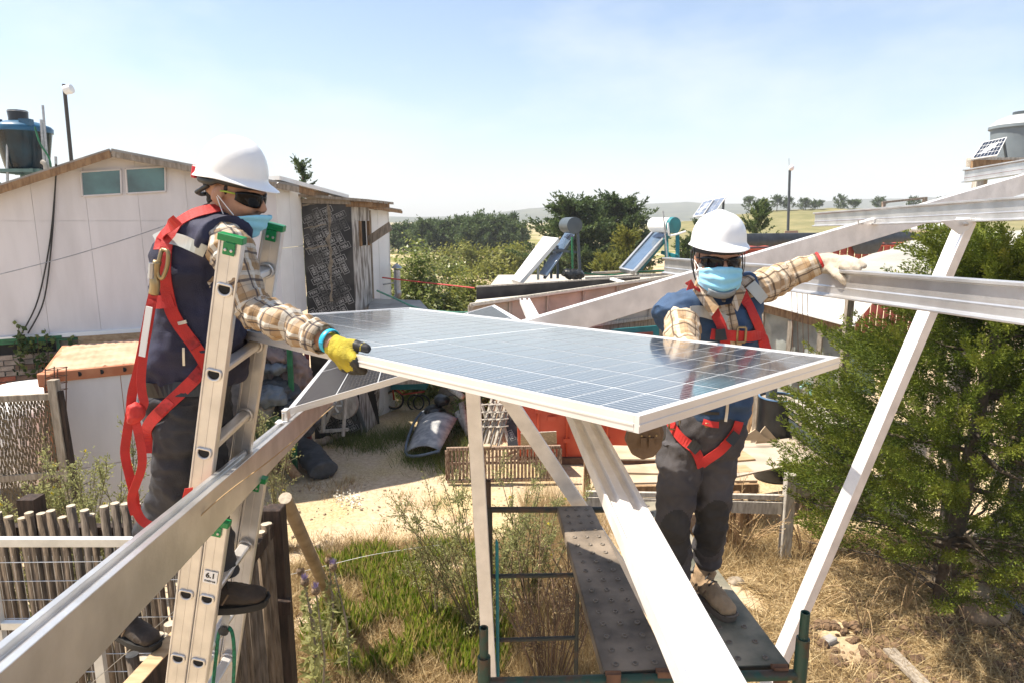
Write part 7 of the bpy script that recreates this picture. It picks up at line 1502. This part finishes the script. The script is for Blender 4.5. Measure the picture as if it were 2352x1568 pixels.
# ================================================================== near plants and ground litter
JUN = leafmat('juniper foliage', [(.035, .06, .010), (.085, .12, .018), (.17, .20, .030), (.29, .28, .05)], trans=.22, spec=.12)
def juniper():
    base = V((5.0, 6.9, 0)); H = 4.8
    r = thing('juniper_tree', base, 'big feathery green juniper filling the right side', 'tree')
    prof = lambda t: float(np.interp(t, [0, .12, .35, .55, .72, .88, 1], [1.45, 1.75, 2.0, 2.0, 1.55, .9, .4]))
    nf, per, m = 980, 400, 9
    AX, LN, T_ = np.zeros((nf, m, 3)), np.zeros(nf), np.zeros(nf); lim = MB()
    for i in range(nf):
        t = .15 + .83 * random.random() ** .85; az = random.uniform(0, 6.2832); R = prof(t) * random.uniform(.86, 1.1); a = base + V((.2 * t, 0, H * t * .88))
        out = V((math.cos(az), math.sin(az), 0)); ln = random.uniform(.55, 1.05); rr_ = R * (1.0 if i % 5 < 3 else random.uniform(.45, .85))
        s0 = a + out * max(.05, rr_ - ln) + UP * random.uniform(-.25, .05); sw = out.cross(UP) * random.uniform(-.25, .25)
        d0 = (out + sw + UP * random.uniform(.10, .35)).normalized(); d1 = (out * .8 + sw * 1.6 + UP * random.uniform(.35, .8)).normalized(); p = s0.copy()
        for k in range(m): AX[i, k] = p; p = p + (d0.lerp(d1, k / (m - 1))).normalized() * ln / (m - 1)
        LN[i] = ln; T_[i] = random.gauss(0, .10)
        if i % 22 == 0: lim.tube([a - UP * .2, lerp(a - UP * .2, s0, .6) - UP * .05, s0, V(AX[i, 4])], [.03, .022, .014, .004], 5)
    u = RNG.random((nf, per)) ** .9; f = u * (m - 1); k = np.minimum(f.astype(int), m - 2); fr = (f - k)[..., None]; ii = np.arange(nf)[:, None]
    c = AX[ii, k] * (1 - fr) + AX[ii, k + 1] * fr; tg = unit(AX[ii, k + 1] - AX[ii, k]); rad_d = RNG.normal(size=c.shape); rad_d = unit(rad_d - tg * (rad_d * tg).sum(-1, keepdims=True))
    # side twigs cluster round the axis so that each spray reads as a feathery plume
    tw = np.sin(u * 60 + np.arange(nf)[:, None] * 1.7); w_ = (.035 + .075 * (1 - u) ** .7 * np.minimum(1, u * 6 + .3)) * (.65 + .35 * tw); q = w_ * RNG.random(u.shape) ** .6
    p = c + rad_d * q[..., None] + tg * (q * .9)[..., None]; d = tg + rad_d * .55 + RNG.normal(size=c.shape) * .25
    ti = np.clip(.25 + .32 * u + .12 * q / .09 + T_[:, None] + RNG.normal(0, .09, u.shape), 0, 1).ravel(); p = p.reshape(-1, 3); ok = p[:, 2] > .12
    leaves('crown', p[ok], d.reshape(-1, 3)[ok], .040 * RNG.uniform(.6, 1.3, ok.sum()), .0125, JUN, r, ti[ok], nrm=(rad_d * .6 + npv((0, 0, .6))).reshape(-1, 3)[ok])
    MB().tube([base - UP * .05, base + V((.05, .02, .8)), base + V((.12, 0, 2.2)), base + V((.2, 0, 4.0))], [.12, .10, .07, .02], 9).build('trunk', BARK, r, smooth=True)
    for i in range(34):
        az = random.uniform(0, 6.28); a = base + V((0, 0, random.uniform(.1, .9))); o_ = V((math.cos(az), math.sin(az), 0)); L_ = random.uniform(.7, 1.7); e = a + o_ * L_ + UP * random.uniform(-.1, .35); mid = lerp(a, e, .5) + UP * random.uniform(0, .2)
        lim.tube(curve([a, mid, e], 8), [.02 - .0022 * k_ for k_ in range(8)], 5)
        for k_ in range(5): s_ = lerp(mid, e, random.random()); lim.tube([s_, s_ + (o_ + V(RNG.normal(size=3)) * .6).normalized() * random.uniform(.15, .4)], [.006, .002], 4)
    lim.build('limbs', BARK, r, smooth=True)
juniper()
def px_region(poly, n, z=0.0):
    """random ground points inside an outline given by sight lines"""
    q = [G(x, y, z) for x, y in poly]; xs = [p.x for p in q]; ys = [p.y for p in q]; out = np.zeros((0, 2))
    while len(out) < n:
        p = np.stack([RNG.uniform(min(xs), max(xs), n * 2), RNG.uniform(min(ys), max(ys), n * 2)], 1); ins = np.zeros(len(p), bool); j = len(q) - 1
        for i in range(len(q)):
            c = ((ys[i] > p[:, 1]) != (ys[j] > p[:, 1])) & (p[:, 0] < (xs[j] - xs[i]) * (p[:, 1] - ys[i]) / (ys[j] - ys[i] + 1e-12) + xs[i]); ins ^= c; j = i
        out = np.concatenate([out, p[ins]])
    out = out[:n]; zz_ = np.array([gz(a, b) for a, b in out]); return np.concatenate([out, zz_[:, None]], 1)
def dens(p, sc_, thr, seed=0): return p[np.array([noise.noise(V((a[0] * sc_, a[1] * sc_, seed))) for a in p]) > thr]
STRAW = leafmat('dry straw', [(.26, .175, .085), (.44, .32, .16), (.62, .50, .29)], trans=.3)
GREEN = leafmat('green weeds', [(.05, .075, .015), (.11, .145, .03), (.20, .22, .06)], trans=.25)
ICE = leafmat('ice plant leaves', [(.07, .115, .010), (.15, .225, .018), (.27, .33, .04), (.40, .36, .10), (.44, .30, .15)], rough=.35, trans=.4)
# straw over the right bed and the near weeds
pr = dens(px_region([(1560, 1225), (2420, 1235), (2500, 1620), (1500, 1640)], 42000), 1.3, -.25, 3)
d = rdir(len(pr)); d[:, 2] = np.abs(d[:, 2]) * .35 + .03
tag(leaves('dry_grass', pr, d, RNG.uniform(.08, .32, len(pr)), .010, STRAW, None, None, tri=True), 'dry straw covering the bed on the right', 'grass', kind='stuff')
pl = dens(px_region([(650, 1260), (1360, 1220), (1480, 1640), (600, 1640)], 44000), 1.6, -.25, 8)
d = rdir(len(pl)); d[:, 2] = np.abs(d[:, 2]) * .7 + .1
tag(leaves('dry_grass', pl, d, RNG.uniform(.10, .36, len(pl)), .010, STRAW, None, None, tri=True), 'dry straw among the weeds below the held panel', 'grass', kind='stuff')
pf_ = px_region([(1200, 1160), (1360, 1160), (1480, 1640), (1180, 1640)], 9000)
d = rdir(len(pf_)) * .5; d[:, 2] = 1
tag(leaves('dry_grass', pf_, d, RNG.uniform(.2, .75, len(pf_)), .006, STRAW, None, None, tri=True), 'tall dry stalks behind the scaffold rungs', 'grass', kind='stuff')
# ice plant
pi_ = dens(px_region([(735, 1290), (900, 1265), (1110, 1270), (1180, 1420), (1160, 1560), (800, 1560), (690, 1500), (745, 1400)], 17000), 1.9, -.08, 5)
d = rdir(len(pi_)) * .42; d[:, 2] = .9; pi_[:, 2] += RNG.uniform(0, .10, len(pi_))
tag(leaves('ice_plant', pi_, d, RNG.uniform(.10, .24, len(pi_)), .024, ICE, None, None), 'green ice plant mat under the held panel', 'ground cover', kind='stuff')
# weeds in the yard
def tufts(spots, name, label, m, hh, n, wd=.008, spread=.22):
    P_, D_ = [], []
    for px, py, sz in spots:
        g_ = G(px, py); k = int(n * sz); a = RNG.normal(size=(k, 3)) * spread * sz; a[:, 2] = 0; P_.append(npv(g_) + a); q = rdir(k) * .6; q[:, 2] = .8; D_.append(q)
    p = np.concatenate(P_); p[:, 2] = [gz(a, b) for a, b, _ in p]; return tag(leaves(name, p, np.concatenate(D_), hh * RNG.uniform(.4, 1.3, len(p)), wd, m, None, None, tri=True), label, 'weeds', kind='stuff')
tufts([(1010, 1050, 1.5), (1040, 1075, 1.3), (985, 1040, 1.1), (1065, 1030, 1.4), (1080, 1000, 1.2), (960, 1060, .8), (820, 1010, 1.0), (850, 1030, 1.0), (790, 1020, .7), (870, 935, .8), (950, 925, 1.2), (970, 905, 1.4), (840, 960, .7), (900, 1010, 1.3), (925, 1000, 1.2)], 'weeds', 'green weeds around the grey trough and the shaded path', GREEN, .30, 420)
tufts([(775, 1115, 1.0), (800, 1105, .9), (765, 1135, .7), (920, 1140, .9), (985, 1155, .8), (930, 1165, .7), (850, 1245, 1.0), (900, 1280, .9), (800, 1240, .6), (740, 1240, .8), (705, 1120, .6), (1010, 1160, .8), (880, 1215, .6), (960, 1235, .8), (1050, 1190, .7), (690, 1260, .8)], 'weeds', 'yellowing tufts scattered over the sunny dirt', STRAW, .15, 120, spread=.16)
tufts([(1400, 1200, 1.0), (1480, 1250, 1), (1700, 1230, 1.0), (1660, 1250, .8), (1750, 1290, 1), (1900, 1240, 1.0), (1650, 1290, .6)], 'weeds', 'dry tufts round the rail fence', STRAW, .35, 300)
# small white flowers
FLW = leafmat('white petals', [(.7, .68, .6), (.8, .8, .74)], trans=.2); FLY = leafmat('yellow petals', [(.62, .50, .03), (.75, .62, .08)], trans=.2); FLP = leafmat('purple thistle florets', [(.20, .15, .30), (.34, .28, .46)], trans=.1)
pw = px_region([(768, 1140), (830, 1135), (835, 1165), (770, 1165)], 110); pw[:, 2] += RNG.uniform(.03, .12, len(pw))
tag(leaves('daisies', pw, rdir(len(pw)) + npv((0, 0, .4)), .04, .035, FLW, None), 'patch of small white flowers on the dirt', 'flowers', kind='stuff')
# twiggy shrubs
TWIG = mat('olive brown twig', (.17, .14, .075), .9, var=.3)
def twiggy(name, base, H, spread, nst, label, leafm, nleaf, lsize, flower=None, dry=False, nfl=40, cat='shrub', stemm=None, wl=.4):
    base = V(base); base.z = gz(base.x, base.y) - .02; r = thing(name, base, label, cat); mb = MB(); P_, D_ = [], []; tipz = []
    for i in range(nst):
        a = random.uniform(0, 6.28); e = base + V((math.cos(a) * spread * random.uniform(.2, 1), math.sin(a) * spread * random.uniform(.2, 1), H * random.uniform(.55, 1.0)))
        pts = curve([base + V((math.cos(a), math.sin(a), 0)) * .06, lerp(base, e, .5) + V((random.uniform(-.08, .08), random.uniform(-.08, .08), .06 * H)), e], 9); mb.tube(pts, [.010 - .0009 * k for k in range(9)], 4)
        for j in range(7):
            s_ = pts[random.randrange(3, 9)]; dd_ = (e - base).normalized() + V(RNG.normal(size=3)) * .55; t_ = s_ + dd_.normalized() * random.uniform(.1, .32) * min(1, H); mb.tube([s_, lerp(s_, t_, .5) + V((0, 0, .015)), t_], [.0045, .0035, .002], 4); tipz.append(t_)
            k = nleaf // (nst * 7) + 1; u = RNG.random(k); P_.append(npv(s_) + (npv(t_) - npv(s_)) * u[:, None] + RNG.normal(size=(k, 3)) * .02); D_.append(npv(dd_)[None] * .6 + rdir(k))
    mb.build('stem', stemm or TWIG, r)
    p = np.concatenate(P_); leaves('foliage', p, np.concatenate(D_), lsize * RNG.uniform(.6, 1.3, len(p)), lsize * wl, leafm, r)
    if flower:
        for i in range(nfl):
            t_ = random.choice(tipz); k = 6; leaves('flower', np.repeat(npv(t_)[None], k, 0), rdir(k) + npv((0, 0, .5)), .024, .018, flower, r)
    return r
OLV = leafmat('grey olive leaflets', [(.19, .20, .075), (.30, .31, .12), (.44, .44, .21)], trans=.5)
twiggy('broom_shrub', G(1115, 1480), 1.75, .95, 26, 'tall twiggy olive shrub left of the upright leg', OLV, 8000, .032)
twiggy('broom_shrub', G(1220, 1420), 1.75, .75, 22, 'twiggy shrub with pale flowers behind the scaffold rungs', OLV, 6000, .032, FLY, nfl=12)
twiggy('broom_shrub', G(1010, 1440), 1.25, .5, 10, 'thin upright shrub left of the taller olive one', OLV, 1600, .03)
twiggy('dead_shrub', G(1260, 1600), 1.5, .6, 26, 'bare brown shrub below the scaffold rungs', STRAW, 700, .03, stemm=mat('dead twig', (.17, .11, .07), .9))
twiggy('dead_shrub', G(1330, 1500), 1.2, .5, 18, 'bare brown shrub beside the left scaffold plank', STRAW, 500, .03, stemm=bpy.data.materials['dead twig'])
twiggy('flowering_shrub', P(40, 1180, 5.6), 2.12, .7, 26, 'yellow flowered shrub behind the fence at the far left', OLV, 7000, .034, FLY, nfl=8)
twiggy('flowering_shrub', P(150, 1180, 5.7), 2.18, .6, 24, 'dense green shrub in front of the container end', OLV, 7000, .034, FLY, nfl=6)
twiggy('flowering_shrub', P(235, 1180, 5.8), 2.5, .5, 15, 'tall yellow flowered shrub beside the hanging harness loop', OLV, 3600, .034, FLY, nfl=14)
twiggy('flowering_shrub', G(650, 1260), 2.0, .4, 10, 'small flowering weed right of the dark corner post', OLV, 1500, .032, FLY, nfl=8)
twiggy('bramble', G(1690, 1275), .9, .7, 16, 'dry tangled bramble left of the weathered fence post', STRAW, 300, .03, stemm=mat('pale bramble cane', (.34, .23, .12), .9))
twiggy('bramble', G(1850, 1275), .8, .6, 14, 'dry tangled bramble right of the weathered fence post', STRAW, 300, .03, stemm=bpy.data.materials['pale bramble cane'])
for i, (px, py) in enumerate(((2010, 1330), (2080, 1400), (2150, 1320), (1980, 1450))):
    b = G(px, py); mb = MB(); pp = []
    for k in range(8):
        a = random.uniform(0, 6.28); L_ = random.uniform(.4, .9); pts = curve([b, b + V((math.cos(a) * L_ * .3, math.sin(a) * L_ * .3, L_ * .7)), b + V((math.cos(a) * L_ * .8, math.sin(a) * L_ * .8, L_ * .55)), b + V((math.cos(a) * L_, math.sin(a) * L_, L_ * .1))], 14); mb.tube(pts, [.006 - .0003 * q for q in range(14)], 4)
    o = mb.build('arching_stems', bpy.data.materials['pale bramble cane'], None); tag(o, ('arching dry stems under the left side of the juniper', 'arching dry stems in the middle of the straw bed', 'arching dry stems close under the juniper', 'arching dry stems nearest the right strut')[i], 'stems')
# thistles
for i, (px, py, Y) in enumerate(((700, 1335, 5.2), (765, 1300, 5.6), (755, 1285, 5.9), (725, 1355, 5.1), (690, 1310, 5.5))):
    t_ = P(px, py, Y); b = V((t_.x + .1 * math.sin(i * 2), Y + .05, 0)); r = thing('thistle', b, ('grey thistle by the dark corner post', 'thistle with an open purple head right of the leaning stake', 'tall dry thistle left of the leaning stake', 'lowest thistle at the foot of the leaning stake', 'thistle leaning towards the dark corner post')[i], 'thistle')
    MB().tube([b, lerp(b, t_, .5) + V((.05, 0, 0)), t_], [.012, .010, .007], 5).build('stem', WOODG, r)
    MB().ell(t_, (.038, .038, .042), None, 10, 8).build('bud', mat('thistle bud', (.20, .14, .09), .9, var=.4, scale=60), r, smooth=True)
    k = 90; dq = rdir(k) * .45 + npv((0, 0, 1)); leaves('florets', npv(t_)[None] + rdir(k) * .02 + npv((0, 0, .02)), dq, .05, .008, FLP if i in (0, 1, 3) else STRAW, r, tri=True)
    k = 120; u = RNG.random(k); tag(leaves('leaf_blades', npv(b) + (npv(t_) - npv(b)) * u[:, None], rdir(k) + npv((0, 0, .2)), .16 * (1.2 - u), .03, OLV, r), kind='stuff')
# clods, rock, boards on the soil
SOILM = mat('soil clods', (.09, .052, .03), .95, col2=(.22, .14, .08), scale=12, bump=.5)
pc_ = dens(px_region([(1840, 1440), (2420, 1380), (2480, 1640), (1750, 1640)], 900), 1.2, -.15, 4); mb = MB()
for c in pc_:
    s_ = random.choice([.012, .02, .03, .05]) * random.uniform(.7, 1.4); mb.ell((c[0], c[1], c[2] + s_ * .4), (s_ * random.uniform(.8, 1.4), s_, s_ * .75), Matrix.Rotation(random.uniform(0, 3), 3, 'Z') @ Matrix.Rotation(random.uniform(0, 1), 3, 'X'), 6, 4)
tag(mb.build('soil_clods', SOILM, None), 'dark crumbly soil clods in the right foreground', 'soil', kind='stuff')
pc_ = px_region([(640, 1110), (1400, 1100), (1420, 1240), (620, 1260)], 260); mb = MB()
for c in pc_: s_ = random.choice([.008, .012, .02]) * random.uniform(.7, 1.3); mb.ell((c[0], c[1], c[2] + s_ * .3), (s_ * 1.3, s_, s_ * .7), Matrix.Rotation(random.uniform(0, 3), 3, 'Z'), 6, 4)
tag(mb.build('pebbles', mat('pebbles', (.33, .26, .18), .9, var=.3), None), 'pebbles scattered over the yard dirt', 'pebbles', kind='stuff')
rk = thing('boulder', G(2262, 1415), 'rounded brown boulder on the straw at the right', 'rock'); place_mesh('rock', fuse(MB().ell(G(2262, 1405, .06), (.30, .2, .12), Matrix.Rotation(.3, 3, 'Z')), .02, 3, clothy(.02, 6, 2)), mat('brown rock', (.25, .16, .09), .9, col2=(.38, .27, .17), scale=4, bump=.3), rk)
tag(MB().beam(G(2042, 1490, .05), G(2150, 1600, .05), .13, .035).build('plank', WOODG, None), 'grey plank half buried in the soil at the bottom right', 'plank'); tag(MB().beam(G(2300, 1362, .03), G(2400, 1440, .03), .12, .03).build('plank', HG, None), 'dark plank lying by the long stick at the right edge', 'plank')
tag(MB().beam(P(2218, 1225, 6.6), G(2380, 1420, .05), .035, .03).build('stick', mat('straw coloured batten', (.32, .24, .14), .85), None), 'long thin batten leaning out from under the juniper', 'stick')
tag(MB().box(G(1905, 1468, .03), (.14, .1, .06), Matrix.Rotation(.5, 3, 'Z')).build('concrete_chip', mat('grey chip', (.3, .29, .28), .9), None, bevel=.01), 'grey chip of concrete at the foot of the right strut', 'stone')
for i, (px, py) in enumerate(((1500, 1290), (1690, 1335), (1480, 1340))):
    r = thing('stone', G(px, py), ('stone on the dirt left of the second worker', 'stone on the straw right of the second worker', 'second stone left of the second worker')[i], 'stone'); place_mesh('rock', fuse(MB().ell(G(px, py, .05), (.11, .09, .06)), .02, 2, clothy(.015, 9, i)), bpy.data.materials['stone'], r)
